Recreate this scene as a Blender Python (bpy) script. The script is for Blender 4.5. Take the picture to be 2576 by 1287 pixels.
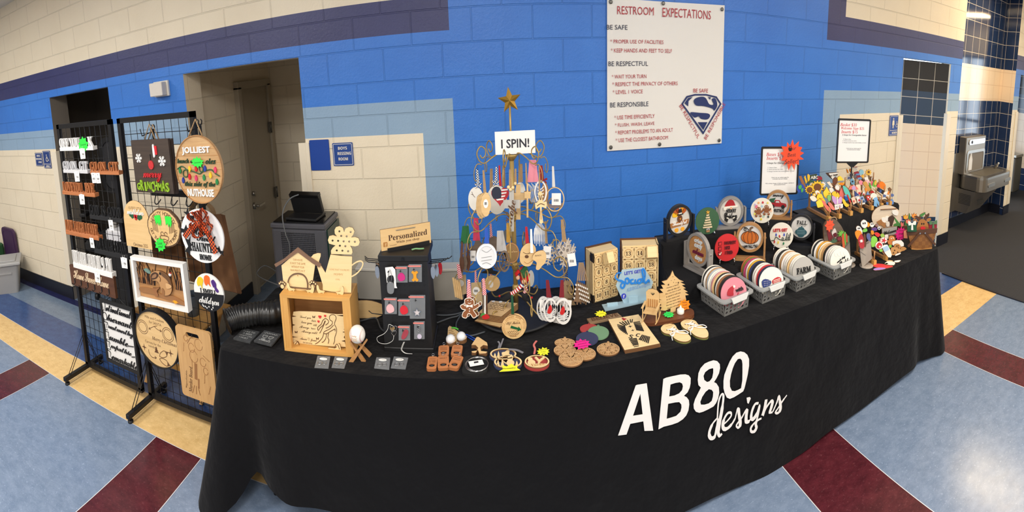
import bpy, math, random
from math import sin, cos, pi, radians as R_
from mathutils import Vector as V, Matrix as MX
from mathutils.geometry import tessellate_polygon
SC = bpy.context.scene; COL = SC.collection
for o_ in list(bpy.data.objects): bpy.data.objects.remove(o_)
random.seed(5)
# ---------------------------------------------------------------- camera (a 128 degree cylindrical panorama)
PW, PH = 2576.0, 1287.0
CX0, RX, RY, CYC, CZ, PIT, ROL = 1218.14, 1151.1, 1291.9, 330.25, 2.0244, 0.139, -0.0447
YW = 3.095                                   # plane of the long block wall
def _cm():
 cp, sp, cr, sr = cos(PIT), sin(PIT), cos(ROL), sin(ROL)
 return MX(((1,0,0),(0,cp,-sp),(0,sp,cp))) @ MX(((cr,0,sr),(0,1,0),(-sr,0,cr)))
CM = _cm()
cd = bpy.data.cameras.new('camera'); cam = bpy.data.objects.new('camera', cd); COL.objects.link(cam)
cd.type = 'PANO'; cd.panorama_type = 'CENTRAL_CYLINDRICAL'
cd.central_cylindrical_range_u_min = -CX0/RX; cd.central_cylindrical_range_u_max = (PW-CX0)/RX
cd.central_cylindrical_range_v_min = (CYC-PH)/RY; cd.central_cylindrical_range_v_max = CYC/RY
cd.central_cylindrical_radius = 1.0
cd.clip_start = 0.02; cd.clip_end = 100
cam.matrix_world = MX.Translation((0,0,CZ)) @ MX((CM[0], CM[2], -CM[1])).transposed().to_4x4()
SC.camera = cam
SC.view_settings.view_transform = 'Standard'; SC.view_settings.look = 'None'; SC.view_settings.gamma = 1.0
SC.view_settings.exposure = 0.45; SC.view_settings.use_curve_mapping = False
SC.cycles.max_bounces = 7; SC.cycles.diffuse_bounces = 4; SC.cycles.glossy_bounces = 3; SC.cycles.transparent_max_bounces = 12
SC.cycles.caustics_reflective = False; SC.cycles.caustics_refractive = False; SC.cycles.use_denoising = True
wd = bpy.data.worlds.new('daylight'); SC.world = wd; wd.use_nodes = True
wd.node_tree.nodes['Background'].inputs[0].default_value = (0.75, 0.87, 1.0, 1); wd.node_tree.nodes['Background'].inputs[1].default_value = 4.0
LIGHTS = [(-4.9,.7),(-2.7,.3),(-.2,-.2),(2.4,.3),(4.4,.7),(-5.2,-2.6),(-2.6,-2.4),(0,-2.6),(2.6,-2.4),(5.2,-2.6),(7.4,-.6),(9.2,1.3)]   # ceiling panels: x, y
# ---------------------------------------------------------------- pixel -> place helpers
def ray(px, py):
 th = (px-CX0)/RX
 return CM.transposed() @ V((sin(th), cos(th), (CYC-py)/RY))
def at(px, py, z):
 d = ray(px, py); t = (z-CZ)/d.z; return V((d.x*t, d.y*t, z))
def ay(px, py, y=YW):
 d = ray(px, py); t = y/d.y; return V((d.x*t, y, CZ+d.z*t))
def ax(px, py, x):
 d = ray(px, py); t = x/d.x; return V((x, d.y*t, CZ+d.z*t))
def apl(px, py, p, yaw):                       # on the vertical plane through p whose face normal is turned by yaw
 n = V((sin(yaw), -cos(yaw), 0)); d = ray(px, py); o = V((0,0,CZ)); t = (p-o).dot(n)/d.dot(n); return o + d*t
def hz(px, py, p):                              # height of pixel row above place p
 d = ray(px, py); t = math.hypot(p.x, p.y)/math.hypot(d.x, d.y); return CZ+d.z*t
# ---------------------------------------------------------------- materials
def lin(c): return tuple(((v/255)/12.92 if v/255 <= .04045 else ((v/255+.055)/1.055)**2.4) for v in c)
MATS = {}
def mk(name, rgb, rough=.6, metal=0, kind=None, rgb2=None, sc=1.0, bump=.0, emit=0, alpha=1, spec=.5, trans=0, coat=0):
 m = bpy.data.materials.new(name); m.use_nodes = True; nt = m.node_tree; N = nt.nodes; L = nt.links
 b = N['Principled BSDF']; c = lin(rgb)+(1,)
 b.inputs['Base Color'].default_value = c; b.inputs['Roughness'].default_value = rough; b.inputs['Metallic'].default_value = metal
 b.inputs['Specular IOR Level'].default_value = spec; b.inputs['Alpha'].default_value = alpha
 b.inputs['Transmission Weight'].default_value = trans; b.inputs['Coat Weight'].default_value = coat; b.inputs['Coat Roughness'].default_value = .08
 if emit: b.inputs['Emission Color'].default_value = c; b.inputs['Emission Strength'].default_value = emit
 c2 = lin(rgb2 or rgb)+(1,)
 tc = N.new('ShaderNodeTexCoord'); mp = N.new('ShaderNodeMapping'); L.new(tc.outputs['Object'], mp.inputs[0])
 def mix(f, a, bb):
  x = N.new('ShaderNodeMix'); x.data_type = 'RGBA'; L.new(f, x.inputs[0])
  for i, q in ((6, a), (7, bb)):
   if isinstance(q, tuple): x.inputs[i].default_value = q
   else: L.new(q, x.inputs[i])
  return x.outputs[2]
 def noise(s, d=4, rr=.6):
  n = N.new('ShaderNodeTexNoise'); n.inputs['Scale'].default_value = s; n.inputs['Detail'].default_value = d; n.inputs['Roughness'].default_value = rr
  L.new(mp.outputs[0], n.inputs[0]); return n.outputs['Fac']
 def ramp(f, a, bb):
  r = N.new('ShaderNodeMapRange'); r.inputs[1].default_value = a; r.inputs[2].default_value = bb; L.new(f, r.inputs[0]); return r.outputs[0]
 def bmp(h, s, dist):
  bn = N.new('ShaderNodeBump'); bn.inputs['Strength'].default_value = s; bn.inputs['Distance'].default_value = dist; L.new(h, bn.inputs['Height']); L.new(bn.outputs[0], b.inputs['Normal'])
 if kind in ('wood', 'woodz'):               # grain runs along x (wood) or z (woodz)
  mp.inputs['Scale'].default_value = (1*sc, 14*sc, 14*sc) if kind == 'wood' else (14*sc, 14*sc, 1*sc)
  f = ramp(noise(3.0, 6, .65), .3, .72)
  L.new(mix(f, c, c2), b.inputs['Base Color'])
  if bump: bmp(f, bump, .002)
 elif kind == 'noise':
  f = ramp(noise(sc, 5, .6), .32, .68); L.new(mix(f, c, c2), b.inputs['Base Color'])
  if bump: bmp(f, bump, .003)
 elif kind == 'lino':                        # marbled sheet flooring, streaked along x
  mp.inputs['Scale'].default_value = (1, 1.5, 1)
  f1 = ramp(noise(11, 10, .78), .38, .62); f2 = ramp(noise(46, 6, .75), .57, .70)
  c3 = tuple(min(1, q*1.35+.03) for q in c[:3])+(1,)
  L.new(mix(f2, mix(f1, c, c2), c3), b.inputs['Base Color'])
  L.new(ramp(noise(5, 3, .5), 0, 1), b.inputs['Roughness'])
  rr = N.new('ShaderNodeMapRange'); rr.inputs[3].default_value = rough; rr.inputs[4].default_value = rough+.12; L.new(noise(9, 3), rr.inputs[0]); L.new(rr.outputs[0], b.inputs['Roughness'])
  bmp(noise(3, 2), .03, .02)
 elif kind in ('block', 'tile', 'tileb'):
  sx = N.new('ShaderNodeSeparateXYZ'); L.new(tc.outputs['Object'], sx.inputs[0]); cx = N.new('ShaderNodeCombineXYZ')
  ad = N.new('ShaderNodeMath'); ad.operation = 'ADD'; L.new(sx.outputs[0], ad.inputs[0]); L.new(sx.outputs[1], ad.inputs[1])
  L.new(ad.outputs[0], cx.inputs[0]); L.new(sx.outputs[2], cx.inputs[1])
  br = N.new('ShaderNodeTexBrick'); L.new(cx.outputs[0], br.inputs[0]); br.inputs['Scale'].default_value = 1
  w, h, mo, off = (.4064, .2032, .0055, .5) if kind == 'block' else (.2032, .2032, .0035, 0)
  br.inputs['Brick Width'].default_value = w; br.inputs['Row Height'].default_value = h; br.inputs['Mortar Size'].default_value = mo; br.offset = off
  br.inputs['Mortar Smooth'].default_value = .4 if kind == 'block' else .1
  ad2 = N.new('ShaderNodeVectorMath'); ad2.operation = 'ADD'; L.new(cx.outputs[0], ad2.inputs[0]); ad2.inputs[1].default_value = (5.1093+.4064*20+.2032, 20*.2032-.1016, 0) if kind == 'block' else (.03, 20*.2032-.1016, 0)
  L.new(ad2.outputs[0], br.inputs[0])
  if kind == 'block':
   inv = N.new('ShaderNodeMath'); inv.operation = 'MULTIPLY_ADD'; L.new(br.outputs['Fac'], inv.inputs[0]); inv.inputs[1].default_value = -1.0
   nn = N.new('ShaderNodeMath'); nn.operation = 'MULTIPLY'; L.new(noise(60, 4, .7), nn.inputs[0]); nn.inputs[1].default_value = .45; L.new(nn.outputs[0], inv.inputs[2])
   bmp(inv.outputs[0], .7, .006)
   mm = N.new('ShaderNodeMath'); mm.operation = 'MULTIPLY'; L.new(br.outputs['Fac'], mm.inputs[0]); mm.inputs[1].default_value = .16
   L.new(mix(mm.outputs[0], mix(ramp(noise(2.2, 3), .3, .7), c, c2), (c[0]*.5, c[1]*.5, c[2]*.5, 1)), b.inputs['Base Color'])
  else:
   L.new(mix(br.outputs['Fac'], c, c2), b.inputs['Base Color'])
   inv = N.new('ShaderNodeMath'); inv.operation = 'MULTIPLY'; L.new(br.outputs['Fac'], inv.inputs[0]); inv.inputs[1].default_value = -1; bmp(inv.outputs[0], .4, .003)
 elif kind == 'cloth':
  mp.inputs['Scale'].default_value = (1, 1, 1)
  b.inputs['Sheen Weight'].default_value = .06; f = ramp(noise(900*sc, 2, .5), .3, .7); L.new(mix(f, c, c2), b.inputs['Base Color']); bmp(noise(4, 4, .55), .5, .06)
 elif kind == 'carpet':
  f = ramp(noise(140, 4, .8), .35, .7); L.new(mix(f, c, c2), b.inputs['Base Color']); bmp(noise(220, 3, .8), .8, .01)
 elif kind == 'check':                       # woven check ribbon
  ch = N.new('ShaderNodeTexChecker'); ch.inputs['Scale'].default_value = sc; ch.inputs[1].default_value = c; ch.inputs[2].default_value = c2
  L.new(mp.outputs[0], ch.inputs[0]); L.new(ch.outputs[0], b.inputs['Base Color'])
 MATS[name] = m; return m
def X(*a, **k):
 return MATS[a[0]] if a[0] in MATS else mk(*a, **k)
def C(r, g, b, rough=.55):                       # plain painted colour
 k = 'paint_%02x%02x%02x' % (r, g, b); return MATS.get(k) or mk(k, (r, g, b), rough)
mk('ply', (226,192,138), .55, kind='wood', rgb2=(212,174,118), sc=.9)
mk('ply_pale', (238,212,160), .55, kind='wood', rgb2=(226,196,142), sc=.8)
mk('ply_edge', (112,76,44), .7)
mk('burn', (92,58,32), .7); mk('burn_light', (176,124,66), .7)
mk('pine', (214,164,92), .5, kind='wood', rgb2=(196,142,72), sc=.7)
mk('pinez', (214,164,92), .5, kind='woodz', rgb2=(196,142,72), sc=.7)
mk('bamboo', (208,166,112), .5, kind='woodz', rgb2=(192,148,94), sc=1.6)
mk('oak', (186,138,88), .5, kind='wood', rgb2=(160,114,68), sc=1.3)
mk('oak_round', (205,168,120), .5, kind='wood', rgb2=(170,128,84), sc=1.1)
mk('walnut', (98,62,40), .5, kind='wood', rgb2=(72,44,28), sc=1.0)
mk('dark_board', (72,58,48), .6, kind='wood', rgb2=(50,40,34), sc=.9)
mk('barnwood', (120,104,90), .7, kind='wood', rgb2=(86,70,58), sc=.8)
mk('grey_wash', (176,164,150), .6, kind='woodz', rgb2=(150,138,126), sc=1.0)
mk('orange_wood', (196,128,78), .5, kind='wood', rgb2=(170,104,60), sc=1.5)
mk('black', (18,18,20), .5); mk('black_matte', (24,24,26), .85); mk('black_gloss', (12,12,13), .25); mk('black_metal', (30,30,33), .4, metal=.4)
mk('white', (236,234,230), .5); mk('paper', (240,238,234), .8); mk('off_white', (224,218,206), .6)
mk('gold', (190,148,66), .32, metal=.9); mk('gold_matte', (176,148,88), .45, metal=.4)
mk('silver', (200,200,200), .25, metal=1); mk('steel', (176,172,164), .32, metal=.9); mk('dark_steel', (110,108,104), .4, metal=.8)
mk('jute', (176,146,108), .9, kind='noise', rgb2=(146,116,82), sc=300); mk('kraft', (122,84,52), .8, kind='noise', rgb2=(108,72,44), sc=8)
mk('cord_grey', (96,98,100), .6); mk('red_satin', (168,16,30), .4); mk('ink', (36,34,40), .7)
mk('film', (225,230,235), .12, alpha=.13); mk('acrylic', (190,222,238), .15, alpha=.62)
mk('cloth_black', (9,9,12), .9, kind='cloth', rgb2=(14,14,17), spec=.12)
mk('cloth_plush', (14,14,15), .9, kind='cloth', rgb2=(22,22,25), spec=.2)
mk('gingham', (20,20,20), .7, kind='check', rgb2=(235,235,235), sc=170)
mk('plaid', (226,88,36), .7, kind='check', rgb2=(46,26,20), sc=95)
mk('red_cord', (190,30,50), .7, kind='check', rgb2=(236,210,210), sc=200)
# ---------------------------------------------------------------- mesh builder
def circ(r, n=28, cx=0, cz=0, ry=None, a0=0):
 ry = r if ry is None else ry
 return [(cx+r*cos(a0+2*pi*i/n), cz+ry*sin(a0+2*pi*i/n)) for i in range(n)]
def rect(w, h, cx=0, cz=0): return [(cx-w/2, cz-h/2), (cx+w/2, cz-h/2), (cx+w/2, cz+h/2), (cx-w/2, cz+h/2)]
def rrect(w, h, r, cx=0, cz=0, n=4):
 out = []
 for sx, sz, a in ((1,-1,-pi/2), (1,1,0), (-1,1,pi/2), (-1,-1,pi)):
  for i in range(n+1):
   t = a+i*pi/2/n; out.append((cx+sx*(w/2-r)+r*cos(t), cz+sz*(h/2-r)+r*sin(t)))
 return out
def star(n, r1, r2, cx=0, cz=0, a0=pi/2, sq=1, jit=0, seed=0):
 rn = random.Random(seed)
 return [(cx+(r1 if i % 2 == 0 else r2)*(1+jit*rn.uniform(-1,1))*cos(a0+pi*i/n), cz+sq*(r1 if i % 2 == 0 else r2)*(1+jit*rn.uniform(-1,1))*sin(a0+pi*i/n)) for i in range(2*n)]
def heart(w, cx=0, cz=0, n=28):
 o = []
 for i in range(n):
  t = -2*pi*i/n; o.append((cx+w/2*sin(t)**3, cz+w/32*(13*cos(t)-5*cos(2*t)-2*cos(3*t)-cos(4*t))))
 return o
def spl(pts, n=5, closed=True):                  # smooth outline through points
 m = len(pts); out = []
 rng = range(m) if closed else range(m-1)
 for i in rng:
  g = (lambda k: pts[k % m]) if closed else (lambda k: pts[max(0, min(m-1, k))])
  p0, p1, p2, p3 = g(i-1), g(i), g(i+1), g(i+2)
  for j in range(n):
   t = j/n
   out.append(tuple(.5*((2*p1[k])+(-p0[k]+p2[k])*t+(2*p0[k]-5*p1[k]+4*p2[k]-p3[k])*t*t+(-p0[k]+3*p1[k]-3*p2[k]+p3[k])*t**3) for k in range(len(p1))))
 if not closed: out.append(tuple(pts[-1]))
 return out
def mv(l, dx=0, dz=0, s=1, a=0):
 c_, s_ = cos(a), sin(a); return [(dx+s*(x*c_-z*s_), dz+s*(x*s_+z*c_)) for x, z in l]
def stroke(pts, w, n=5):                         # flat pen stroke as an outline; w number or list
 p = spl(pts, n, False) if len(pts) > 2 else pts
 m = len(p); L_ = []; R = []
 for i in range(m):
  a = p[max(0, i-1)]; b = p[min(m-1, i+1)]; dx, dz = b[0]-a[0], b[1]-a[1]; d = math.hypot(dx, dz) or 1
  ww = w if not isinstance(w, (list, tuple)) else w[min(len(w)-1, int(i*len(w)/m))]
  L_.append((p[i][0]-dz/d*ww/2, p[i][1]+dx/d*ww/2)); R.append((p[i][0]+dz/d*ww/2, p[i][1]-dx/d*ww/2))
 return L_, R
STY = {'sans': None, 'bold': None, 'serif': (0x1d400, 0x1d41a, 0x1d7ce), 'script': (0x1d4d0, 0x1d4ea, None), 'ital': (0x1d468, 0x1d482, None), 'sansb': (0x1d5d4, 0x1d5ee, 0x1d7ec)}
TXT = {}
def glyphs(s, style, ext):
 k = (s, style, ext)
 if k in TXT: return TXT[k]
 st = STY[style]; o = ''
 for ch in s:
  if st and 'A' <= ch <= 'Z': o += chr(st[0]+ord(ch)-65)
  elif st and 'a' <= ch <= 'z': o += chr(st[1]+ord(ch)-97)
  elif st and st[2] and ch.isdigit(): o += chr(st[2]+ord(ch)-48)
  else: o += ch
 c = bpy.data.curves.new('t', 'FONT'); c.body = o; c.resolution_u = 2; c.align_x = 'CENTER'; c.space_line = .95
 c.offset = .022 if style == 'bold' else 0
 if style == 'script': c.space_character = .82
 if ext: c.extrude = .1
 ob = bpy.data.objects.new('t', c); me = bpy.data.meshes.new_from_object(ob)
 vs = [tuple(v.co) for v in me.vertices]; fs = [tuple(p.vertices) for p in me.polygons]
 bpy.data.objects.remove(ob); bpy.data.curves.remove(c); bpy.data.meshes.remove(me)
 xs = [v[0] for v in vs] or [0]; ys = [v[1] for v in vs] or [0]
 TXT[k] = (vs, fs, min(xs), max(xs), min(ys), max(ys)); return TXT[k]
I4 = MX.Identity(4)
class G:
 def __init__(s): s.k = 0; s.v = []; s.f = []; s.mi = []; s.sm = []; s.mats = []
 def add(s, vs, fs, mat, smooth=False, T=None):
  if isinstance(mat, str): mat = MATS[mat]
  if mat not in s.mats: s.mats.append(mat)
  k = s.mats.index(mat); n = len(s.v)
  s.v += [tuple(T @ V(q)) for q in vs] if T is not None else [tuple(q) for q in vs]
  for f in fs: s.f.append([i+n for i in f]); s.mi.append(k); s.sm.append(smooth)
  return s
 def box(s, c, d, mat, T=None, bev=0):
  x, y, z = (q/2 for q in d); a, b, e = c
  if bev:
   bv = min(bev, x*.9, y*.9, z*.9); vs = []; fs = []
   pr = rrect(d[0], d[1], bv, a, b, 2); n = len(pr)
   pi_ = rrect(d[0]-2*bv*.7, d[1]-2*bv*.7, bv*.5, a, b, 2)
   for zz, p_ in ((e-z, pi_), (e-z+bv*.7, pr), (e+z-bv*.7, pr), (e+z, pi_)): vs += [(q[0], q[1], zz) for q in p_]
   for k in range(3):
    for i in range(n): fs.append((k*n+i, k*n+(i+1) % n, (k+1)*n+(i+1) % n, (k+1)*n+i))
   fs.append(tuple(range(n))[::-1]); fs.append(tuple(range(3*n, 4*n)))
   return s.add(vs, fs, mat, False, T)
  vs = [(a+i*x, b+j*y, e+k*z) for i in (-1, 1) for j in (-1, 1) for k in (-1, 1)]
  return s.add(vs, [(0,1,3,2), (4,6,7,5), (0,4,5,1), (2,3,7,6), (0,2,6,4), (1,5,7,3)], mat, False, T)
 def prism(s, loops, y0, y1, mat, side=None, T=None):
  if loops and not isinstance(loops[0][0], (tuple, list)): loops = [loops]
  flat = [p for l in loops for p in l]; n = len(flat)
  tri = tessellate_polygon([[V((p[0], p[1], 0)) for p in l] for l in loops])
  vs = [(p[0], y0, p[1]) for p in flat]+[(p[0], y1, p[1]) for p in flat]; fr = []; bk = []
  for t in tri:
   a, b, c = (flat[i] for i in t)
   if (b[0]-a[0])*(c[1]-a[1])-(b[1]-a[1])*(c[0]-a[0]) < 0: t = t[::-1]
   fr.append(tuple(t)); bk.append(tuple(i+n for i in t[::-1]))
  s.add(vs, fr+bk, mat, False, T)
  sd = []; o = 0
  for j, l in enumerate(loops):
   m = len(l); ar = sum(l[i][0]*l[(i+1) % m][1]-l[(i+1) % m][0]*l[i][1] for i in range(m))
   for i in range(m):
    a, b = o+i, o+(i+1) % m; q = (a, b+0, b+n, a+n)
    sd.append(q[::-1] if (ar > 0) == (j == 0) else q)
   o += m
  return s.add(vs, sd, side or mat, False, T)
 def ribbon(s, pts, w, y0, y1, mat, n=5, T=None):
  a, b = stroke(pts, w, n); m = len(a); s.k += 1; y0 -= .00008*(s.k % 40)
  vs = [(q[0], y0-.0003*i/m, q[1]) for i, q in enumerate(a)]+[(q[0], y0-.0003*i/m, q[1]) for i, q in enumerate(b)]+[(q[0], y1, q[1]) for q in a]+[(q[0], y1, q[1]) for q in b]; fs = []
  for i in range(m-1):
   fs += [(m+i, m+i+1, i+1, i), (2*m+i, 2*m+i+1, 3*m+i+1, 3*m+i), (i, i+1, 2*m+i+1, 2*m+i), (3*m+i, 3*m+i+1, m+i+1, m+i)]
  fs += [(0, 2*m, 3*m, m), (m-1, 2*m-1, 4*m-1, 3*m-1)]
  return s.add(vs, fs, mat, False, T)
 def lathe(s, prof, mat, n=20, T=None, smooth=True, sy=1):
  vs = []; fs = []; m = len(prof)
  for r, z in prof:
   for i in range(n): vs.append((r*cos(2*pi*i/n), sy*r*sin(2*pi*i/n), z))
  for k in range(m-1):
   for i in range(n): fs.append((k*n+i, k*n+(i+1) % n, (k+1)*n+(i+1) % n, (k+1)*n+i))
  fs.append(tuple(range(n))[::-1]); fs.append(tuple(range((m-1)*n, m*n)))
  return s.add(vs, fs, mat, smooth, T)
 def cyl(s, a, b, r, mat, n=12, r2=None, T=None): return s.tube([a, b], [r, r2 if r2 is not None else r], mat, n, T=T, smooth=n > 6)
 def tube(s, pts, r, mat, n=6, closed=False, T=None, smooth=True, flat=1):
  pts = [V(p) for p in pts]; m = len(pts); vs = []; fs = []
  up = V((0,0,1)); pn = None
  for i, p in enumerate(pts):
   t = (pts[(i+1) % m]-pts[i-1]) if closed else (pts[min(m-1, i+1)]-pts[max(0, i-1)])
   t = t.normalized() if t.length > 1e-9 else V((0,0,1))
   if pn is None: pn = t.cross(V((.3,.9,.1)) if abs(t.y) < .9 else V((1,0,0))).normalized()
   nn = (pn-t*pn.dot(t)); nn = nn.normalized() if nn.length > 1e-9 else t.orthogonal().normalized(); pn = nn; bb = t.cross(nn)
   rr = r[min(i, len(r)-1)] if isinstance(r, (list, tuple)) else r
   for k in range(n):
    a = 2*pi*k/n; vs.append(tuple(p+nn*rr*cos(a)*flat+bb*rr*sin(a)))
  for i in range(m if closed else m-1):
   for k in range(n): j = (i+1) % m; fs.append((i*n+k, i*n+(k+1) % n, j*n+(k+1) % n, j*n+k))
  if not closed: fs += [tuple(range(n))[::-1], tuple(range((m-1)*n, m*n))]
  return s.add(vs, fs, mat, smooth, T)
 def sph(s, c, r, mat, n=12, sc=(1,1,1), T=None):
  pr = [(r*sin(pi*i/(n//2+2))+1e-5, -r*cos(pi*i/(n//2+2))) for i in range(n//2+3)]
  return s.lathe(pr, mat, n, (T or I4) @ MX.Translation(c) @ MX.Diagonal((sc[0], sc[1], sc[2], 1)))
 def text(s, t, cx, cz, y, mat, w=None, h=None, style='sans', ext=0, rot=0, T=None, shear=0):
  if t[0] == '~':
   ww = w or h*4; n = 14; c_, s_ = cos(rot), sin(rot); q = [(ww*(i/n-.5), ww*.05*sin(i*2.3+ww*900)*(1.4 if i % 3 else .5)) for i in range(n+1)]
   return s.ribbon([(cx+a*c_-b*s_, cz+a*s_+b*c_) for a, b in q], ww*.022, y-ext-.0002, y, mat, 3, T)
  vs, fs, x0, x1, y0, y1 = glyphs(t, style, ext > 0)
  if not vs: return s
  gw, gh = x1-x0 or 1, y1-y0 or 1
  sx = w/gw if w else h/gh; sz = h/gh if h else sx
  L = MX.Translation((cx, y, cz)) @ MX.Rotation(-rot, 4, 'Y')
  out = [((q[0]-(x0+x1)/2+shear*(q[1]-(y0+y1)/2))*sx, -(q[2]/.1+1)/2*ext if ext else 0, (q[1]-(y0+y1)/2)*sz) for q in vs]
  return s.add(out, fs, mat, False, (T or I4) @ L)
 def obj(s, name, parent=None, T=None, label=None):
  me = bpy.data.meshes.new(name); me.from_pydata(s.v, [], s.f)
  for m in s.mats: me.materials.append(m)
  me.polygons.foreach_set('material_index', s.mi); me.polygons.foreach_set('use_smooth', s.sm); me.update()
  o = bpy.data.objects.new(name, me); COL.objects.link(o)
  if parent: o.parent = parent
  if T is not None: o.matrix_local = T
  if label: o['label'] = label
  return o
def tag(o, label, cat, group=None):
 o['label'] = label; o['category'] = cat
 if group: o['group'] = group
 return o
def thing(name, label, cat, T=I4, group=None):
 o = bpy.data.objects.new(name, None); o.empty_display_size = .05; COL.objects.link(o); o.matrix_world = T; return tag(o, label, cat, group)
def one(g, name, label, cat, T=I4, group=None): return tag(g.obj(name, None, T), label, cat, group)
def struct(g, name, T=None, parent=None):
 o = g.obj(name, parent, T)
 if not parent: o['kind'] = 'structure'
 return o
def kids(o): return [c for c in bpy.data.objects if c.parent == o]
def dup(o, T, label=None, group=None):
 def cp(a, par):
  c = a.copy(); COL.objects.link(c); c.parent = par
  for ch in kids(a): cp(ch, c)
  return c
 r = cp(o, None); r.matrix_world = T
 if label: r['label'] = label
 if group: r['group'] = group
 return r
def TR(p, yaw=0, tilt=0, roll=0, s=1): return MX.Translation(p) @ MX.Rotation(yaw, 4, 'Z') @ MX.Rotation(tilt, 4, 'X') @ MX.Rotation(roll, 4, 'Y') @ MX.Scale(s, 4)
def FLAT(p, yaw=0): return MX.Translation(p) @ MX.Rotation(yaw, 4, 'Z') @ MX.Rotation(-pi/2, 4, 'X')   # face up, text readable from the front
TZ = .77
def cr(ox, oy, s, pts): return [(ox+x/s, oy+y/s) for x, y in pts]
def PL(pts, p, yaw=0):                            # photo outline -> local outline on an upright plane through p
 u = V((cos(yaw), sin(yaw), 0)); o = []
 for a, b in pts: q = apl(a, b, p, yaw); o.append(((q-p).dot(u), q.z-p.z))
 return o
def PF(pts, p):                                   # photo outline -> outline lying on the level plane through p
 o = []
 for a, b in pts: q = at(a, b, p.z); o.append((q.x-p.x, q.y-p.y))
 return o
# ================================================================= THE ROOM
mk('blk_cream', (234,222,198), .42, kind='block', rgb2=(228,215,190)); mk('blk_navy', (56,60,108), .4, kind='block', rgb2=(50,54,100))
mk('blk_blue', (58,124,212), .38, kind='block', rgb2=(52,116,204)); mk('blk_grey', (142,170,196), .42, kind='block', rgb2=(134,162,190))
mk('blk_taupe', (230,218,196), .5, kind='block', rgb2=(224,211,188)); mk('tile_navy', (38,56,92), .08, kind='tile', rgb2=(214,206,192), coat=.4)
mk('tile_black', (20,22,30), .1, kind='tile', rgb2=(196,188,172), coat=.3); mk('tile_teal', (38,64,92), .1, kind='tile', rgb2=(206,198,184), coat=.3)
mk('tile_cream', (236,216,190), .12, kind='tile', rgb2=(216,190,164), coat=.3); mk('base_black', (26,28,38), .35)
mk('fl_light', (122,138,162), .15, kind='lino', rgb2=(102,119,144)); mk('fl_maroon', (86,34,42), .16, kind='lino', rgb2=(62,22,30))
mk('fl_beige', (224,190,132), .17, kind='lino', rgb2=(204,168,110)); mk('fl_blue', (52,82,132), .14, kind='lino', rgb2=(40,64,112))
mk('fl_pale', (114,132,154), .15, kind='lino', rgb2=(98,116,140)); mk('fl_navy', (40,44,88), .13, kind='lino', rgb2=(32,36,72)); mk('seam', (206,206,210), .3)
mk('carpet', (60,60,64), .95, kind='carpet', rgb2=(24,24,27)); mk('ceil', (222,216,206), .9, kind='noise', rgb2=(212,206,196), sc=90)
mk('guard', (226,216,196), .35); mk('front_wall', (214,204,186), .6); mk('lamp_on', (255,250,243), .5, emit=26); mk("lamp_warm", (255,228,186), .5, emit=17)
def gridwall(name, xs, zs, y, fn, face=-1):
 g = G()
 for i in range(len(xs)-1):
  for j in range(len(zs)-1):
   m = fn((xs[i]+xs[i+1])/2, (zs[j]+zs[j+1])/2)
   if m: q = [(xs[i],y,zs[j]), (xs[i+1],y,zs[j]), (xs[i+1],y,zs[j+1]), (xs[i],y,zs[j+1])]; g.add(q, [(0,1,2,3)], m)
 return struct(g, name)
CEIL = 3.26; DH = 2.1336
DO = [(-4.304,-3.308), (-2.368,-1.312), (3.955,4.93), (7.17,8.17)]
def stripe(z): return 'blk_cream' if z < 1.60 or z > 2.413 else 'blk_grey' if z < 1.804 else 'blk_blue' if z < 2.2086 else 'blk_navy'
def backfn(x, z):
 if z < DH and any(a < x < b for a, b in DO): return None
 if 5.2 < x < 6.95: return None
 if -.225 < x < 2.82: return 'blk_blue'
 if -.44 < x < -.225: return 'blk_grey' if z < 1.804 else 'blk_blue' if z < 2.2086 else 'blk_navy'
 if 2.82 < x < 3.04: return 'blk_grey' if z < 1.804 else 'blk_blue' if z < 2.2086 else 'blk_navy'
 return stripe(z)
XS = sorted([-9,-.44,-.225,2.82,3.04,5.2,6.95,10]+[q for d in DO for q in d]); ZS = [0,1.60,1.804,DH,2.2086,2.413,CEIL]
gridwall('wall_back', XS, ZS, YW, backfn)
# floor: bands of coloured sheet flooring
FXS = [-9,-3.65,-3.32,-2.1,-1.73,1.48,1.9,3.1,3.43,4.34,10]; FYS = [-4.5,1.9,2.03,2.33,2.69,3.0,YW,6.2]
def floorfn(x, y):
 if x > 4.34: return 'carpet' if y < YW or x > 5.2 else 'fl_pale'
 if y > YW: return 'fl_pale'
 if y > 3.0: return 'fl_navy'
 if y > 2.69: return 'fl_pale'
 if y > 2.33: return 'fl_blue'
 if y > 2.03 or (x > 3.1 and y > 1.93): return 'fl_beige'
 if any(a < x < b for a, b in ((-3.65,-3.32), (-2.1,-1.73), (1.48,1.9), (3.1,3.43))): return 'fl_maroon'
 return 'fl_light'
g = G()
for i in range(len(FXS)-1):
 for j in range(len(FYS)-1):
  x0, x1, y0, y1 = FXS[i], FXS[i+1], FYS[j], FYS[j+1]
  g.add([(x0,y0,0), (x1,y0,0), (x1,y1,0), (x0,y1,0)], [(0,1,2,3)], floorfn((x0+x1)/2, (y0+y1)/2))
for x in (-3.65,-3.32,-2.1,-1.73,1.48,1.9,3.1,3.43):
 y1 = 2.03 if x < 0 else 1.93
 g.add([(x-.0022,-4.5,.0012), (x+.0022,-4.5,.0012), (x+.0022,y1,.0012), (x-.0022,y1,.0012)], [(0,1,2,3)], 'seam')
for y in (2.03, 2.33): g.add([(-9,y-.0022,.0012), (3.1,y-.0022,.0012), (3.1,y+.0022,.0012), (-9,y+.0022,.0012)], [(0,1,2,3)], 'seam')
struct(g, 'floor')
g = G(); g.box((4.335, -.7, .004), (.03, 6.6, .012), 'base_black'); struct(g, 'trim_1')
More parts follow.
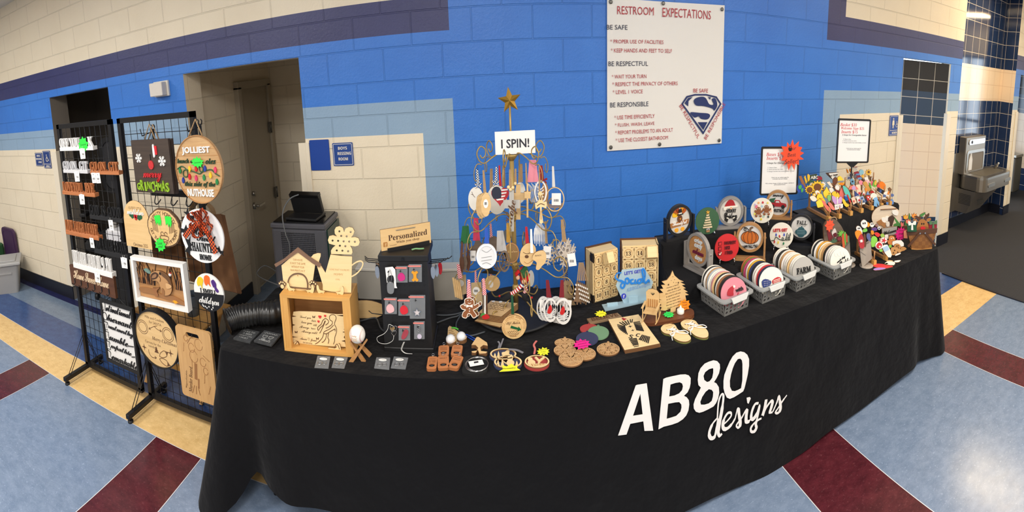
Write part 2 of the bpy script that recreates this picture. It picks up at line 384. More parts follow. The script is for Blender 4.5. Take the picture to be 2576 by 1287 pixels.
g = G(); g.add([(-9,-4.5,CEIL), (-9,6.2,CEIL), (10,6.2,CEIL), (10,-4.5,CEIL)], [(0,1,2,3)], 'ceil'); struct(g, 'ceiling')
g = G(); g.add([(-9,-4.5,0), (-9,6.2,0), (-9,6.2,CEIL), (-9,-4.5,CEIL)], [(0,1,2,3)], 'front_wall'); struct(g, 'wall_left')
g = G(); WY0, WY1, WZ0, WZ1 = -1.6, 1.45, .1, 2.45
for y0, y1, z0, z1 in ((-4.5,WY0,0,CEIL), (WY1,6.2,0,CEIL), (WY0,WY1,0,WZ0), (WY0,WY1,WZ1,CEIL)): g.add([(10,y0,z0), (10,y1,z0), (10,y1,z1), (10,y0,z1)], [(0,3,2,1)], 'front_wall')
struct(g, 'wall_right')
g = G(); g.add([(-9,-4.5,0), (10,-4.5,0), (10,-4.5,CEIL), (-9,-4.5,CEIL)], [(0,3,2,1)], 'front_wall'); struct(g, 'wall_front')
g = G()
for k in range(8): g.box((10, WY0+(WY1-WY0)*k/7, (WZ0+WZ1)/2), (.08, .06, WZ1-WZ0), 'black_metal')
for z in (WZ0, 1.05, WZ1): g.box((10, (WY0+WY1)/2, z), (.08, WY1-WY0+.06, .06), 'black_metal')
w_ = struct(g, 'window_1'); g = G(); g.add([(10.01,WY0,WZ0), (10.01,WY1,WZ0), (10.01,WY1,WZ1), (10.01,WY0,WZ1)], [(0,3,2,1)], X('pane', (235,240,245), .02, alpha=.12)); g.obj('pane', w_)
# alcove with the tiled back wall
def alc(x, z): return 'tile_navy' if z > 2.18 or z < 1.70 else 'tile_cream'
g = G()
for z0, z1 in ((0,1.70), (1.70,2.18), (2.18,CEIL)):
 m = alc(6, (z0+z1)/2)
 g.add([(5.2,3.38,z0), (7.0,3.38,z0), (7.0,3.38,z1), (5.2,3.38,z1)], [(0,1,2,3)], m)
 g.add([(7.0,3.38,z0), (6.95,YW,z0), (6.95,YW,z1), (7.0,3.38,z1)], [(0,1,2,3)], m)
 g.add([(5.2,YW,z0), (5.2,3.38,z0), (5.2,3.38,z1), (5.2,YW,z1)], [(0,1,2,3)], m)
struct(g, 'wall_alcove')
# recesses behind the openings
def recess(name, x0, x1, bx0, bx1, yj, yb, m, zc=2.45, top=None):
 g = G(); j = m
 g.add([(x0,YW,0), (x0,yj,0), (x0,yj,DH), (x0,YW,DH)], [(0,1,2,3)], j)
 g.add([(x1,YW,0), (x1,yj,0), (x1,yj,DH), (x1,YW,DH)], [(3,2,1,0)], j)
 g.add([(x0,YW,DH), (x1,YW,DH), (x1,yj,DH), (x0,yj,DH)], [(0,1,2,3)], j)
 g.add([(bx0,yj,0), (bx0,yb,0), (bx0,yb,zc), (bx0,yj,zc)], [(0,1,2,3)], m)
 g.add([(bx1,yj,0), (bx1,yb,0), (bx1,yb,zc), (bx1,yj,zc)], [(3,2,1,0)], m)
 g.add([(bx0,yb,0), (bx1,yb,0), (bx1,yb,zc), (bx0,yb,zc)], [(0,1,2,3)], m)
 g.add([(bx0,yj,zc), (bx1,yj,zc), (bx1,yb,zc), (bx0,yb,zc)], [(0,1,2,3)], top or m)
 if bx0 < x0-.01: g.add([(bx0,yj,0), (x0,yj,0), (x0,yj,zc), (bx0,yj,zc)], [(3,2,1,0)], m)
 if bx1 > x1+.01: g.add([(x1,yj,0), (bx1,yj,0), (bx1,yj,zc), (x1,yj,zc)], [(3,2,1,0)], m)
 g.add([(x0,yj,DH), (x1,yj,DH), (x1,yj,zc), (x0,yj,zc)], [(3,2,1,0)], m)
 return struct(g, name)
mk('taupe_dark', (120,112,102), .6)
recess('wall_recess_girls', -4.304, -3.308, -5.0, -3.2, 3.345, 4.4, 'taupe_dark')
recess('wall_recess_boys', -2.368, -1.312, -2.46, -1.0, 3.335, 4.85, 'blk_taupe')
g = G()
# women's entry: a tiled screen wall seen through the opening
A_, B_ = V((4.93,3.12,0)), V((4.36,3.62,0)); gs = G(); Ls = (A_-B_).length
for z0, z1, m in ((0,.36,'tile_teal'), (.36,1.43,'tile_cream'), (1.43,1.80,'tile_teal'), (1.80,2.13,'tile_black')):
 gs.add([(0,0,z0), (Ls,0,z0), (Ls,0,z1), (0,0,z1)], [(0,1,2,3)], m)
struct(gs, 'wall_screen', MX.Translation(B_) @ MX.Rotation(math.atan2((A_-B_).y, (A_-B_).x), 4, 'Z'))
g.add([(3.2,4.6,0), (4.4,4.6,0), (4.4,4.6,2.6), (3.2,4.6,2.6)], [(0,1,2,3)], 'tile_cream')
g.add([(3.955,YW,0), (3.955,3.25,0), (3.955,3.25,DH), (3.955,YW,DH)], [(0,1,2,3)], 'blk_cream')
g.add([(4.93,YW,0), (4.93,3.12,0), (4.93,3.12,DH), (4.93,YW,DH)], [(3,2,1,0)], 'blk_cream')
g.add([(3.955,YW,DH), (4.93,YW,DH), (4.93,3.25,DH), (3.955,3.25,DH)], [(0,1,2,3)], 'blk_taupe')
g.add([(3.0,3.25,2.3), (5.0,3.25,2.3), (5.0,4.7,2.3), (3.0,4.7,2.3)], [(0,1,2,3)], 'front_wall')
struct(g, 'wall_women_entry')
g = G()
g.add([(7.17,YW,0), (7.17,3.3,0), (7.17,3.3,DH), (7.17,YW,DH)], [(0,1,2,3)], 'blk_cream')
for z0, z1, m in ((0,.42,'tile_navy'), (.42,1.45,'tile_cream'), (1.45,1.8,'tile_teal'), (1.8,2.6,'tile_black')):
 g.add([(7.0,4.6,z0), (9.6,4.6,z0), (9.6,4.6,z1), (7.0,4.6,z1)], [(0,1,2,3)], m)
 g.add([(8.9,3.3,z0), (8.9,4.6,z0), (8.9,4.6,z1), (8.9,3.3,z1)], [(3,2,1,0)], m)
struct(g, 'wall_far_entry')
# baseboards
g = G()
for a, b in ((-9,-4.304), (-3.308,-2.368), (-1.312,3.955), (4.93,5.2), (6.95,7.17)): g.box(((a+b)/2, YW-.004, .068), (b-a, .012, .136), 'base_black')
g.box((6.1, 3.372, .068), (1.8, .012, .136), 'base_black'); g.box((6.975, 3.235, .068), (.012, .27, .136), 'base_black', T=MX.Translation((-.008,0,0)))
struct(g, 'baseboard_back')
g = G(); g.box((-2.45, 3.68, .068), (.014, .66, .136), 'base_black'); g.box((-1.73, 4.843, .068), (1.46, .014, .136), 'base_black'); struct(g, 'baseboard_recess')
# corner guards
for i, (x, s, o_) in enumerate(((-4.304,-1,0), (-3.308,1,0), (-1.312,1,-.055), (3.955,-1,.055), (4.93,1,0), (7.17,-1,0))):
 g = G(); w = .085
 g.box((x+s*w/2+o_, YW-.007, .86), (w, .012, 1.43), 'guard', bev=.003); g.box((x-s*.005, YW+.055, .86), (.014, .14, 1.43), 'guard', bev=.003); struct(g, 'trim_%d' % (i+2))
# door of the boys' recess (in the recess's left wall)
g = G(); x = -2.455
g.box((x+.01, 4.40, 1.02), (.035, .60, 1.94), X('door_paint', (158,148,130), .45))
dr = struct(g, 'door_1')
g = G()
for y in (4.07, 4.73): g.box((x+.02, y, .985), (.06, .07, 1.97), X('door_frame_paint', (170,160,142), .45), bev=.004)
g.box((x+.02, 4.40, 1.985), (.06, .73, .07), 'door_frame_paint', bev=.004); g.obj('door_frame', dr)
g = G(); hp = V((x+.05, 4.17, .83)); g.cyl(hp+V((-.03,0,0)), hp, .032, 'steel', 16); g.cyl(hp, hp+V((.04,0,0)), .011, 'steel'); g.box(hp+V((.045,.055,0)), (.016,.13,.02), 'steel', bev=.004); g.obj('door_handle', dr, label='chrome lever handle')
g = G(); g.cyl((x+.02,4.17,.95), (x+.055,4.17,.95), .022, 'steel', 14); g.obj('door_lock', dr)
for z in (.32, .84, 1.52):
 g = G(); g.cyl((x+.05,4.695,z-.055), (x+.05,4.695,z+.055), .011, 'dark_steel', 8); g.box((x+.045,4.675,z), (.012,.05,.11), 'dark_steel'); g.obj('hinge', dr)
# ceiling light panels
for i, (x, y) in enumerate(LIGHTS+[(5.78,2.3)]):
 T_ = TR((x, y, CEIL)); lo = thing('ceiling_light', 'square lit panel set in the ceiling above the floor', 'ceiling light', T_, 'lit ceiling panels')
 w, d = (.55, 1.15)
 g = G(); g.prism([rect(w+.06, d+.06), rect(w, d)[::-1]], 0, .03, 'white', T=MX.Rotation(pi/2, 4, 'X') @ MX.Translation((0,0,0))); g.obj('frame', lo)
 g = G(); g.add([(-w/2,-d/2,-.012), (w/2,-d/2,-.012), (w/2,d/2,-.012), (-w/2,d/2,-.012)], [(3,2,1,0)], 'lamp_warm' if x > 4 else 'lamp_on'); g.obj('diffuser', lo)
# small round warm downlight washing the far left of the wall, and one over the women's door
# ---------------------------------------------------------------- signs and things on the wall
def wallsign(nm, label, px, lines, col=(28,66,140), pict=None, border=True):
 p = [ay(*q) for q in px]; x0 = (p[0].x+p[3].x)/2; x1 = (p[1].x+p[2].x)/2; z1 = (p[0].z+p[1].z)/2; z0 = (p[2].z+p[3].z)/2
 w, h = x1-x0, z1-z0; t = thing(nm, label, 'sign', TR(((x0+x1)/2, YW-.002, (z0+z1)/2)))
 g = G(); g.prism(rrect(w, h, .006), -.006, 0, X('sign_blue_%d' % col[1], col, .4));
 if border: g.prism([rrect(w-.012, h-.012, .005), rrect(w-.018, h-.018, .004)[::-1]], -.0068, -.006, C(225,222,214))
 g.obj('plate', t)
 g = G()
 for s, cx, cz, ww in lines: g.text(s, cx*w, cz*h, -.0065, C(232,226,212), w=ww*w, h=.13*h if len(lines) > 1 else .11*h, style='sansb', ext=.001)
 if pict: pict(g, w, h)
 if g.v: g.obj('lettering', t)
 return t
def person(g, cx, cz, h, m, dress=True):
 g.prism(circ(h*.09, 14, cx, cz+h*.42), -.0078, -.0065, m)
 o = [(-.13,.28), (.13,.28), (.2,-.05), (.13,-.05), (.11,.1), (.2,-.2), (.09,-.2), (.09,-.5), (.02,-.5), (.02,-.2), (-.02,-.2), (-.02,-.5), (-.09,-.5), (-.09,-.2), (-.2,-.2), (-.11,.1), (-.13,-.05), (-.2,-.05)]
 g.prism([(cx+a*h, cz+b*h) for a, b in o], -.0078, -.0065, m)
def wheelchair(g, cx, cz, h, m):
 g.prism(circ(h*.08, 12, cx-h*.08, cz+h*.42), -.0078, -.0065, m)
 g.ribbon([(cx-h*.08,cz+h*.3), (cx-h*.05,cz), (cx+h*.18,cz), (cx+h*.3,cz-h*.3), (cx+h*.4,cz-h*.27)], h*.08, -.0078, -.0065, m, 2)
 g.ribbon([(cx-h*.07,cz+h*.17), (cx+h*.15,cz+h*.15)], h*.07, -.0078, -.0065, m)
 a = circ(h*.27, 20, cx-.02*h, cz-.18*h, a0=2.2); g.ribbon(a[:15], h*.07, -.0078, -.0065, m, 1)
SG = C(232,222,196)
wallsign('wall_sign', 'blank blue sign beside the boys dressing room sign', [(779,352), (829,350), (831,427), (784,428)], [], col=(20,64,150), border=False)
wallsign('wall_sign', 'blue boys dressing room sign with white letters', [(837,360), (888,357), (890,414), (840,418)], [('BOYS',0,.27,.44), ('RESSING',.07,.04,.66), ('ROOM',0,-.2,.46)])
def wom(g, w, h): person(g, -.16*w, .12*h, .5*h, SG); wheelchair(g, .2*w, .05*h, .3*h, SG); g.box((0,-.0066,-.24*h), (w*.9,.001,.004), SG)
wallsign('wall_sign', 'blue womens restroom sign with woman and wheelchair symbols', [(2237,290), (2262,290), (2262,338), (2236,342)], [('WOMEN',0,-.36,.5)], col=(44,76,150), pict=wom)
wallsign('wall_sign', 'small blue girls dressing room sign far left', [(89,384), (106,384), (110,418), (92,416)], [('GIRLS',0,.28,.5), ('DRESSING',0,.04,.8), ('.OOM',.1,-.2,.45)], col=(30,58,120))
def gir(g, w, h): wheelchair(g, .05*w, .08*h, .42*h, SG); g.box((0,-.0066,-.26*h), (w*.9,.001,.004), SG)
wallsign('wall_sign', 'tall blue girls sign with a wheelchair symbol at the left doorway', [(108,378), (127,380), (130,424), (112,421)], [('GIRLS',.05,-.38,.5)], col=(30,58,120), pict=gir)
p = ay(409,223); t = thing('alarm_box', 'white plastic alarm box on the blue stripe between doorways', 'alarm', TR((p.x, YW, p.z)))
g = G(); g.box((0,-.012,0), (.165,.024,.12), 'off_white', bev=.004); g.obj('back_box', t)
g = G(); g.box((-.006,-.055,0), (.145,.07,.105), C(214,208,200), bev=.008); g.obj('cover', t)
# poster (a vinyl banner)
q = [ay(*a) for a in ((1517,0), (1810,12), (1823,358), (1535,381))]
PX0, PX1, PZ0, PZ1 = .838, 1.755, 1.43, 2.372; pw, ph = PX1-PX0, PZ1-PZ0
t = thing('restroom_banner', 'white vinyl restroom expectations banner hung on blue wall', 'banner', TR(((PX0+PX1)/2, YW-.012, (PZ0+PZ1)/2)))
g = G(); n = 16; vs = []; fs = []
for j in range(n+1):
 for i in range(n+1):
  u, v_ = i/n-.5, j/n-.5; vs.append((u*pw*(1-.012*v_), .004*sin(u*9+v_*5)*(1-abs(2*u))-.002, v_*ph-.008*sin(pi*(u+.5))*(v_ > .4)))
for j in range(n):
 for i in range(n): k = j*(n+1)+i; fs.append((k, k+1, k+n+2, k+n+1))
g.add(vs, fs, X('vinyl', (233,230,224), .38), True); g.obj('sheet', t)
RED, NVY = C(176,44,58), C(32,40,70)
def bt(x, y): q = ay(1500+x/3.217, y/3.217); return q.x-(PX0+PX1)/2, q.z-(PZ0+PZ1)/2
def ptxt(name, items):                              # x, y: left end and middle row of each line in a 1126x1287 look at the banner
 for s, x_, y_, y2_, w_, m_, big in items:
  g = G(); a, b = bt(x_, y_), bt(x_+w_, y2_); c_ = bt(x_+w_/2, (y_+y2_)/2-big/2)[1]-bt(x_+w_/2, (y_+y2_)/2+big/2)[1]
  g.text(s, (a[0]+b[0])/2, (a[1]+b[1])/2, -.0075, m_, w=b[0]-a[0], h=c_, style='sans'); g.obj(name, t)
ptxt('title', [('RESTROOM', 163, 78, 100, 295, RED, 66), ('EXPECTATIONS', 528, 88, 136, 390, RED, 72)])
ptxt('heading', [('BE SAFE', 78, 222, 222, 168, NVY, 38), ('BE RESPECTFUL', 92, 517, 513, 320, NVY, 38), ('BE RESPONSIBLE', 107, 846, 838, 308, NVY, 38)])
ptxt('rule', [('* PROPER USE OF FACILITIES', 108, 333, 343, 428, RED, 32), ('* KEEP HANDS AND FEET TO SELF', 112, 404, 415, 492, RED, 33), ('* WAIT YOUR TURN', 120, 617, 617, 278, RED, 32),
  ('* RESPECT THE PRIVACY OF OTHERS', 124, 678, 674, 526, RED, 32), ('* LEVEL 1 VOICE', 127, 741, 739, 242, RED, 32), ('* USE TIME EFFICIENTLY', 140, 946, 936, 325, RED, 32), ('* FLUSH, WASH, LEAVE', 145, 1009, 997, 318, RED, 32),
  ('* REPORT PROBLEMS TO AN ADULT', 148, 1068, 1047, 464, RED, 32), ('* USE THE CLOSEST BATHROOM', 150, 1131, 1108, 422, RED, 32)])
g = G(); out = [(680,838), (722,775), (790,758), (880,758), (965,778), (1004,838), (856,1085)]; inn = [(694,838), (730,787), (792,770), (880,770), (958,790), (990,838), (857,1062)]
EM = C(28,46,100)
g.prism([[bt(*a) for a in out][::-1], [bt(*a) for a in inn]], -.0076, -.0066, EM)
for pl in ([(706,832), (735,790), (772,782), (738,815), (735,858)], spl([(780,815), (800,790), (850,780), (880,795), (905,840), (940,842), (925,800), (955,795), (970,850), (945,893), (930,875), (860,855), (800,850)], 3),
           spl([(755,905), (830,910), (895,915), (912,935), (890,962), (840,958), (820,938), (790,948), (765,930)], 3), [(812,985), (890,985), (857,1048)], [(895,783), (918,784), (912,805)]):
 g.prism([bt(*a) for a in pl][::-1], -.0076, -.0066, EM)
g.obj('emblem', t)
for s, x_, y_, w_, r_ in (('BE SAFE',837,731,118,-.02), ('BE RESPECTFUL',748,980,268,-.96), ('BE RESPONSIBLE',950,975,268,.98)):
 g = G(); c_ = bt(x_, y_); k_ = bt(x_+w_/2,y_)[0]-bt(x_-w_/2,y_)[0]; g.text(s, c_[0], c_[1], -.0076, RED, w=k_, h=.026, rot=r_); g.obj('emblem_text', t)
for u, v_ in ((-.47,.475), (-.05,.48), (.47,.47), (-.475,-.475), (-.07,-.475), (.475,-.475)):
 g = G(); T_ = MX.Translation((u*pw, -.008, v_*ph)) @ MX.Rotation(pi/2, 4, 'X')
 g.lathe([(.004,0), (.012,0), (.013,.002), (.008,.004), (.003,.0035)], 'dark_steel', 14, T_); g.obj('grommet', t)
# bottle filling station in the alcove
t = thing('drinking_fountain', 'stainless drinking fountain with bottle filler in the tiled alcove', 'fountain', TR((6.1, 3.37, 0)))
g = G(); g.box((-.32,-.012,.62), (.34,.02,.78), 'steel', bev=.004); g.obj('wall_panel', t)
g = G(); g.box((-.02,-.06,.98), (.62,.12,.50), X('steel_brushed', (150,142,130), .35, metal=.75), bev=.012); g.prism([rrect(.56,.30,.04,0,.9), rrect(.48,.24,.03,0,.89)[::-1]], -.128, -.12, 'steel')
g.prism(rrect(.48,.24,.03,0,.89), -.121, -.119, C(120,112,100)); g.obj('bottle_filler', t)
g = G(); g.prism(rrect(.50,.07,.03,0,1.16), -.132, -.12, 'silver'); g.prism(circ(.022,14,-.17,1.16), -.136, -.13, C(70,72,80)); g.obj('sensor_bar', t)
g = G(); g.prism([(-.2,.78), (-.1,.78), (-.1,.92), (-.13,.98), (-.13,1.02), (-.17,1.02), (-.17,.98), (-.2,.92)], -.124, -.12, C(225,225,225)); g.obj('bottle_symbol', t)
g = G(); o = rrect(.98,.44,.12)
def slab(z0, z1, m, ol, gg, dy=-.24, top=True):
 k = len(ol); gg.add([(a, b+dy, z0) for a, b in ol]+[(a, b+dy, z1) for a, b in ol], [(i, (i+1) % k, k+(i+1) % k, k+i) for i in range(k)]+[tuple(range(k))[::-1]]+([tuple(range(k, 2*k))] if top else []), m)
slab(.55, .71, 'steel_brushed', mv(o, .18, 0), g); slab(.71, .74, 'steel', mv(o, .18, 0), g); g.obj('basin', t)
g = G(); slab(.738, .743, C(96,92,84), mv(rrect(.74,.28,.09), .2, 0), g); g.obj('drain_bowl', t)
for x_ in (-.06, .5): g = G(); g.prism(rrect(.22,.05,.02,x_,.63), -.468, -.45, 'steel'); g.obj('push_bar', t)
g = G(); g.tube([(.55,-.2,.74), (.58,-.22,.80), (.55,-.26,.83)], [.03,.024,.014], 'silver', 10); g.obj('bubbler', t)
g = G(); g.add([(-.34,0,.55), (.5,0,.55), (.5,-.36,.55), (-.34,-.36,.55), (-.34,0,.24), (.1,0,.24), (.1,-.22,.24), (-.34,-.22,.24)], [(3,2,6,7), (0,3,7,4), (2,1,5,6), (4,7,6,5)], 'steel_brushed')
for k in range(8): g.box((-.341,-.18,.36+k*.018), (.004,.2,.006), 'black_matte'); g.box((-.1,-.3-.0005*k,.36+k*.018), (.2,.004,.006), 'black_matte', T=MX.Translation((0,.03-.008*(8-k),0)))
g.obj('skirt', t)
g = G(); g.box((8.2, 3.55, .42), (.34,.3,.62), 'dark_steel', bev=.03); g.box((8.2,3.55,.75), (.36,.32,.05), 'steel', bev=.01)
one(g, 'trash_can', 'dark metal trash can inside the far right entry', 'bin')
# ================================================================= GRID RACKS AND WHAT HANGS ON THEM
def rack(x0, x1, label, foot, seed):
 t = thing('grid_rack', label, 'display rack', TR(((x0+x1)/2, 2.27, 0))); w = x1-x0; zt = 1.895
 g = G()
 for s in (-1, 1): g.box((s*(w/2-.016), 0, zt/2+.03), (.032,.03,zt-.06), 'black_metal')
 for z in (zt-.016, .06): g.box((0,0,z), (w,.03,.032), 'black_metal')
 g.obj('frame', t)
 g = G(); nx, nz = 11, 24
 for i in range(1, nx): g.tube([(-w/2+w*i/nx,-.012,.07), (-w/2+w*i/nx,-.012,zt-.02)], .0022, 'black_metal', 4)
 for j in range(1, nz): g.tube([(-w/2+.02,-.008,.07+j*(zt-.1)/nz), (w/2-.02,-.008,.07+j*(zt-.1)/nz)], .0022, 'black_metal', 4)
 g.obj('wire_grid', t)
 for s in foot:
  g = G(); fx = s*(w/2-.016); g.box((fx,-.05,.045), (.034,.42,.03), 'black_metal', bev=.003); f = g.obj('foot', t)
  for y in (-.235,.135): g = G(); g.cyl((fx,y,0), (fx,y,.014), .02, 'black', 12); g.cyl((fx,y,.012), (fx,y,.03), .007, 'black', 8); g.obj('leveler', f)
  for y in (-.2,.1):
   for d in (-.012,.012): g = G(); g.tube([(fx+d,y,.06), (fx+d,0,.30)], .003, 'black_metal', 5); g.obj('brace', t)
rack(-3.09, -2.43, 'black wire grid rack on the left holding word signs', (-1,), 1)
rack(-2.36, -1.68, 'black wire grid rack beside the table holding round and framed signs', (-1,), 2)
def fr(l, r, cy, h, Y):
 a, b = ay(l, cy, Y), ay(r, cy, Y); c = ay((l+r)/2, cy, Y); zt, zb = ay((l+r)/2, cy-h/2, Y).z, ay((l+r)/2, cy+h/2, Y).z
 return V(((a.x+b.x)/2, Y, (zt+zb)/2)), b.x-a.x, zt-zb
def shook(x, y, z, label):
 g = G(); g.tube(spl([(0,0,0), (.008,0,-.006), (.01,0,.012), (0,0,.03), (-.008,0,.045), (0,0,.058), (.008,0,.05)], 4, False), .0016, 'black_metal', 5)
 one(g, 's_hook', label, 'hook', TR((x, y, z)), 'wire hooks on the grid racks')
def ptag(t, x, z, n=1, s=1.0, y=-.012, seed=0):
 for k in range(n):
  w, h = .048*s, .07*s; g = G(); T = TR((x+.022*k, y-.003*k, z+.004*k), 0, 0, .12*(k-.4))
  g.prism([rect(w, h, 0, -h/2), circ(.004, 8, 0, -.012)[::-1]], -.0006, 0, 'paper', T=T)
  for b in range(7): g.box((-.011+.0037*b, -.0009, -h*.58), (.0012+.0008*(b % 2), .0004, h*.2), 'ink', T=T)
  g.box((0, -.0009, -h*.8), (.018, .0004, .0015), 'ink', T=T); g.tube([(0,0,-.012), (-.004,0,.012), (.004,0,.014)], .0007, 'paper', 4, T=T)
  g.obj('price_tag', t, label='white barcode price tag')
def burst(nm, label, p, yaw, r, col, words=(), sq=.9, n=11, tilt=0, T=None, grp=None, seed=3, cat='price burst', ink='ink'):
 g = G(); g.prism(star(n, r, r*.68, jit=.12, seed=seed, sq=sq), -.0008, 0, X('neon_%02x%02x%02x' % col, col, .7))
 t = thing(nm, label, cat, T if T is not None else TR(p, yaw, tilt), grp); g.obj('card', t)
 g = G()
 for i, s in enumerate(words): g.text(s, 0, r*(.22*(len(words)-1)-.44*i)*sq, -.0012, ink, h=r*(.34 if len(words) < 3 else .26) if len(s) < 7 else None, w=r*1.05 if len(s) >= 7 else None, style='sans', shear=.2, rot=.06)
 if words: g.obj('handwriting', t)
 return t
def wordsign(words, label, l, r, cy, h, mat, tags=(), Y=2.225, hook=True):
 p, w, hh = fr(l, r, cy, h, Y); t = thing('word_sign', label, 'word sign', TR((p.x, Y, p.z)))
 g = G(); g.box((0,0,-hh/2+hh*.14), (w,.045,hh*.28), mat, bev=.002); g.obj('base_bar', t)
 g = G()
 for s, u0, u1 in words: g.text(s, (u0+u1)/2*w-w/2, hh*.12, -.004, mat, w=(u1-u0)*w, h=hh*.74, style='serif', ext=.016)
 g.obj('lettering', t)
 for u, n in tags: ptag(t, u*w-w/2, -hh/2+.012, n, y=-.026)
 if hook: shook(p.x-w/2+.03, Y+.02, p.z+hh*.3, 'small black wire hook hanging a word sign from the grid')
 return t, p, w, hh
wg = 'wood_orange'; mk(wg, (190,120,74), .5, kind='wood', rgb2=(164,96,54), sc=1.6)
_, p, w, h = wordsign([('OFF YOU',.0,.62), ('K',.86,1)], 'white word sign at the top of the left rack under a green burst', 154, 238, 361, 33, 'white', [(.68,2)])
burst('price_burst', 'green starburst reading Censored on the topmost white word sign', (p.x+.1, p.y-.022, p.z-.005), 0, .062, (44,222,66), ('Censored',), n=9)
wordsign([('GO ON.',0,.58), ('GIT',.68,1)], 'white go on git word sign on the left rack', 163, 224, 419, 30, C(206,206,208), [(.55,2)])
wordsign([('GO ON.',0,.58), ('GIT.',.66,1)], 'wood-toned go on git word sign beside the white one', 231, 303, 421.5, 32, wg, [(.12,1), (.28,1)])
wordsign([('LOVE',.02,.36), ('YOU.',.37,.66), ('BYE',.72,.98)], 'wood-toned love you bye word sign on the left rack', 161, 242, 474, 33, wg, [(.6,2)])
wordsign([('GOD',0,.3), ('IS',.38,.5), ('GOOD',.58,.96)], 'black god is good word sign on the left rack', 230, 311, 535, 36, 'black_matte', [(.66,1)])
wordsign([('LIVE.',0,.25), ('LAUGH.',.28,.6), ('LEAVE.',.63,.99)], 'wood-toned live laugh leave word sign on the left rack', 170, 251, 576, 37, wg, [(.8,1)])
wordsign([('LIVE.',0,.25), ('LAUGH.',.28,.6), ('LEAVE.',.63,.99)], 'black live laugh leave word sign near the rack post', 242, 325, 622, 40, 'black_matte', [(.86,2)])
wordsign([('LIVE.',.0,.15), ('LAUGH.',.17,.37), ('LEAVE',.41,.61), ('BY',.64,.73), ('9',.76,.81), ('PM',.86,.99)], 'white leave by 9 pm word sign low on the left rack', 189, 284, 661, 44, 'white', [(.62,2)])
p, w, h = fr(182, 289, 706, 50, 2.215)
h = .15; t = thing('coat_hook_board', 'brown stained home sweet home board with six black hooks', 'hook board', TR(p))
g = G(); g.box((0,0,0), (w,.022,h), 'walnut'); g.obj('board', t)
g = G(); g.text('Home Sweet Home', -.01, .018, -.0115, C(232,206,170), w=w*.8, h=h*.46, style='script', ext=.002); g.obj('lettering', t)
for i in range(6):
 x = -w*.4+i*w*.155; g = G(); g.tube(spl([(x,-.012,-h*.2), (x,-.014,-h*.34), (x,-.03,-h*.4), (x,-.042,-h*.3)], 4, False), .0028, 'black', 6); g.box((x,-.0125,-h*.24), (.01,.004,.032), 'black'); g.obj('hook', t)
# mother sign
p, w, h = fr(268, 345, 856, 148, 2.235); h = .425; w = .33; t = thing('mother_sign', 'black framed white sign of six stacked black words low on the left rack', 'sign', TR((-2.575, 2.232, .425)))
g = G(); g.prism([rect(w+.03, h+.03), rect(w-.012, h-.012)[::-1]], -.014, .004, 'black_matte'); g.obj('frame', t)
g = G(); g.box((0,0,0), (w,.006,h), C(232,230,226)); g.obj('panel', t)
g = G(); g2 = G()
for i, s in enumerate(('Motivational','Observant','Trustworthy','Humble','Empathic','Remarkable')):
 z = h*(.41-.165*i); ww = w*(.84 if len(s) > 8 else .62 if len(s) == 6 else .7); x0 = -w/2+.045
 g.text(s[1:], x0+ww*.5, z, -.005, 'black', w=ww, h=.048, style='script', ext=.005); g2.text(s[0], -w/2+.022, z, -.004, 'white', w=.034, h=.048, style='serif', ext=.004); g.text(s[0], -w/2+.022, z, -.0042, 'black', w=.042, h=.058, style='serif', ext=.003)
 if i in (1,3,4): g.ribbon([(x0+ww,z-.015), (w/2-.02,z-.006)], .004, -.009, -.004, 'black')
g.obj('words', t); g2.obj('initial_letters', t, label='white raised initials')
g = G(); g.tube([(-w*.4,0,h/2), (-.02,.01,h/2+.07), (w*.4,0,h/2)], .003, 'black', 5); g.obj('hanging_cord', t)
# peg hooks on the right rack
def peghook(p, L, label):
 g = G(); g.box((0,0,-.02), (.02,.006,.07), 'black_metal'); g.tube([(0,-.004,0), (0,-L,-.012), (0,-L-.012,.03)], .0032, 'black_metal', 6)
 for d in (-.012,.012): g.tube([(d,.002,.01), (d,.008,.03), (d,-.002,.04)], .0035, 'black_metal', 5)
 one(g, 'peg_hook', label, 'hook', TR(p))
a = ay(385,330,2.25); peghook(a, .11, 'black peg hook holding the dark wooden square board'); b = ay(503,318,2.25); peghook(b, .12, 'black peg hook holding the round holiday sign')
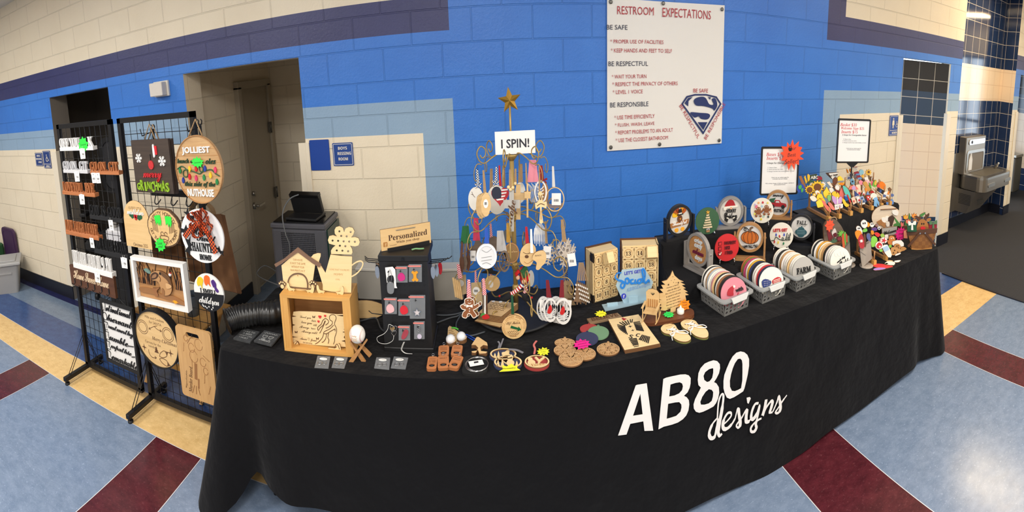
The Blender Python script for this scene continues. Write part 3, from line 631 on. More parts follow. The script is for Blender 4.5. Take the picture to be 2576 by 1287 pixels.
# dark board with red and green lettering, a second one behind it
def darkboard(label, dx, dy, front):
 Y = 2.15+dy; p, w, h = fr(338.5+dx, 432+dx, 417, 134, Y); t = thing('wooden_sign', label, 'sign', TR(p, 0, 0, 0))
 g = G(); g.box((0,0,0), (w,.018,h), 'dark_board'); g.obj('board', t)
 g = G(); g.tube([(-w*.14,.004,h/2), (0,.012,h/2+.085), (w*.14,.004,h/2)], .004, 'jute', 6); g.obj('hanging_cord', t)
 if not front: return
 def snow(cx, cz, r):
  g = G()
  for k in range(6):
   a = k*pi/3; c, s = cos(a), sin(a); g.ribbon([(cx,cz), (cx+r*c,cz+r*s)], r*.15, -.014, -.009, 'white')
   for u in (.45,.72):
    for d in (-.9,.9): g.ribbon([(cx+u*r*c,cz+u*r*s), (cx+u*r*c+r*.3*cos(a+d),cz+u*r*s+r*.3*sin(a+d))], r*.12, -.014, -.009, 'white')
  g.obj('snowflake', t)
 snow(-w*.32, h*.16, .028); snow(w*.3, h*.1, .03)
 g = G(); g.prism(circ(.022, 20, -w*.0, h*.03, ry=.026), -.016, -.009, X('glitter_red', (160,20,30), .35, kind='noise', rgb2=(215,70,70), sc=600)); g.box((0,-.012,h*.15), (.003,.003,.05), 'black'); g.obj('bauble', t)
 g = G(); g.prism(rect(.024,.05,.05,h*.3), -.014, -.009, C(200,30,40)); g.prism(spl([(.03,h*.3+.03), (.042,h*.3+.026), (.044,h*.3-.03), (.03,h*.3-.036)], 3), -.016, -.009, 'white'); g.obj('cuff', t)
 g = G(); g.text('merry', .0, -h*.2, -.009, C(196,38,44), w=w*.5, h=h*.17, style='script', ext=.007); g.obj('script_lettering', t)
 g = G()
 for i, ch in enumerate('GRINCHMAS'): g.text(ch, -w*.4+i*w*.096, -h*.37+(.004 if i % 2 else -.003), -.009, C(140,178,42), w=w*(.085 if ch not in 'I' else .04), h=h*(.17+.03*((i*5) % 3-1)), style='bold', ext=.008, rot=.08*((i*7) % 3-1))
 g.obj('block_lettering', t, label='lime green raised letters')
darkboard('second dark wooden square board hanging behind the holiday board', 9, .03, False)
darkboard('dark wooden square board with red script and lime green holiday lettering', 0, 0, True)
# round holiday-lights sign
p, w, h = fr(443, 560, 425, 172, 2.13); t = thing('round_sign', 'round pale wood sign with a string of coloured holiday lights', 'sign', TR(p)); r = (w+h)/4; r1, r2 = w/2, h/2
g = G(); g.prism(circ(r1, 48, ry=r2), 0, .014, 'oak_round'); g.obj('backing', t)
g = G(); g.prism([circ(r1, 48, ry=r2), circ(r1*.975, 48, ry=r2*.975)[::-1]], -.006, 0, 'oak'); g.obj('rim', t)
for k, zz in enumerate((.55,.32,.1,-.14,-.38,-.6)): pass
g = G()
for zz in (.6,.4,.2,0,-.2,-.4,-.6): g.box((0,-.0006,zz*r2), (2*r1*math.sqrt(1-zz*zz)*.96,.001,.0016), 'burn_light')
g.obj('plank_lines', t)
g = G(); g.text('JOLLIEST', -.02*r1, .55*r2, 0, 'white', w=r1*1.2, h=r2*.24, style='bold', ext=.007); g.text('NUTHOUSE', 0, -.68*r2, 0, 'white', w=r1*1.12, h=r2*.22, style='bold', ext=.007); g.obj('white_lettering', t, label='white raised letters')
g = G(); gm = C(38,70,46); g.text('bunch of', -.5*r1, .24*r2, 0, gm, w=r1*.78, h=r2*.17, style='ital', ext=.006); g.text('oles', .55*r1, .24*r2, 0, gm, w=r1*.42, h=r2*.16, style='ital', ext=.006); g.text('this side of the', 0, -.44*r2, 0, gm, w=r1*1.3, h=r2*.17, style='ital', ext=.006); g.obj('green_lettering', t, label='dark green raised letters')
g = G(); wr = [(-.92,.02), (-.7,.1), (-.5,-.02), (-.5,-.2), (-.66,-.2), (-.66,-.05), (-.5,.0), (-.2,-.06), (.05,-.12), (.2,-.02), (.18,.09), (.06,.07), (.1,-.06), (.35,-.02), (.55,.0), (.72,-.12), (.86,-.18)]
g.tube([(a*r1,-.004,b*r2) for a, b in spl(wr, 4, False)], .0032, C(40,84,50), 6); g.obj('light_wire', t)
for x, z, c, up in ((-.8,-.04,(32,120,66),-1), (-.36,.03,(240,190,40),1), (-.08,.02,(200,28,34),-.7), (.3,.02,(30,60,150),-1), (.72,-.0,(214,60,96),1), (-.4,-.22,(200,24,36),-1), (-.12,-.26,(206,56,100),-1), (.22,-.24,(36,130,72),-1), (.5,-.17,(240,190,40),-1), (.74,-.36,(32,124,66),-1), (-.7,-.33,(28,50,140),-1)):
 g = G(); g.prism(mv(spl([(0,.03), (.012,.012), (.013,-.008), (0,-.024), (-.013,-.008), (-.012,.012)], 3), x*r1, z*r2, .62, 0 if up < 0 else pi), -.009, 0, C(*c)); g.obj('light_bulb', t)
g = G(); g.tube([(-.05,.004,r2*.96), (0,.02,r2+.08), (.05,.004,r2*.96)], .005, 'jute', 6); g.obj('hanging_cord', t)
burst('price_burst', 'green starburst reading Censored on the round holiday lights sign', (p.x+.005, p.y-.012, p.z+.22*r2), 0, .048, (44,222,66), ('Censored',), sq=.62, n=10, seed=6)
# arch-topped photo board
p, w, h = fr(313, 376, 563, 117, 2.2); t = thing('arch_sign', 'arched plywood footprint sign with green holly leaves', 'sign', TR(p))
g = G(); arch = [(-w/2,-h/2), (w/2,-h/2)]+[(w/2*cos(a), h/2-w*.52+w*.52*sin(a)) for a in [pi*i/20 for i in range(21)]]; g.prism(arch, 0, .005, 'ply', 'ply_edge'); g.obj('board', t)
g = G(); g.text('CUTEST LITTLE', 0, h*.335, -.0005, 'burn', w=w*.5, h=.016); g.text('Christmas 2025', w*.06, -h*.44, -.0005, 'burn', w=w*.56, h=.022, style='ital'); g.obj('engraving', t)
g = G(); g.text('mistletoes', 0, h*.26, 0, 'white', w=w*.66, h=.036, style='script', ext=.004); g.obj('lettering', t)
leaf = [(0,0), (.02,.016), (.03,.012), (.045,.022), (.06,.008), (.055,-.008), (.04,-.012), (.028,-.02), (.015,-.012)]
g = G(); g.prism(mv(leaf, .006, h*.15, .95, .0), -.003, 0, C(24,84,50)); g.prism(mv([(-a, b) for a, b in leaf][::-1], -.006, h*.16, .95, -.15), -.003, 0, C(24,84,50)); g.obj('holly_leaves', t)
g = G(); [g.prism(circ(.011, 12, x, h*.15+z), -.004, 0, C(190,26,34)) for x, z in ((-.006,.006), (.008,.005), (.002,-.008))]; g.obj('berries', t)
# log slice sign
p, w, h = fr(372, 453.5, 573, 97, 2.19); t = thing('log_slice_sign', 'round bark-edged log slice sign with burned lettering', 'sign', TR(p)); r1, r2 = w/2, h/2
rn = random.Random(2); o1 = [(a*(1+.03*rn.uniform(-1,1)), b*(1+.03*rn.uniform(-1,1))) for a, b in circ(r1, 40, ry=r2)]
g = G(); g.prism(o1, .001, .02, X('bark', (70,50,36), .9, kind='noise', rgb2=(110,84,60), sc=60, bump=.5)); g.obj('bark', t)
g = G(); g.prism([(a*.93, b*.93) for a, b in o1], -.002, .01, 'ply');
for k in (.2,.36,.52,.86): g.prism([circ(r1*k, 32, ry=r2*k), circ(r1*k-.0012, 32, ry=r2*k-.0012)[::-1]], -.0024, -.002, C(206,168,116))
g.obj('slice', t)
def arctext(g, s, r1, r2, a0, a1, y, m, h, flip=False, style='sans'):
 n = len(s)
 for i, ch in enumerate(s):
  if ch == ' ': continue
  a = a0+(a1-a0)*(i/(n-1) if n > 1 else .5); g.text(ch, r1*cos(a), r2*sin(a), y, m, h=h, style=style, rot=(a+pi/2 if flip else a-pi/2))
g = G(); arctext(g, 'HIPPITY HOPPITY', r1*.74, r2*.76, pi*.86, pi*.14, -.003, 'burn', .024); arctext(g, 'GET THE ', r1*.76, r2*.76, pi*1.06, pi*1.36, -.003, 'burn', .02, True); arctext(g, 'OFF MY PROPERTY', r1*.74, r2*.76, pi*1.52, pi*1.98, -.003, 'burn', .021, True)
for s in (-1, 1):
 for k in range(4): g.ribbon([(s*(.05+.012*k),-.03+.004*k), (s*(.055+.012*k),.03), (s*(.045+.011*k),.045)], .003, -.0034, -.002, 'burn', 3)
 g.ribbon(circ(.012, 9, s*.016, -.035), .003, -.0034, -.002, 'burn', 1)
g.ribbon([(-.03,-.07), (-.035,-.05), (0,-.045), (.035,-.05), (.03,-.07), (0,-.066), (-.03,-.07)], .003, -.0034, -.002, 'burn', 3); g.obj('engraving', t)
gl = X('neon_2cde42', (44,222,66), .7)
for s in (-1, 1):
 g = G(); g.prism(mv([(-.026,.03), (.0,.036), (.028,.034), (.03,-.005), (.02,-.03), (.012,-.008), (.004,-.03), (-.004,-.006), (-.018,-.022)], s*.044+.004, .04, 1, -s*.1), -.006, -.004, gl)
 tag(g.obj('paper_cutout', None, TR(p)), 'green paper cutout taped on the log slice, %s hand' % ('left' if s < 0 else 'right'), 'paper')
burst('price_burst', 'green burst reading Last one at the bottom of the log slice', (p.x-.035, p.y-.012, p.z-.1), 0, .05, (44,222,66), ('Last','one!'), n=9)
# haunted home sign with a bow
p, w, h = fr(457, 562, 593, 134, 2.17); t = thing('round_sign', 'round white haunted home sign with black lettering and bats', 'sign', TR(p)); r1, r2 = w/2, h/2
g = G(); g.prism(circ(r1, 48, ry=r2), 0, .01, C(232,232,232)); g.obj('backing', t)
g = G(); [g.text(s, x*r1, z*r2, 0, 'black', w=ww*r1, h=hh*r2, style=st, ext=.005) for s, x, z, ww, hh, st in (('Home',-.02,.18,.95,.28,'script'), ('Sweet',.2,-.06,.9,.24,'script'), ('HAUNTED',.06,-.42,1.16,.34,'serif'), ('HOME',.08,-.78,.56,.2,'serif'))]; g.obj('lettering', t)
bat = [(0,.01), (.03,.03), (.028,.01), (.045,.0), (.02,.0), (.012,-.012), (0,-.004), (-.012,-.012), (-.02,0), (-.045,0), (-.028,.01), (-.03,.03)]
for x, z, s, a in ((-.5,.68,1.1,-.6), (-.8,.14,.9,.4), (.78,-.5,.7,-.7), (-.62,-.45,1.3,1.4)): g = G(); g.prism(mv(bat, x*r1, z*r2, s, a), -.005, 0, 'black'); g.obj('bat', t)
bw = thing('ribbon_bow', 'orange and black plaid ribbon bow on the haunted home sign', 'bow', TR((p.x+.02, p.y-.012, p.z+.55*r2)))
rn = random.Random(4)
for k in range(8):
 a = k*pi/4+.3; L_ = .06+.015*(k % 2); g = G(); c = V((cos(a)*L_*.55,-.012,sin(a)*L_*.55+.005))
 pts = [(0,-.006,0), (cos(a-.35)*L_,-.02,sin(a-.35)*L_), (cos(a)*L_*1.15,-.03,sin(a)*L_*1.15), (cos(a+.35)*L_,-.008,sin(a+.35)*L_), (0,-.006,0)]
 vs = []; pp = spl(pts, 4, False)
 for q in pp: vs += [(q[0]-sin(a)*.0,q[1]-.016,q[2]), (q[0],q[1]+.014,q[2])]
 g.add(vs, [(2*i, 2*i+1, 2*i+3, 2*i+2) for i in range(len(pp)-1)], 'plaid', True); g.obj('loop', bw)
for pts in ([(0,0), (-.06,-.03), (-.12,-.075), (-.135,-.09)], [(0,0), (.05,-.06), (.075,-.12), (.09,-.16)]):
 g = G(); g.ribbon(pts, .034, -.016, -.014, 'plaid'); g.obj('tail', bw)
g = G(); g.sph((0,-.03,0), .014, 'plaid'); g.obj('knot', bw)
# framed bass picture
p, w, h = fr(339, 473, 710, 130, 2.19); h = .285; w = .47; p.z -= .0
t = thing('framed_picture', 'white framed layered wood picture of a leaping bass fish', 'picture', TR((p.x, 2.19, p.z), 0, 0, -.02))
g = G(); g.prism([rect(w, h), rect(w-.044, h-.044)[::-1]], -.022, .022, 'white'); g.obj('frame', t)
g = G(); g.box((0,.012,0), (w-.05,.006,h-.05), 'oak'); g.obj('backing', t)
iw, ih = w-.048, h-.048; g = G(); rn = random.Random(8)
for k in range(84):
 x = -iw/2+iw*rn.random(); b = -ih*.12; hh = ih*(.3+.3*rn.random()); d = rn.uniform(-.05,.05)
 if abs(x) < .05: continue
 g.ribbon([(x,b), (x+d*.4,b+hh*.6), (max(-iw/2,min(iw/2,x+d)),min(ih/2,b+hh))], [.006,.005,.0025], .003+.00005*k, .008, C(48,30,18) if k % 3 else C(150,100,58), 3)
g.obj('reeds', t)
g = G(); g.prism(spl([(-iw/2+.01,-.06), (-.1,-.05), (0,-.075), (.1,-.07), (iw/2-.01,-.1), (iw/2-.03,-.115), (.05,-.1), (-.08,-.085), (-iw/2+.02,-.085)], 3), .0, .008, C(150,104,62)); g.obj('shore', t)
FP = lambda l: [(q[0], q[1]-0) for q in PL(cr(300,480,4.153,l), p)]
fish = spl(FP([(338,905),(360,928),(402,935),(425,965),(440,1010),(448,1055),(470,1084),(505,1088),(540,1072),(556,1025),(550,960),(522,895),(478,855),(430,832),(385,832),(345,846),(332,868),(340,885)]), 4)
g = G(); g.prism(fish, -.008, .004, C(186,140,92), 'burn'); g.prism(spl(FP([(340,905),(345,860),(385,842),(420,868),(400,905),(360,918)]), 3), -.010, -.008, C(70,48,34)); g.prism(spl(FP([(352,900),(362,872),(388,860),(402,875),(388,898)]), 3), -.012, -.010, C(150,110,76)); g.prism(spl(FP([(430,835),(480,858),(524,900),(550,965),(545,990),(505,925),(455,880)]), 3), -.010, -.008, C(104,72,44)); g.prism(spl(FP([(500,955),(555,985),(548,1010),(505,1012)]), 3), -.012, -.008, C(210,166,116), 'burn'); g.prism(spl(FP([(455,1010),(480,1035),(478,1085),(455,1060)]), 3), -.011, -.008, C(150,104,62), 'burn'); g.prism(circ(.0075, 12, *FP([(437,858)])[0]), -.012, -.008, 'black'); g.ribbon(FP([(425,885),(440,910),(435,940)]), .003, -.0105, -.008, 'burn'); g.obj('fish', t)
g = G(); g.prism(spl(FP([(425,1005),(395,1040),(410,1085),(385,1105),(372,1065),(345,1010),(385,1010)]), 3), -.005, .004, C(150,100,60), 'burn'); g.obj('tail_fin', t)
g = G(); g.prism(spl(FP([(262,815),(300,850),(332,858),(310,820),(280,803)]), 3), -.006, .004, C(110,138,128)); g.obj('lure', t)
g = G(); g.sph((.1,0,.06), .011, 'white', 10); g.sph((.102,0,.066), .0075, C(190,60,60), 8); g.obj('bobber', t)
g = G(); g.prism(star(8,.024,.012,0,0,jit=.3,seed=4,sq=.6), -.012, -.011, C(240,164,30)); one(g, 'price_burst', 'small orange paper scrap stuck in the framed picture corner', 'paper', TR((p.x+.13, 2.186, p.z-.092)))
# half black half white round sign
p, w, h = fr(489, 562, 735, 91, 2.17); t = thing('round_sign', 'small round sign, white top and black spotted bottom', 'sign', TR(p)); r1, r2 = w/2, h/2
g = G(); g.prism(circ(r1, 40, ry=r2), 0, .01, 'white'); g.obj('backing', t)
g = G(); g.prism([(r1*cos(a), r2*sin(a)) for a in [pi+.12-.0+i*(pi-.24+.12)/24 for i in range(25)]], -.004, 0, 'black')
rn = random.Random(3)
for k in range(26):
 a = -rn.uniform(.25, pi-.25); q = rn.uniform(.3,.93); x, z = r1*q*cos(a), r2*q*sin(a)
 if z < -.03*1 and not (abs(x) < r1*.55 and -r2*.62 < z < -r2*.2): g.prism(rect(.007,.008,x,z), -.0048, -.004, 'white')
g.obj('lower_half', t)
g = G(); g.text('I SMELL', .0, r2*.06, 0, 'black', w=r1*1.1, h=r2*.24, style='serif', ext=.004); g.obj('black_lettering', t)
g = G(); g.text('children', 0, -r2*.42, -.004, 'white', w=r1*1.35, h=r2*.36, style='script', ext=.004); g.obj('white_lettering', t)
for x, z, c, k in ((-.5,.48,(228,196,36),1), (.0,.62,(234,104,34),2), (.42,.46,(74,38,120),3)):
 g = G(); o = spl([(-.018,.02), (.0,.03), (.018,.02), (.016,-.01), (.02,-.026), (.004,-.012), (-.008,-.024), (-.02,-.01)], 3) if k < 3 else spl([(-.01,.02), (.008,.026), (.018,.004), (.012,-.014), (.02,-.034), (.008,-.04), (-.002,-.02), (.004,-.002), (-.006,-.012)], 3)
 g.prism(mv(o, x*r1, z*r2, 1.1, .3*(k-2)), -.004, 0, C(*c)); g.obj('coloured_shape', t)
# santa tray
p, w, h = fr(342, 448, 853, 139, 2.17); r1, r2 = w/2, h/2; t = thing('round_tray', 'round pale wood cookie tray with a black rim on the rack', 'tray', TR(p))
g = G(); g.prism(circ(r1*.96, 48, ry=r2*.96), .004, .012, 'ply'); g.obj('base', t)
g = G(); g.prism([circ(r1, 48, ry=r2), circ(r1*.955, 48, ry=r2*.955)[::-1]], -.006, .045, 'black'); g.obj('rim', t)
g = G(); y = .0036; cut = 'burn'
for s, x, z, ww, st in (('Milk and Cookies',.0,.7,.86,'sans'), ('for SANTA',.02,.55,.56,'sans'), ('Merry Christmas',.34,-.02,1.1,'ital'), ('Carrots for the',-.2,-.2,.72,'sans'), ('reindeer',-.22,-.33,.4,'sans')): g.text(s, x*r1, z*r2, y, cut, w=ww*r1, style=st)
for cx in (-.6, .55):
 for k in (0, .012): g.prism([circ(r1*.25-k, 24, cx*r1, .28*r2, ry=r2*.25-k), circ(r1*.25-k-.003, 24, cx*r1, .28*r2, ry=r2*.25-k-.003)[::-1]], y-.0004, .004, cut)
def arrow(pts): g.ribbon([(a*r1, b*r2) for a, b in pts], .003, y-.0004, .004, cut); (ax_, az_), (bx_, bz_) = pts[-2], pts[-1]; an = math.atan2((bz_-az_)*r2, (bx_-ax_)*r1); [g.ribbon([(bx_*r1, bz_*r2), (bx_*r1-.016*cos(an+d), bz_*r2-.016*sin(an+d))], .003, y-.0004, .004, cut) for d in (-.5,.5)]
arrow([(.1,.48), (-.1,.4), (-.3,.28)]); arrow([(-.05,.44), (.1,.36), (.28,.34)]); arrow([(-.44,-.48), (-.42,-.62), (-.3,-.72), (-.1,-.68)])
g.prism(star(4,.024,.006,-.64*r1,-.45*r2), y-.0004, .004, cut); g.prism(star(4,.026,.006,.58*r1,-.34*r2), y-.0004, .004, cut); g.prism([(-.03,-.02), (.03,-.02), (.012,0), (.022,0), (.006,.018), (.012,.018), (0,.04), (-.012,.018), (-.006,.018), (-.022,0), (-.012,0)] and mv([(-.03,-.02), (.03,-.02), (.012,0), (.022,0), (.006,.018), (.012,.018), (0,.04), (-.012,.018), (-.006,.018), (-.022,0), (-.012,0)], -.06*r1, -.42*r2, .7), y-.0004, .004, cut)
for cx, cz, a in ((.2,-.5,.5), (.2,-.72,-.2)): g.ribbon(mv([(-.03,0), (-.01,.014), (.03,.016), (.034,-.014), (-.005,-.014), (-.03,0)], cx*r1, cz*r2, 1.1, a), .0028, y-.0004, .004, cut, 3); g.prism(mv(star(3,.018,.006), cx*r1+.05*cos(a), cz*r2+.05*sin(a), 1, a-pi/2), y-.0004, .004, cut)
g.obj('engraving', t)
# cutting board
t = thing('cutting_board', 'tall bamboo cutting board with engraved vegetables hanging on the rack', 'cutting board', TR((-1.80, 2.17, .455))); w, h = .28, .43
g = G(); g.prism([rrect(w, h, .022), rrect(.105,.032,.015,-.005,h*.40)[::-1]], -.009, .009, 'bamboo'); g.obj('board', t)
g = G(); y = -.0096; m = X('burn_soft', (150,104,62), .7)
g.text('Murder Board', -.055, -.1, y, 'burn', w=.16, h=.026, style='serif', rot=pi/2-.15); g.text('Vegetable', -.09, -.11, y, 'burn', w=.12, h=.016, style='script', rot=pi/2-.15)
g.prism(mv(rect(.022,.10), -.005, -.04, 1, -.12), y-.0003, -.009, m); g.prism(mv(rect(.012,.06), .008, -.11, 1, -.12), y-.0003, -.009, m)
for cx, cz, rr in ((.04,.13,.03), (-.01,.05,.032), (-.02,.1,.024), (.06,.03,.022), (.075,-.02,.018), (-.06,.15,.016)): g.ribbon(circ(rr, 12, cx, cz, ry=rr*1.15, a0=.4), .0022, y-.0003, -.009, m, 1)
for s, cx, cz, a in (('~',-.085,.09,1.4), ('~',-.03,.0,1.45), ('~',.09,.06,-.5), ('~',.06,-.07,1.4), ('~',.09,-.13,1.2)): g.text(s, cx, cz, y, m, h=.014, rot=a)
g.ribbon([(-.05,.12), (-.02,.16), (.0,.165)], .003, y-.0003, -.009, m, 3); [g.ribbon([(-.03+.015*k,-.13), (-.05+.03*k,-.18)], .003, y-.0003, -.009, m) for k in range(3)]
g.obj('engraving', t)
g = G(); g.tube([(-.02,.004,h*.37), (-.03,.03,h*.40), (-.02,.05,h*.46)], .003, 'black', 5); g.obj('hook', t)
# ----------------------------------------------------------------- behind the racks
# kraft paper bags hanging on the back of the rack
def bagset(pl, pr, pbl, pbr, n, label):
 for k in range(n):
  Y = 2.42+.018*k; a, b, c_, d_ = (ay(q[0]+3*k, q[1]+1*k, Y) for q in (pl, pr, pbl, pbr)); o = (a+b)/2; t = thing('paper_bag', label % (('nearest the rack','second from the rack','third from the rack','furthest from the rack')[k]), 'paper bag', TR(o), 'kraft paper bags')
  g = G(); v = []
  for q, yy in ((a,.004), (b,.004), (d_,.008), (c_,.008)): v += [(q.x-o.x, -yy, q.z-o.z), (q.x-o.x, yy, q.z-o.z)]
  g.add(v, [(0,6,4,2), (1,3,5,7), (2,4,5,3), (0,1,7,6), (4,6,7,5)], 'kraft'); g.obj('body', t)
  g = G(); wx = (b.x-a.x)/2
  for yy in (-.006,.006): g.tube(spl([(-wx*.5,yy,-.03), (-wx*.5,yy,.05), (0,yy*.5,.10), (wx*.5,yy,.05), (wx*.5,yy,-.03)], 4, False), .0045, 'jute', 6)
  g.obj('handle', t)
bagset((372,565), (448,560), (395,690), (470,705), 3, 'brown kraft paper bag of the left hanging set, %s')
bagset((458,545), (556,538), (480,705), (598,735), 4, 'brown kraft paper bag of the right hanging set, %s')
g = G(); g.box((0,0,0), (.46,.03,.04), 'black_metal')
for x in (-.2,-.05,.08,.2): g.tube(spl([(x,0,-.02), (x,-.02,-.06), (x+.03,-.03,-.07), (x+.06,-.02,-.04)], 4, False), .004, 'black_metal', 5)
one(g, 'hook_rail', 'black hook rail carrying the kraft bags behind the rack', 'hook rail', TR((-1.96, 2.36, 1.405)))
# folding wooden tray table
t = thing('tray_table', 'folding light wood tray table standing behind the right rack', 'table', TR((-2.29, 2.64, 0)))
g = G(); g.box((0,0,.495), (.70,.38,.02), 'pine', bev=.006); g.obj('tabletop', t)
for x in (-.27,.27):
 for s in (-1,1): g = G(); g.tube([(x+s*.012,-s*.22,.0), (x+s*.012,s*.16,.485)], .017, 'pinez', 4, smooth=False); g.obj('leg', t)
for z, y in ((.14,-.128), (.14,.128)): g = G(); g.box((0,y,z), (.54,.02,.035), 'pine'); g.obj('stretcher', t)
g = G(); pp = at(487,790,.506); g.lathe([(.045,0), (.06,.14), (.062,.145), (.056,.14), (.042,.01)], X('cup_blue', (104,124,146), .4), 20); one(g, 'tumbler', 'blue-grey plastic tumbler on the tray table', 'cup', TR(pp))
# office chair, printer, jacket behind the left rack
t = thing('office_chair', 'black mesh office chair behind the left rack', 'chair', TR((-3.86, 3.50, 0), .3, s=1.18))
g = G(); g.prism([rrect(.46,.52,.1,0,1.12), rrect(.38,.44,.08,0,1.12)[::-1]], .2, .23, 'black_metal'); bk = g.obj('backrest', t)
g = G(); g.prism(rrect(.40,.46,.08,0,1.12), .212, .216, X('mesh_dark', (40,40,44), .8)); g.obj('mesh_panel', bk)
g = G(); g.box((0,0,.5), (.5,.48,.09), 'black_matte', bev=.03); g.obj('seat', t)
g = G(); g.box((0,.235,.7), (.06,.03,.42), 'black'); g.obj('back_bar', t)
for s in (-1,1): g = G(); g.tube(spl([(s*.25,.1,.5), (s*.29,.08,.6), (s*.29,.02,.72), (s*.28,-.1,.74)], 4, False), .018, 'black_metal', 6); g.box((s*.28,-.04,.75), (.07,.26,.03), 'black', bev=.01); g.obj('armrest', t)
g = G(); g.cyl((0,0,.1), (0,0,.46), .028, 'dark_steel'); g.obj('column', t)
for k in range(5):
 a = k*2*pi/5; g = G(); g.tube([(0,0,.11), (.27*cos(a),.27*sin(a),.08)], [.025,.016], 'black', 6); l_ = g.obj('leg', t); g = G(); g.cyl((.27*cos(a)-.015,.27*sin(a),.03), (.27*cos(a)+.015,.27*sin(a),.03), .03, 'black', 12); g.obj('caster', l_)
t = thing('storage_crate', 'black storage crate under the white printer', 'crate', TR((-3.50, 3.24, 0)))
g = G(); g.box((0,0,.29), (.34,.26,.58), 'black_matte', bev=.012); g.obj('body', t); g = G(); g.box((0,0,.595), (.36,.28,.03), 'black', bev=.008); g.obj('lid', t)
t = thing('printer', 'small white printer on a black crate behind the left rack', 'printer', TR((-3.50, 3.24, .61)))
g = G(); g.box((0,0,.10), (.30,.22,.20), C(222,222,226), bev=.02); g.obj('body', t); g = G(); g.box((0,-.112,.05), (.2,.01,.03), 'black'); g.obj('paper_slot', t); g = G(); g.cyl((.09,-.112,.14), (.09,-.118,.14), .012, C(70,80,90), 12); g.obj('button', t)
g = G(); g.lathe([(.03,0), (.03,.06), (.032,.06), (.032,.10), (.024,.10), (.012,.17)], C(210,205,196), 14); g.lathe([(.0325,.062), (.0325,.098)], C(236,190,20), 14); one(g, 'glue_bottle', 'white bottle with a yellow band on the printer', 'bottle', TR((-3.60, 3.22, .811)))
g = G(); o = spl([(-.1,.3), (-.05,.33), (.05,.33), (.1,.3), (.13,0), (.12,-.3), (0,-.33), (-.12,-.3), (-.13,0)], 3); g.prism(o, -.03, .03, X('navy_cloth', (24,32,66), .9)); one(g, 'jacket', 'navy jacket hanging over the office chair back', 'jacket', TR((-3.62, 3.62, 1.15), .3))
# storage tote far left
T = TR(V((-5.33, 2.72, 0)), .95)
t = thing('storage_tote', 'grey plastic storage tote with a lid against the left wall', 'storage tote', T)
g = G(); n_ = rrect(.50,.36,.04); b_ = rrect(.42,.29,.035); k = len(n_); g.add([(a,b,0) for a,b in b_]+[(a,b,.33) for a,b in n_], [(i,(i+1)%k,k+(i+1)%k,k+i) for i in range(k)]+[tuple(range(k))[::-1]], X('tote_grey', (150,150,150), .5)); g.box((0,-.165,.24), (.3,.025,.02), 'tote_grey'); g.obj('body', t)
g = G(); g.box((0,0,.345), (.55,.41,.035), X('tote_lid', (162,162,162), .5), bev=.012); g.box((0,0,.368), (.42,.28,.014), 'tote_lid', bev=.006); g.obj('lid', t)
g = G(); g.prism(rrect(.36,.46,.07), -.015, .015, X('purple', (62,36,72), .45)); g.prism([rrect(.30,.40,.05), rrect(.27,.37,.045)[::-1]], -.02, -.015, 'purple'); one(g, 'tote_lid', 'purple plastic tote lid leaning on the wall behind the grey tote', 'lid', TR((-5.62, 3.06, .40), -.02, .06))
g = G(); g.box((0,0,.21), (.26,.12,.42), X('green_plastic', (42,84,48), .5), bev=.03); one(g, 'bin', 'green plastic bin corner beside the purple lid', 'bin', TR((-5.90, 2.98, 0)))
# ================================================================= THE BOOTH TABLE (left half)
TX0, TX1, TY0, TY1 = -1.42, 3.08, 1.885, 2.65
t = thing('folding_table', 'long folding table hidden under the black cloth', 'table', TR(((TX0+TX1)/2, (TY0+TY1)/2, 0))); w = TX1-TX0; d = TY1-TY0
g = G(); g.box((0,0,TZ-.03), (w-.03,d-.03,.04), C(200,196,190), bev=.01); g.obj('tabletop', t)
for x in (-w/2+.22, -.1, .1, w/2-.22):
 for y in (-d/2+.12, d/2-.12): g = G(); g.cyl((x,y,.0), (x,y,TZ-.05), .014, 'black_metal', 10); g.cyl((x,y,0), (x,y,.03), .018, 'black', 10); g.obj('leg', t)
def hemz(x, y):
 if y < TY0+.05 and x < .6:
  k = [(-1.5,.0),(-1.40,.0),(-1.32,.10),(-1.22,.215),(-1.12,.20),(-1.0,.19),(-.7,.185),(-.3,.13),(.2,.06),(.6,.03)]
  for (a, za), (b, zb) in zip(k, k[1:]):
   if a <= x <= b: u = (x-a)/(b-a); return za+(zb-za)*u*u*(3-2*u)
 return .02+.012*sin(x*3.1)+.01*sin(x*7.7)
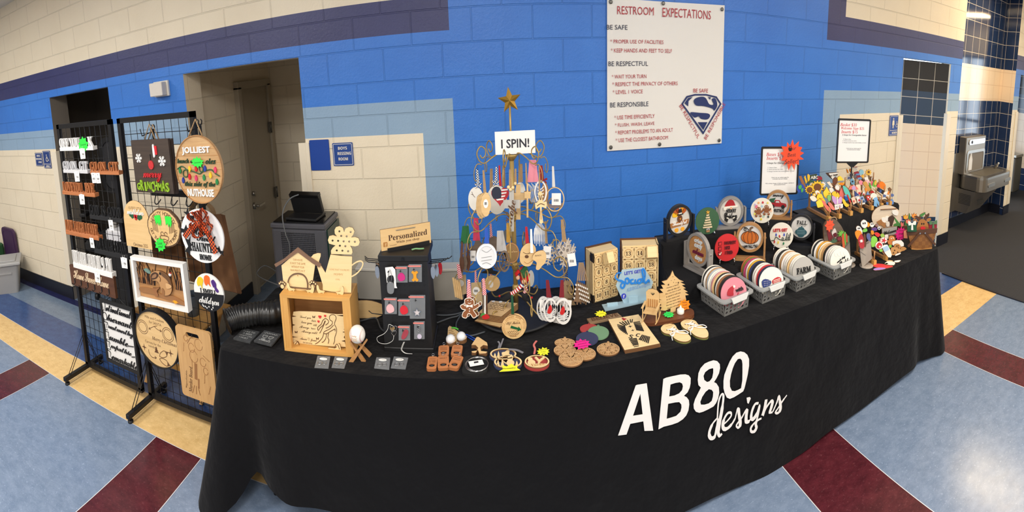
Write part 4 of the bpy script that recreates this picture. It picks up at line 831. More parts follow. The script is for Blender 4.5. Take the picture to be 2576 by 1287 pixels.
def cloth():
 r = .05; per = []
 def arc(cx, cy, a0, n=10): return [(cx+r*cos(a0+pi/2*i/n), cy+r*sin(a0+pi/2*i/n), cos(a0+pi/2*i/n), sin(a0+pi/2*i/n), i/n) for i in range(n+1)]
 def seg(a, b, n, nx, ny): return [(a[0]+(b[0]-a[0])*i/n, a[1]+(b[1]-a[1])*i/n, nx, ny, -1) for i in range(1, n)]
 x0, x1, y0, y1 = TX0, TX1, TY0, TY1
 per += arc(x0+r, y0+r, pi); per += seg((x0+r,y0), (x1-r,y0), 150, 0, -1); per += arc(x1-r, y0+r, -pi/2)
 per += seg((x1,y0+r), (x1,y1-r), 24, 1, 0); per += arc(x1-r, y1-r, 0); per += seg((x1-r,y1), (x0+r,y1), 60, 0, 1); per += arc(x0+r, y1-r, pi/2); per += seg((x0,y1-r), (x0,y0+r), 24, -1, 0)
 n = len(per); rows = 26; vs = []; fs = []
 for k in range(rows+1):
  tt = k/rows
  for x, y, nx, ny, cf in per:
   hz_ = hemz(x, y); z = TZ-(TZ-hz_)*tt
   if k == 0: vs.append((x-nx*.006, y-ny*.006, TZ)); continue
   fl = .078*tt if ny < -.5 else .05*tt
   fl += .005*tt*sin(x*6+y*9)*(1 if ny < -.5 else 4)+.004*tt*tt*sin(x*15+1+2*sin(x*4))*(1 if x < .7 or x > 2.1 else .4)
   cl_ = math.hypot(x-x0, y-y0)
   if cl_ < .6: fl += tt**1.3*(.13*math.exp(-(cl_/.10)**2)-.06*math.exp(-((cl_-.20)/.07)**2)*(ny < -.5)+.035*math.exp(-((cl_-.42)/.1)**2)*(ny < -.5)+.06*math.exp(-((cl_-.25)/.06)**2)*(nx < -.5))
   cr_ = math.hypot(x-x1, y-y0)
   if cr_ < .5: fl += tt**1.2*(.05*math.exp(-(cr_/.10)**2)-.03*math.exp(-((cr_-.28)/.06)**2)*(ny < -.5))
   vs.append((x+nx*fl, y+ny*fl, z-(0 if k > 1 else .004)))
 for k in range(rows):
  for i in range(n): fs.append((k*n+i, (k+1)*n+i, (k+1)*n+(i+1) % n, k*n+(i+1) % n))
 g = G(); g.add(vs, fs, 'cloth_black', True); g.add([vs[i] for i in range(n)], [tuple(range(n))], 'cloth_black')
 return g
tc = tag(cloth().obj('tablecloth', None), 'long black tablecloth with large white lettering on its front', 'tablecloth')
def cl(px, py):                                   # on the sloping front of the cloth
 z = .4
 for _ in range(6): y = TY0-.078*(TZ-z)/TZ; q = ay(px, py, y); z = q.z
 return q.x, q.z
SH = MX(((1,0,0,0), (0,1,.078/TZ,TY0-.078), (0,0,1,0), (0,0,0,1)))
def LT(pts): return [cl(*q) for q in cr(1500, 860, 4.767, pts)]
vin = X('white_vinyl', (226,222,218), .45)
BIG = {'A': [[(255,1100),(465,505),(480,497),(597,478),(674,1042),(570,1045),(556,930),(400,960),(355,1087)], [(520,600),(432,866),(548,848)]],
 'B': [[(737,1027),(795,428),(830,412),(900,395),(1000,375),(1060,372),(1100,385),(1122,415),(1120,480),(1110,530),(1085,585),(1040,628),(1075,645),(1100,680),(1105,730),(1095,800),(1070,860),(1030,905),(970,945),(900,970),(800,995)], [(880,492),(865,637),(930,625),(985,600),(1020,560),(1030,515),(1020,480),(990,465),(940,473)], [(852,722),(835,903),(900,885),(950,868),(1000,820),(1013,770),(1010,730),(985,702),(940,705)]],
 '8': [[(1395,205),(1440,215),(1470,250),(1473,300),(1460,360),(1430,420),(1400,465),(1430,480),(1458,525),(1463,590),(1450,660),(1425,715),(1395,755),(1330,790),(1270,818),(1225,830),(1185,818),(1160,780),(1157,730),(1175,670),(1210,600),(1245,530),(1215,500),(1207,440),(1215,360),(1240,300),(1290,245),(1340,222)], [(1385,297),(1340,310),(1295,345),(1275,390),(1285,440),(1320,465),(1350,455),(1380,415),(1392,355),(1393,310)], [(1340,548),(1300,580),(1260,640),(1237,700),(1245,735),(1290,735),(1340,720),(1375,690),(1388,640),(1392,585),(1375,558)]],
 '0': [[(1720,100),(1765,110),(1800,140),(1820,190),(1820,270),(1805,370),(1785,460),(1765,540),(1750,575),(1690,615),(1640,645),(1590,665),(1555,650),(1530,600),(1515,540),(1515,450),(1525,380),(1555,300),(1590,220),(1625,160),(1670,115)], [(1715,185),(1685,190),(1650,240),(1625,300),(1605,370),(1590,450),(1592,520),(1615,570),(1650,575),(1690,560),(1725,540),(1740,450),(1742,350),(1742,250),(1735,205)]]}
for k_, lp in BIG.items(): g = G(); g.prism([LT(l) for l in lp], -.010, -.0085, vin, T=SH); g.obj('block_letter', tc, label='large white letter')
W_ = .017
for iw_, (st, w_) in enumerate((([(1445,890),(1385,960),(1345,1060),(1352,1120),(1382,1135),(1412,1105),(1432,1010),(1450,900)], [.008,.014,.018,.017,.012,.010]), ([(1440,900),(1452,720),(1478,630),(1506,605),(1512,660),(1490,820),(1462,960),(1450,1060),(1468,1105),(1495,1078)], [.008,.009,.009,.012,.018,.02,.016,.01]),
 ([(1505,975),(1560,925),(1605,865),(1598,828),(1560,838),(1520,905),(1505,980),(1520,1022),(1565,1012),(1615,960),(1650,900)], [.007,.008,.011,.011,.017,.018,.014,.009]), ([(1650,905),(1672,815),(1690,775),(1700,860),(1712,930),(1708,985),(1685,1005),(1668,975),(1730,890)], [.007,.010,.016,.018,.018,.012,.009,.008]),
 ([(1730,890),(1790,785),(1782,880),(1785,935),(1815,930),(1845,890)], [.008,.018,.019,.016,.008]), ([(1930,715),(1890,725),(1855,800),(1842,880),(1862,905),(1905,850),(1945,735),(1925,850),(1898,960),(1905,1005),(1880,1050),(1845,1052),(1838,1012),(1872,960),(1925,915),(1965,895)], [.012,.014,.016,.018,.010,.010,.015,.016,.013,.012,.009,.009]),
 ([(1970,860),(2005,740),(2022,670),(2000,790),(1982,858),(2020,770),(2070,700),(2098,690),(2082,765),(2064,825),(2098,820)], [.008,.016,.018,.016,.009,.010,.014,.018,.016,.009]), ([(2100,815),(2150,700),(2172,630),(2186,700),(2192,780),(2165,828),(2130,825),(2165,770),(2215,690),(2268,618)], [.008,.010,.014,.018,.018,.012,.009,.008,.009,.006]))):
 g = G(); g.ribbon(LT(st), w_, -.0102-.0005*iw_, -.0096-.0005*iw_, vin, 4, T=SH); g.obj('script_letter', tc, label='white brush script letter')
g = G(); g.prism(LT([(1792,655),(1830,645),(1842,660),(1815,725),(1800,715)]), -.0095, -.0082, vin, T=SH); g.obj('script_letter', tc, label='white brush script dot')
# ----------------------------------------------------------------- slate coasters
def coaster(pts, k, label, words):
 p0 = at(*pts[0], TZ+k*.008); q = PF(pts, p0); c = V((p0.x+sum(a for a, b in q)/4, p0.y+sum(b for a, b in q)/4, TZ+k*.008)); s = .054; a = math.atan2(q[1][1]-q[0][1], q[1][0]-q[0][0])
 rn = random.Random(k+len(label)); ol = [(x*(1+.03*rn.uniform(-1,1)), z*(1+.03*rn.uniform(-1,1))) for x, z in [(-s,-s),(-s*.3,-s),(s*.4,-s),(s,-s),(s,-s*.2),(s,s*.5),(s,s),(s*.3,s),(-s*.4,s),(-s,s),(-s,s*.4),(-s,-s*.3)]]
 t = thing('slate_coaster', label, 'coaster', FLAT(c, a), 'slate coasters'); g = G(); g.prism(ol, -.008, 0, X('slate', (44,46,48), .7, kind='noise', rgb2=(66,68,70), sc=60, bump=.4)); g.obj('slate', t)
 if words:
  g = G()
  for s_, z, w_, st in words: g.text(s_, 0, z, -.0084, C(170,172,170), w=w_, style=st)
  if 'Shots' in str(words):
   for x in (-.02,.018): g.ribbon([(x-.014,.012),(x+.014,.012),(x+.006,-.006),(x-.008,-.006),(x-.014,.012)], .002, -.0086, -.008, C(170,172,170), 2)
  g.obj('engraving', t)
qa = [(584.5,851),(632,863),(653,838),(613,831)]; qb = [(638,858),(688,871),(707,845),(663,836)]
coaster(qa, 0, 'slate coaster lying alone left of the coaster stack', [('I LIKE TO',.03,.075,'sans'), ('A BEER',.01,.06,'sans'), ("I DON'T CARE",-.01,.085,'sans'), ('I HURT',-.03,.055,'sans')])
for k in range(3): coaster(qb, k, 'slate coaster at the %s of the stack by the crate' % ('bottom','middle','top')[k], [('~',.034,.08,'sans'), ('Shots',-.026,.07,'script')] if k == 2 else [])
# ----------------------------------------------------------------- exhaust hose, laser machine, scanner
t = thing('exhaust_hose', 'thick black ribbed exhaust hose lying across the back table corner', 'hose'); g = G()
hp = spl([at(572,808,.835), at(600,796,.842), at(650,788,.845), at(700,783,.845), V((-1.02,2.44,.85)), V((-1.13,2.60,.87))], 16, False); hp = [V(q) for q in hp]
g.tube(hp, [(.062 if i % 3 == 0 else .056) for i in range(len(hp))], X('hose_black', (26,26,26), .32), 18); g.obj('ribbed_tube', t); g = G(); g.tube(hp[:2], .068, 'black_gloss', 18); g.obj('end_cuff', t)
LX0, LX1, LY0, LY1, LZ0, LZ1 = ay(687,640,2.74).x, ay(822,640,2.74).x, 2.74, 3.02, .30, 1.125
t = thing('laser_engraver', 'grey perforated engraving machine standing behind the wooden crate', 'machine', TR(((LX0+LX1)/2, LY0, 0))); w = LX1-LX0
mg = X('machine_grey', (92,92,98), .45, metal=.3); g = G(); g.box((0,.14,.70), (w,.28,.80), mg, bev=.02); g.obj('body', t)
g = G(); g.box((0,.14,1.115), (w+.005,.285,.03), mg, bev=.008); g.box((0,.145,1.133), (w-.03,.25,.008), 'black_gloss'); g.obj('top_panel', t)
g = G(); g.box((w/2+.004,.15,.72), (.01,.24,.74), X('smoke_panel', (34,58,52), .12)); g.obj('side_window', t)
g = G(); hs = []
hole = [(x*.0105-.12, z*.0118+.66) for x in range(24) for z in range(36)]
for x, z in hole: g.add([(x-.0032,-.0012,z-.0036), (x+.0032,-.0012,z-.0036), (x+.0032,-.0012,z+.0036), (x-.0032,-.0012,z+.0036)], [(0,1,2,3)], 'black_gloss')
g.obj('vent_grille', t)
g = G(); g.box((0,.14,.16), (w-.04,.24,.30), 'black_matte', bev=.01); g.obj('base', t)
g = G(); g.cyl((-w/2-.012,.06,.88), (-w/2,.06,.88), .018, C(196,20,24), 14); g.obj('red_button', t, label='red stop button')
tp = V(((LX0+LX1)/2+.02, LY0+.12, 1.138)); t = thing('card_terminal', 'black tablet terminal standing on the engraving machine', 'tablet stand', TR(tp, -.1))
g = G(); g.box((.0,0,.008), (.24,.16,.016), 'black', bev=.006); g.obj('base', t)
g = G(); g.box((0,0,0), (.235,.035,.135), 'black', T=TR((0,.03,.085), 0, .35), bev=.008); g.box((0,.0,.062), (.23,.04,.02), 'black_gloss', T=TR((0,.03,.085), 0, .35)); g.obj('screen_back', t)
g = G(); g.tube(spl([(-.03,-.02,.15), (-.08,-.07,.13), (-.10,-.14,.06), (-.08,-.16,-.05), (-.06,-.15,-.14), (-.09,-.145,-.25), (-.13,-.145,-.30)], 6, False), .0045, 'cord_grey', 6); g.obj('cable', t)
g = G(); g.tube(spl([V((LX0-.01,2.80,.79)), V((LX0-.14,2.86,.80)), V((LX0-.2,2.84,.76)), V((LX0-.12,2.74,.77)), V((LX0+.1,2.62,.785)), V((-1.0,2.48,.79))], 6, False), .0035, 'cord_grey', 6); one(g, 'power_cable', 'thin grey cable looping beside the engraving machine', 'cable')
# grey case at the back of the table
g = G(); x0, x1 = ay(900,740,2.56).x, ay(1166,740,2.56).x
t = thing('equipment_case', 'low grey equipment case along the back of the table', 'case', TR(((x0+x1)/2, 2.60, TZ)))
g.box((0,0,.083), (x1-x0,.085,.166), X('case_grey', (150,146,138), .5), bev=.01); g.obj('body', t); g = G(); g.box((0,0,.172), (x1-x0+.01,.095,.018), X('case_rim', (178,174,166), .45), bev=.006); g.obj('rim', t)
g = G(); g.prism(spl([(-.14,0),(-.07,.04),(.05,.045),(.14,0),(.05,-.05),(-.07,-.045)], 4), 0, .006, 'ply', 'ply_edge'); one(g, 'wood_blank', 'oval plywood blank propped behind the crate', 'blank', TR(ay(915,778,2.36), .1, .0))
# ----------------------------------------------------------------- crate with shelf pieces
CYF = 2.0; ca = at(714,884,TZ); cb = at(893,894,TZ); CXA, CXB = ca.x, cb.x; cw = CXB-CXA; CH = .272; CDp = .16
cc = V(((CXA+CXB)/2, CYF, TZ)); t = thing('wooden_crate', 'open pine crate standing on its side on the table', 'crate', TR(cc, .05))
g = G(); g.box((0,CDp/2,CH-.007), (cw,CDp,.014), 'pine'); g.obj('top_board', t); g = G(); g.box((0,CDp/2,.007), (cw,CDp,.014), 'pine'); g.obj('bottom_board', t)
for s in (-1,1): g = G(); g.box((s*(cw/2-.006),CDp/2,CH/2), (.012,CDp,CH-.028), 'pinez'); g.box((s*(cw/2-.026),.012,CH/2), (.028,.022,CH-.028), 'pinez'); g.obj('end_board', t)
for z, h in ((.06,.07), (.165,.09)): g = G(); g.box((0,CDp-.006,z), (cw-.03,.01,h), 'oak'); g.obj('back_slat', t)
pc = V((cc.x, CYF+.045, TZ+.015)); D_ = lambda l: PL(cr(690,730,6.436,l), pc)
t = thing('engraved_plaque', 'scroll shaped plywood plaque with an engraved embracing couple inside the crate', 'plaque', TR(pc))
ol = [(310,345),(400,335),(600,340),(720,345),(870,370),(1020,385),(1165,380),(1160,396),(1060,400),(1010,408),(1150,424),(1160,450),(1130,500),(1150,600),(1125,630),(1150,660),(1100,675),(1155,690),(1125,760),(1155,800),(1085,822),(1140,832),(1160,915),(1000,910),(750,890),(600,880),(400,855),(280,840),(285,762),(385,758),(287,742),(295,690),(300,572),(345,560),(300,545),(290,432),(360,420),(300,405)]
g = G(); g.prism(D_(ol), 0, .006, 'ply_pale', 'ply_edge'); g.obj('board', t)
g = G(); cut = 'burn'
for s, cx, cz, ww, st in (('Loved you',505,440,180,'script'), ('then',638,490,70,'ital'), ('love you',525,528,170,'script'), ('still',660,560,60,'ital'), ('Always',485,600,160,'script'), ('have',632,615,70,'ital'), ('Always will',570,680,260,'script'), ('Annie ♡ Jami',550,795,270,'script'), ('04/28/2006',540,850,150,'sans')):
 q = D_([(cx-ww/2,cz), (cx+ww/2,cz)]); g.text(s, (q[0][0]+q[1][0])/2, (q[0][1]+q[1][1])/2, -.0006, cut, w=q[1][0]-q[0][0], style=st)
for cx, cz in ((640,430), (355,675), (700,780)): [g.prism(spl(D_([(cx,cz),(cx+d*22,cz-22),(cx+d*20,cz+2),(cx+d*14,cz+18)]), 2), -.0008, -.0002, cut) for d in (-1,1)]
g.obj('engraving', t)
g = G()
for st in ([(940,500),(905,478),(892,440),(905,405),(945,390),(985,405),(1002,450),(985,500),(975,545),(1005,610),(1005,680),(980,760),(975,820),(958,868)], [(940,500),(935,545),(880,590),(835,610)], [(960,560),(900,620),(820,660),(800,690),(845,700),(910,660),(985,620)], [(985,620),(985,660)], [(870,530),(880,500),(860,470),(825,455),(785,485),(760,545),(705,595),(712,645),(745,600),(790,560),(820,490)], [(735,690),(760,650),(800,560),(830,490)],
 [(800,690),(780,760),(720,830),(665,865)], [(845,700),(835,770),(800,825),(770,838)], [(880,690),(868,760),(885,800),(872,858)], [(830,560),(850,545),(870,530)]): g.ribbon(D_(st), .0028, -.0009, -.0002, cut, 4)
g.obj('line_drawing', t)
for cx, cz, ww in ((740,425,60), (825,410,42), (718,500,44)): q = D_([(cx,cz)])[0]; g = G(); g.prism(heart(ww/6.436/1150*2.1, *q), -.003, 0, C(206,44,44)); g.obj('heart', t)
t = thing('plaque_stand', 'plywood scroll-cut easel holding the engraved plaque', 'easel', TR(pc+V((0,-.012,0))))
for ol in ([(310,985),(318,880),(345,815),(375,802),(400,830),(405,865),(560,885),(500,920),(430,955),(350,990)], [(1085,1040),(1090,930),(1070,850),(1048,842),(1025,880),(1000,912),(880,905),(960,960),(1030,1020)]): g = G(); g.prism(spl(D_(ol), 3), 0, .005, 'ply_pale', 'ply_edge'); g.ribbon(D_([(a+(20 if a < 700 else -20), b) for a, b in ol[1:-3:2]]), .003, -.0006, 0, 'burn', 3); g.obj('foot', t)
g = G(); g.prism(circ(.022, 20, 0, .135), .022, .026, 'ply', 'ply_edge'); g.obj('back_disc', t)
# dog house and watering can signs on top of the crate
pd = V((cc.x-.085, CYF+.05, TZ+CH+.012)); H_ = lambda l: PL(cr(680,560,6.436,l), pd)
def easel(p, w, label, grp):
 t = thing('easel', label, 'easel', TR(p), grp)
 for s in (-1,1): g = G(); g.prism(spl([(s*w*.5,-.012),(s*w*.56,.008),(s*w*.53,.026),(s*w*.47,.022),(s*w*.43,.004),(s*w*.25,.0),(s*w*.25,-.006),(s*w*.42,-.011)][::s], 3), -.004, 0, 'ply_pale', 'ply_edge'); g.box((s*w*.3,.03,-.006), (.005,.07,.012), 'ply_pale'); g.obj('foot', t)
t = thing('dog_house_sign', 'plywood dog house keepsake sign with brown roof and paw prints', 'sign', TR(pd))
g = G(); g.prism(H_([(450,455),(725,680),(690,930),(670,1095),(225,1095),(180,690)]), 0, .005, 'ply_pale', 'ply_edge'); g.obj('front', t)
g = G(); g.prism(H_([(450,392),(640,545),(827,665),(797,714),(690,650),(450,472),(180,662),(95,712),(70,665),(220,580)]), -.005, 0, X('roof_brown', (122,92,72), .6)); g.obj('roof', t, label='brown roof trim')
g = G(); g.ribbon(H_([(290,1085),(288,980),(310,890),(370,835),(447,818),(525,835),(580,890),(605,980),(605,1085)]), .006, -.004, 0, X('stain_brown', (110,84,64), .6), 4); g.obj('doorway_arch', t)
g = G(); g.box((0,-.004,.002), (.125,.006,.004), 'stain_brown');
for cx in (200, 695):
 q = H_([(cx,1000)])[0]; s = -1 if cx < 400 else 1
 g2 = G(); g2.prism(circ(.0145, 16, q[0], q[1]-.003), -.006, -.001, 'stain_brown'); g2.prism(circ(.010, 14, q[0], q[1]-.007), -.0065, -.006, 'ply_pale')
 for k in range(4): a = pi*.15+k*pi*.23; g2.prism(circ(.0072, 12, q[0]+.0165*cos(a), q[1]+.0145*sin(a)), -.006, -.001, 'stain_brown'); g2.prism(circ(.0042, 10, q[0]+.0165*cos(a), q[1]+.0145*sin(a)), -.0065, -.006, 'ply_pale')
 g2.obj('paw_print', t)
g.obj('sill', t)
g = G()
for i, s in enumerate(('OUR HOUSE','IS NOT THE SAME','WITHOUT YOUR','PAW PRINTS IN IT')): q = H_([(445,600+58*i)])[0]; g.text(s, q[0], q[1], -.0006, 'burn_light', w=(.052,.085,.072,.082)[i], h=.010)
q = H_([(445,855)])[0]; g.prism(heart(.006, *q), -.0008, -.0001, 'burn_light'); g.obj('engraving', t)
easel(pd+V((0,-.01,0)), .135, 'plywood easel under the dog house sign', 'plywood easels on the crate')
pw_ = V((cc.x+.075, CYF+.055, TZ+CH+.012)); W2 = lambda l: PL(cr(680,560,6.436,l), pw_)
t = thing('watering_can_sign', 'plywood watering can sign with a flower of small holes', 'sign', TR(pw_))
hl = [(1115,143),(1298,153),(1145,217),(1234,223),(1004,293),(1094,297),(1184,304),(1275,307),(1366,311),(1122,376),(1212,383),(1072,453),(1164,456),(1257,465)]
fl = [(980,512),(978,455),(1005,410),(1052,372),(1000,358),(945,340),(928,285),(950,220),(1010,205),(1075,225),(1040,180),(1035,120),(1060,75),(1115,58),(1170,85),(1192,155),(1215,95),(1270,72),(1330,85),(1358,140),(1340,195),(1305,240),(1370,235),(1425,255),(1445,315),(1425,370),(1370,388),(1290,375),(1320,430),(1327,480),(1312,518)]
g = G(); g.prism([W2(fl)]+[W2(circ(17, 10, a, b)) for a, b in hl], .004, .009, 'ply_pale', 'ply_edge'); g.obj('flower', t)
g = G(); g.prism(W2([(975,515),(1150,535),(1325,545),(1310,1132),(1150,1128),(1000,1115),(850,1090),(848,1000),(755,700),(770,640),(655,560),(700,510),(770,490),(815,495),(815,540),(785,630),(893,810)]), 0, .005, 'ply_pale', 'ply_edge'); g.obj('can', t)
g = G(); g.ribbon(W2([(1318,690),(1390,640),(1460,622),(1498,660),(1470,740),(1400,820),(1316,872)]), .0055, 0, .005, 'ply_pale', 5); g.obj('handle', t)
g = G()
for s, cx, cz, ww in (('I LOVE THAT YOU\'RE MY',1115,752,330), ('MOMMY',1105,830,150), ('LOVE,',1092,915,70)): q = W2([(cx-ww/2,cz),(cx+ww/2,cz)]); g.text(s, (q[0][0]+q[1][0])/2, q[0][1], -.0006, X('burn_pale', (196,150,92), .7), w=q[1][0]-q[0][0], h=.008 if cz != 830 else .010)
g.obj('engraving', t)
easel(pw_+V((0,-.01,0)), .13, 'plywood easel under the watering can sign', 'plywood easels on the crate')
# ----------------------------------------------------------------- baseball on crossed bats
pb = at(900,912,TZ); B_ = lambda l: PL(cr(690,730,6.436,l), pb)
t = thing('bat_stand', 'little wooden crossed bats stand holding the baseball', 'stand', TR(pb))
for i, (a, b, y) in enumerate((((1195,1225),(1495,805),0), ((1480,1250),(1215,855),.012), ((1530,1130),(1300,880),.03))):
 q = B_([a, b]); (x0, z0), (x1, z1) = q; g = G(); dx, dz = x1-x0, z1-z0; L_ = math.hypot(dx, dz); nx, nz = -dz/L_, dx/L_
 g.prism([(x0+nx*.009,z0+nz*.009),(x0+dx*.35+nx*.0085,z0+dz*.35+nz*.0085),(x0+dx*.7+nx*.0045,z0+dz*.7+nz*.0045),(x1+nx*.004,z1+nz*.004),(x1-nx*.004,z1-nz*.004),(x0+dx*.7-nx*.0045,z0+dz*.7-nz*.0045),(x0+dx*.35-nx*.0085,z0+dz*.35-nz*.0085),(x0-nx*.009,z0-nz*.009)], y, y+.01, 'oak'); g.obj('bat', t)
bc = apl(899,840,pb+V((0,.005,0)),0); br_ = .0385
g = G(); g.sph((0,0,0), br_, X('leather_white', (232,228,220), .5), 28); t = thing('baseball', 'white engraved baseball with red stitches on crossed bats', 'ball', TR(bc)); g.obj('cover', t)
g = G()
for s in (-1,1):
 for k in range(30):
  a = -1.5+k*.1; x = s*(.021+.012*sin(a)**2); z = br_*sin(a)*.94; y2 = br_**2-x*x-z*z
  if y2 > 0: y = -math.sqrt(y2); g.tube([(x-.003,y-.0005,z+.0015), (x,y-.0014,z), (x+.003,y-.0005,z+.0015)], .0006, C(176,40,44), 4)
g.obj('stitching', t); g = G(); [g.text(s, -.004, z, -.0386, X('burn_pale', (196,150,92), .7), w=w_, style='script') for s, z, w_ in (('baby',.010,.022), ('board',0,.026), ('again',-.010,.026))]; g.obj('engraving', t)
# ----------------------------------------------------------------- small zip bags in front
def zipbag(pts, label, oval=True, ring=True):
 c = V((0,0,0));
 for q in pts: c = c+at(*q, TZ+.002)
 c = c/4; o = PF(pts, c); t = thing('zip_bag', label, 'bag', FLAT(c), 'zip bags with jewellery'); g = G(); g.prism(o, -.002, 0, 'film'); g.obj('bag', t)
 if oval: g = G(); g.prism(circ(.020, 20, o[3][0]*.1, .022, ry=.009), -.003, -.0022, 'paper'); g.text('~', 0, .022, -.0034, 'ink', w=.018); g.obj('sticker', t)
 if ring: g = G(); g.tube([(-.01+.012*cos(a),-.003,-.014+.011*sin(a)) for a in [i*pi/8 for i in range(16)]], .0011, 'silver', 5, True); g.tube([(.012+.01*cos(a),-.003,-.010+.009*sin(a)) for a in [i*pi/8 for i in range(16)]], .0008, 'silver', 5, True); g.obj('jewellery', t)
zipbag([(791,925),(826,927),(831,897),(799,895)], 'clear zip bag, leftmost of the four along the table edge')
zipbag([(834,925),(866,927),(875,899),(842,897)], 'clear zip bag between the crate and the baseball')
zipbag([(941,926),(979,930),(982,900),(947,899)], 'clear zip bag just right of the baseball stand')
zipbag([(983,926),(1020,929),(1027,900),(991,897)], 'clear zip bag in front of the black spinner')
# ----------------------------------------------------------------- black spinner with key rings
ka, kb = at(968,884,TZ), at(1090,884,TZ); kw = kb.x-ka.x; kc = V(((ka.x+kb.x)/2, (ka.y+kb.y)/2, TZ)); KH = .443
t = thing('spinner_rack', 'black metal countertop spinner hung with packaged key rings', 'spinner', TR(kc)); g = G(); kd = .2
g.add([(-kw/2,0,.012),(kw/2,0,.012),(kw/2,kd,.012),(-kw/2,kd,.012),(-kw/2,.0,KH-.02),(kw/2-.004,.0,KH-.02),(kw/2-.01,kd-.02,KH-.02),(-kw/2+.006,kd-.02,KH-.02)], [(3,2,1,0),(4,5,6,7),(0,1,5,4),(1,2,6,5),(2,3,7,6),(3,0,4,7)], 'black'); g.obj('tower', t)
g = G(); g.box((0,.09,KH-.012), (kw+.006,.19,.026), 'black', bev=.003); g.box((0,-.008,KH-.014), (.012,.002,.012), 'black_gloss'); g.obj('cap', t)
g = G(); g.box((0,.1,.01), (kw+.008,kd+.008,.02), 'black', bev=.004); g.obj('plinth', t)
g = G()
for i in range(9):
 for j in range(17): g.prism(circ(.0033, 8, -kw/2+.024+i*(kw-.048)/8, .05+j*.0215), -.0006, .0002, C(6,6,7))
g.obj('peg_holes', t)
K = lambda l: PL(cr(880,660,6.434,l), kc+V((0,-.022,0)))
def pk(label, box, fill, draw, film=True, hang=True):
 x0, y0, x1, y1 = box; o = K([(x0,y1),(x1,y1),(x1,y0),(x0,y0)]); t = thing('keyring_pack', label, 'keyring pack', TR(kc+V((0,-.022,0))), 'packs hanging on the black spinner')
 cx = (o[0][0]+o[1][0])/2; w = o[1][0]-o[0][0]; zt = o[2][1]; h = zt-o[0][1]
 if film: g = G(); g.prism(o, .001, .003, 'film'); g.obj('bag', t); g = G(); g.box((cx,.0005,zt-.008), (w*.98,.0016,.006), X('film_red', (226,130,120), .4)); g.obj('zip_strip', t)
 g = G(); draw(g, cx, zt, w, h); g.obj('keyring', t)
 g = G(); g.tube([(cx-.004,.022,zt-.018),(cx-.004,-.012,zt-.02),(cx+.004,-.02,zt-.013)], .0018, 'black_metal', 5); g.obj('hook', t)
def blob(col, pts, m=None): return lambda g, cx, zt, w, h: g.prism(spl([(cx+a*w, zt-h*(.66)+b*w) for a, b in pts], 3), -.002, 0, m or C(*col))
bone = [(-.14,.38),(0,.3),(.14,.38),(.26,.25),(.13,.14),(.13,-.14),(.26,-.25),(.14,-.38),(0,-.3),(-.14,-.38),(-.26,-.25),(-.13,-.14),(-.13,.14),(-.26,.25)]
hyd = [(-.16,.3),(0,.36),(.16,.3),(.3,.1),(.3,-.14),(.1,-.28),(-.16,-.3),(-.32,-.1),(-.3,.14)]
def dogtag(g, cx, zt, w, h):
 g.prism(K([(570,85),(690,70),(735,120),(750,380),(765,415),(720,415),(705,230),(600,330)]), .001, .003, 'paper'); g.prism(K(spl([(606,340),(640,310),(690,318),(715,360),(715,460),(690,500),(640,500),(608,460)], 3)), -.002, 0, 'steel')
 g.prism(K(spl([(606,250),(640,215),(700,215),(712,320),(620,320)], 3)), -.001, .001, 'black'); g.tube([(a,-.003,b) for a, b in K(spl([(640,110),(625,200),(640,310),(665,310),(680,210),(650,110)], 3))], .0013, 'silver', 5)
pk('dog tag on a ball chain with white card, top left on the spinner', (570,70,740,420), None, dogtag, False)
pk('magenta tag in a bag, top middle on the spinner', (750,60,935,325), None, blob((196,40,120), hyd))
pk('orange bone tag in a bag, top right on the spinner', (955,30,1165,315), None, blob((222,150,30), bone))
pk('pale pink paw tag in a bag, middle row left on the spinner', (565,570,760,835), None, blob((232,176,178), hyd))
pk('red tag in a bag, middle of the spinner', (785,590,985,860), None, blob((206,34,48), hyd))
pk('silver star key ring in a clear bag on the spinner', (970,530,1220,910), None, lambda g, cx, zt, w, h: g.prism([star(5,.0215,.010,cx,zt-h*.72), star(5,.017,.008,cx,zt-h*.72)[::-1]], -.003, 0, 'silver') and g.prism(star(5,.017,.008,cx,zt-h*.72), -.001, 0, C(206,196,196)))
def hearts(g, cx, zt, w, h):
 for dx, dz in ((0,0), (.006,-.018), (.01,.004)): o = [(a+cx+dx, b*1.25+zt-h*.45+dz) for a, b in heart(.026)]; g.tube([(a,-.003-dx*.2,b) for a, b in o], .001, 'silver', 4, True)
 g.prism([(a+cx, b*1.25+zt-h*.45) for a, b in heart(.022)], -.002, 0, C(150,120,70))
 g.tube([(a,-.012,b) for a, b in K(spl([(700,1000),(640,980),(620,1060),(560,1130),(450,1190),(480,1270),(600,1290),(700,1240),(720,1160)], 4, False))], .0011, X('cord_white', (214,214,210), .5), 5)
pk('silver heart lockets on white cords, lower left on the spinner', (610,960,790,1200), None, hearts, False)
def redtag(g, cx, zt, w, h):
 g.prism(K(spl([(835,1200),(880,1090),(930,1085),(950,1130),(910,1210),(860,1240)], 3)), -.002, 0, C(160,60,72)); [g.tube([(a,-.012,b) for a, b in K(spl([(880+d,1260),(850+d,1330),(840+d,1390),(900+d,1440),(990+2*d,1450)], 4, False))], .0011, 'cord_white', 5) for d in (0,14)]
pk('dusty red tag in a bag with white cords, bottom of the spinner', (790,1020,975,1260), None, redtag)
pk('round tag and silver rings in a bag, lower right on the spinner', (1040,955,1210,1240), None, lambda g, cx, zt, w, h: [g.tube([(cx+.008*cos(a),-.003,zt-h*.4+.010*sin(a)+dz) for a in [i*pi/7 for i in range(14)]], .0012, 'silver', 5, True) for dz in (0,.008)] and g.prism(circ(.011,18,cx+.002,zt-h*.82), -.004, -.001, C(196,188,206)))
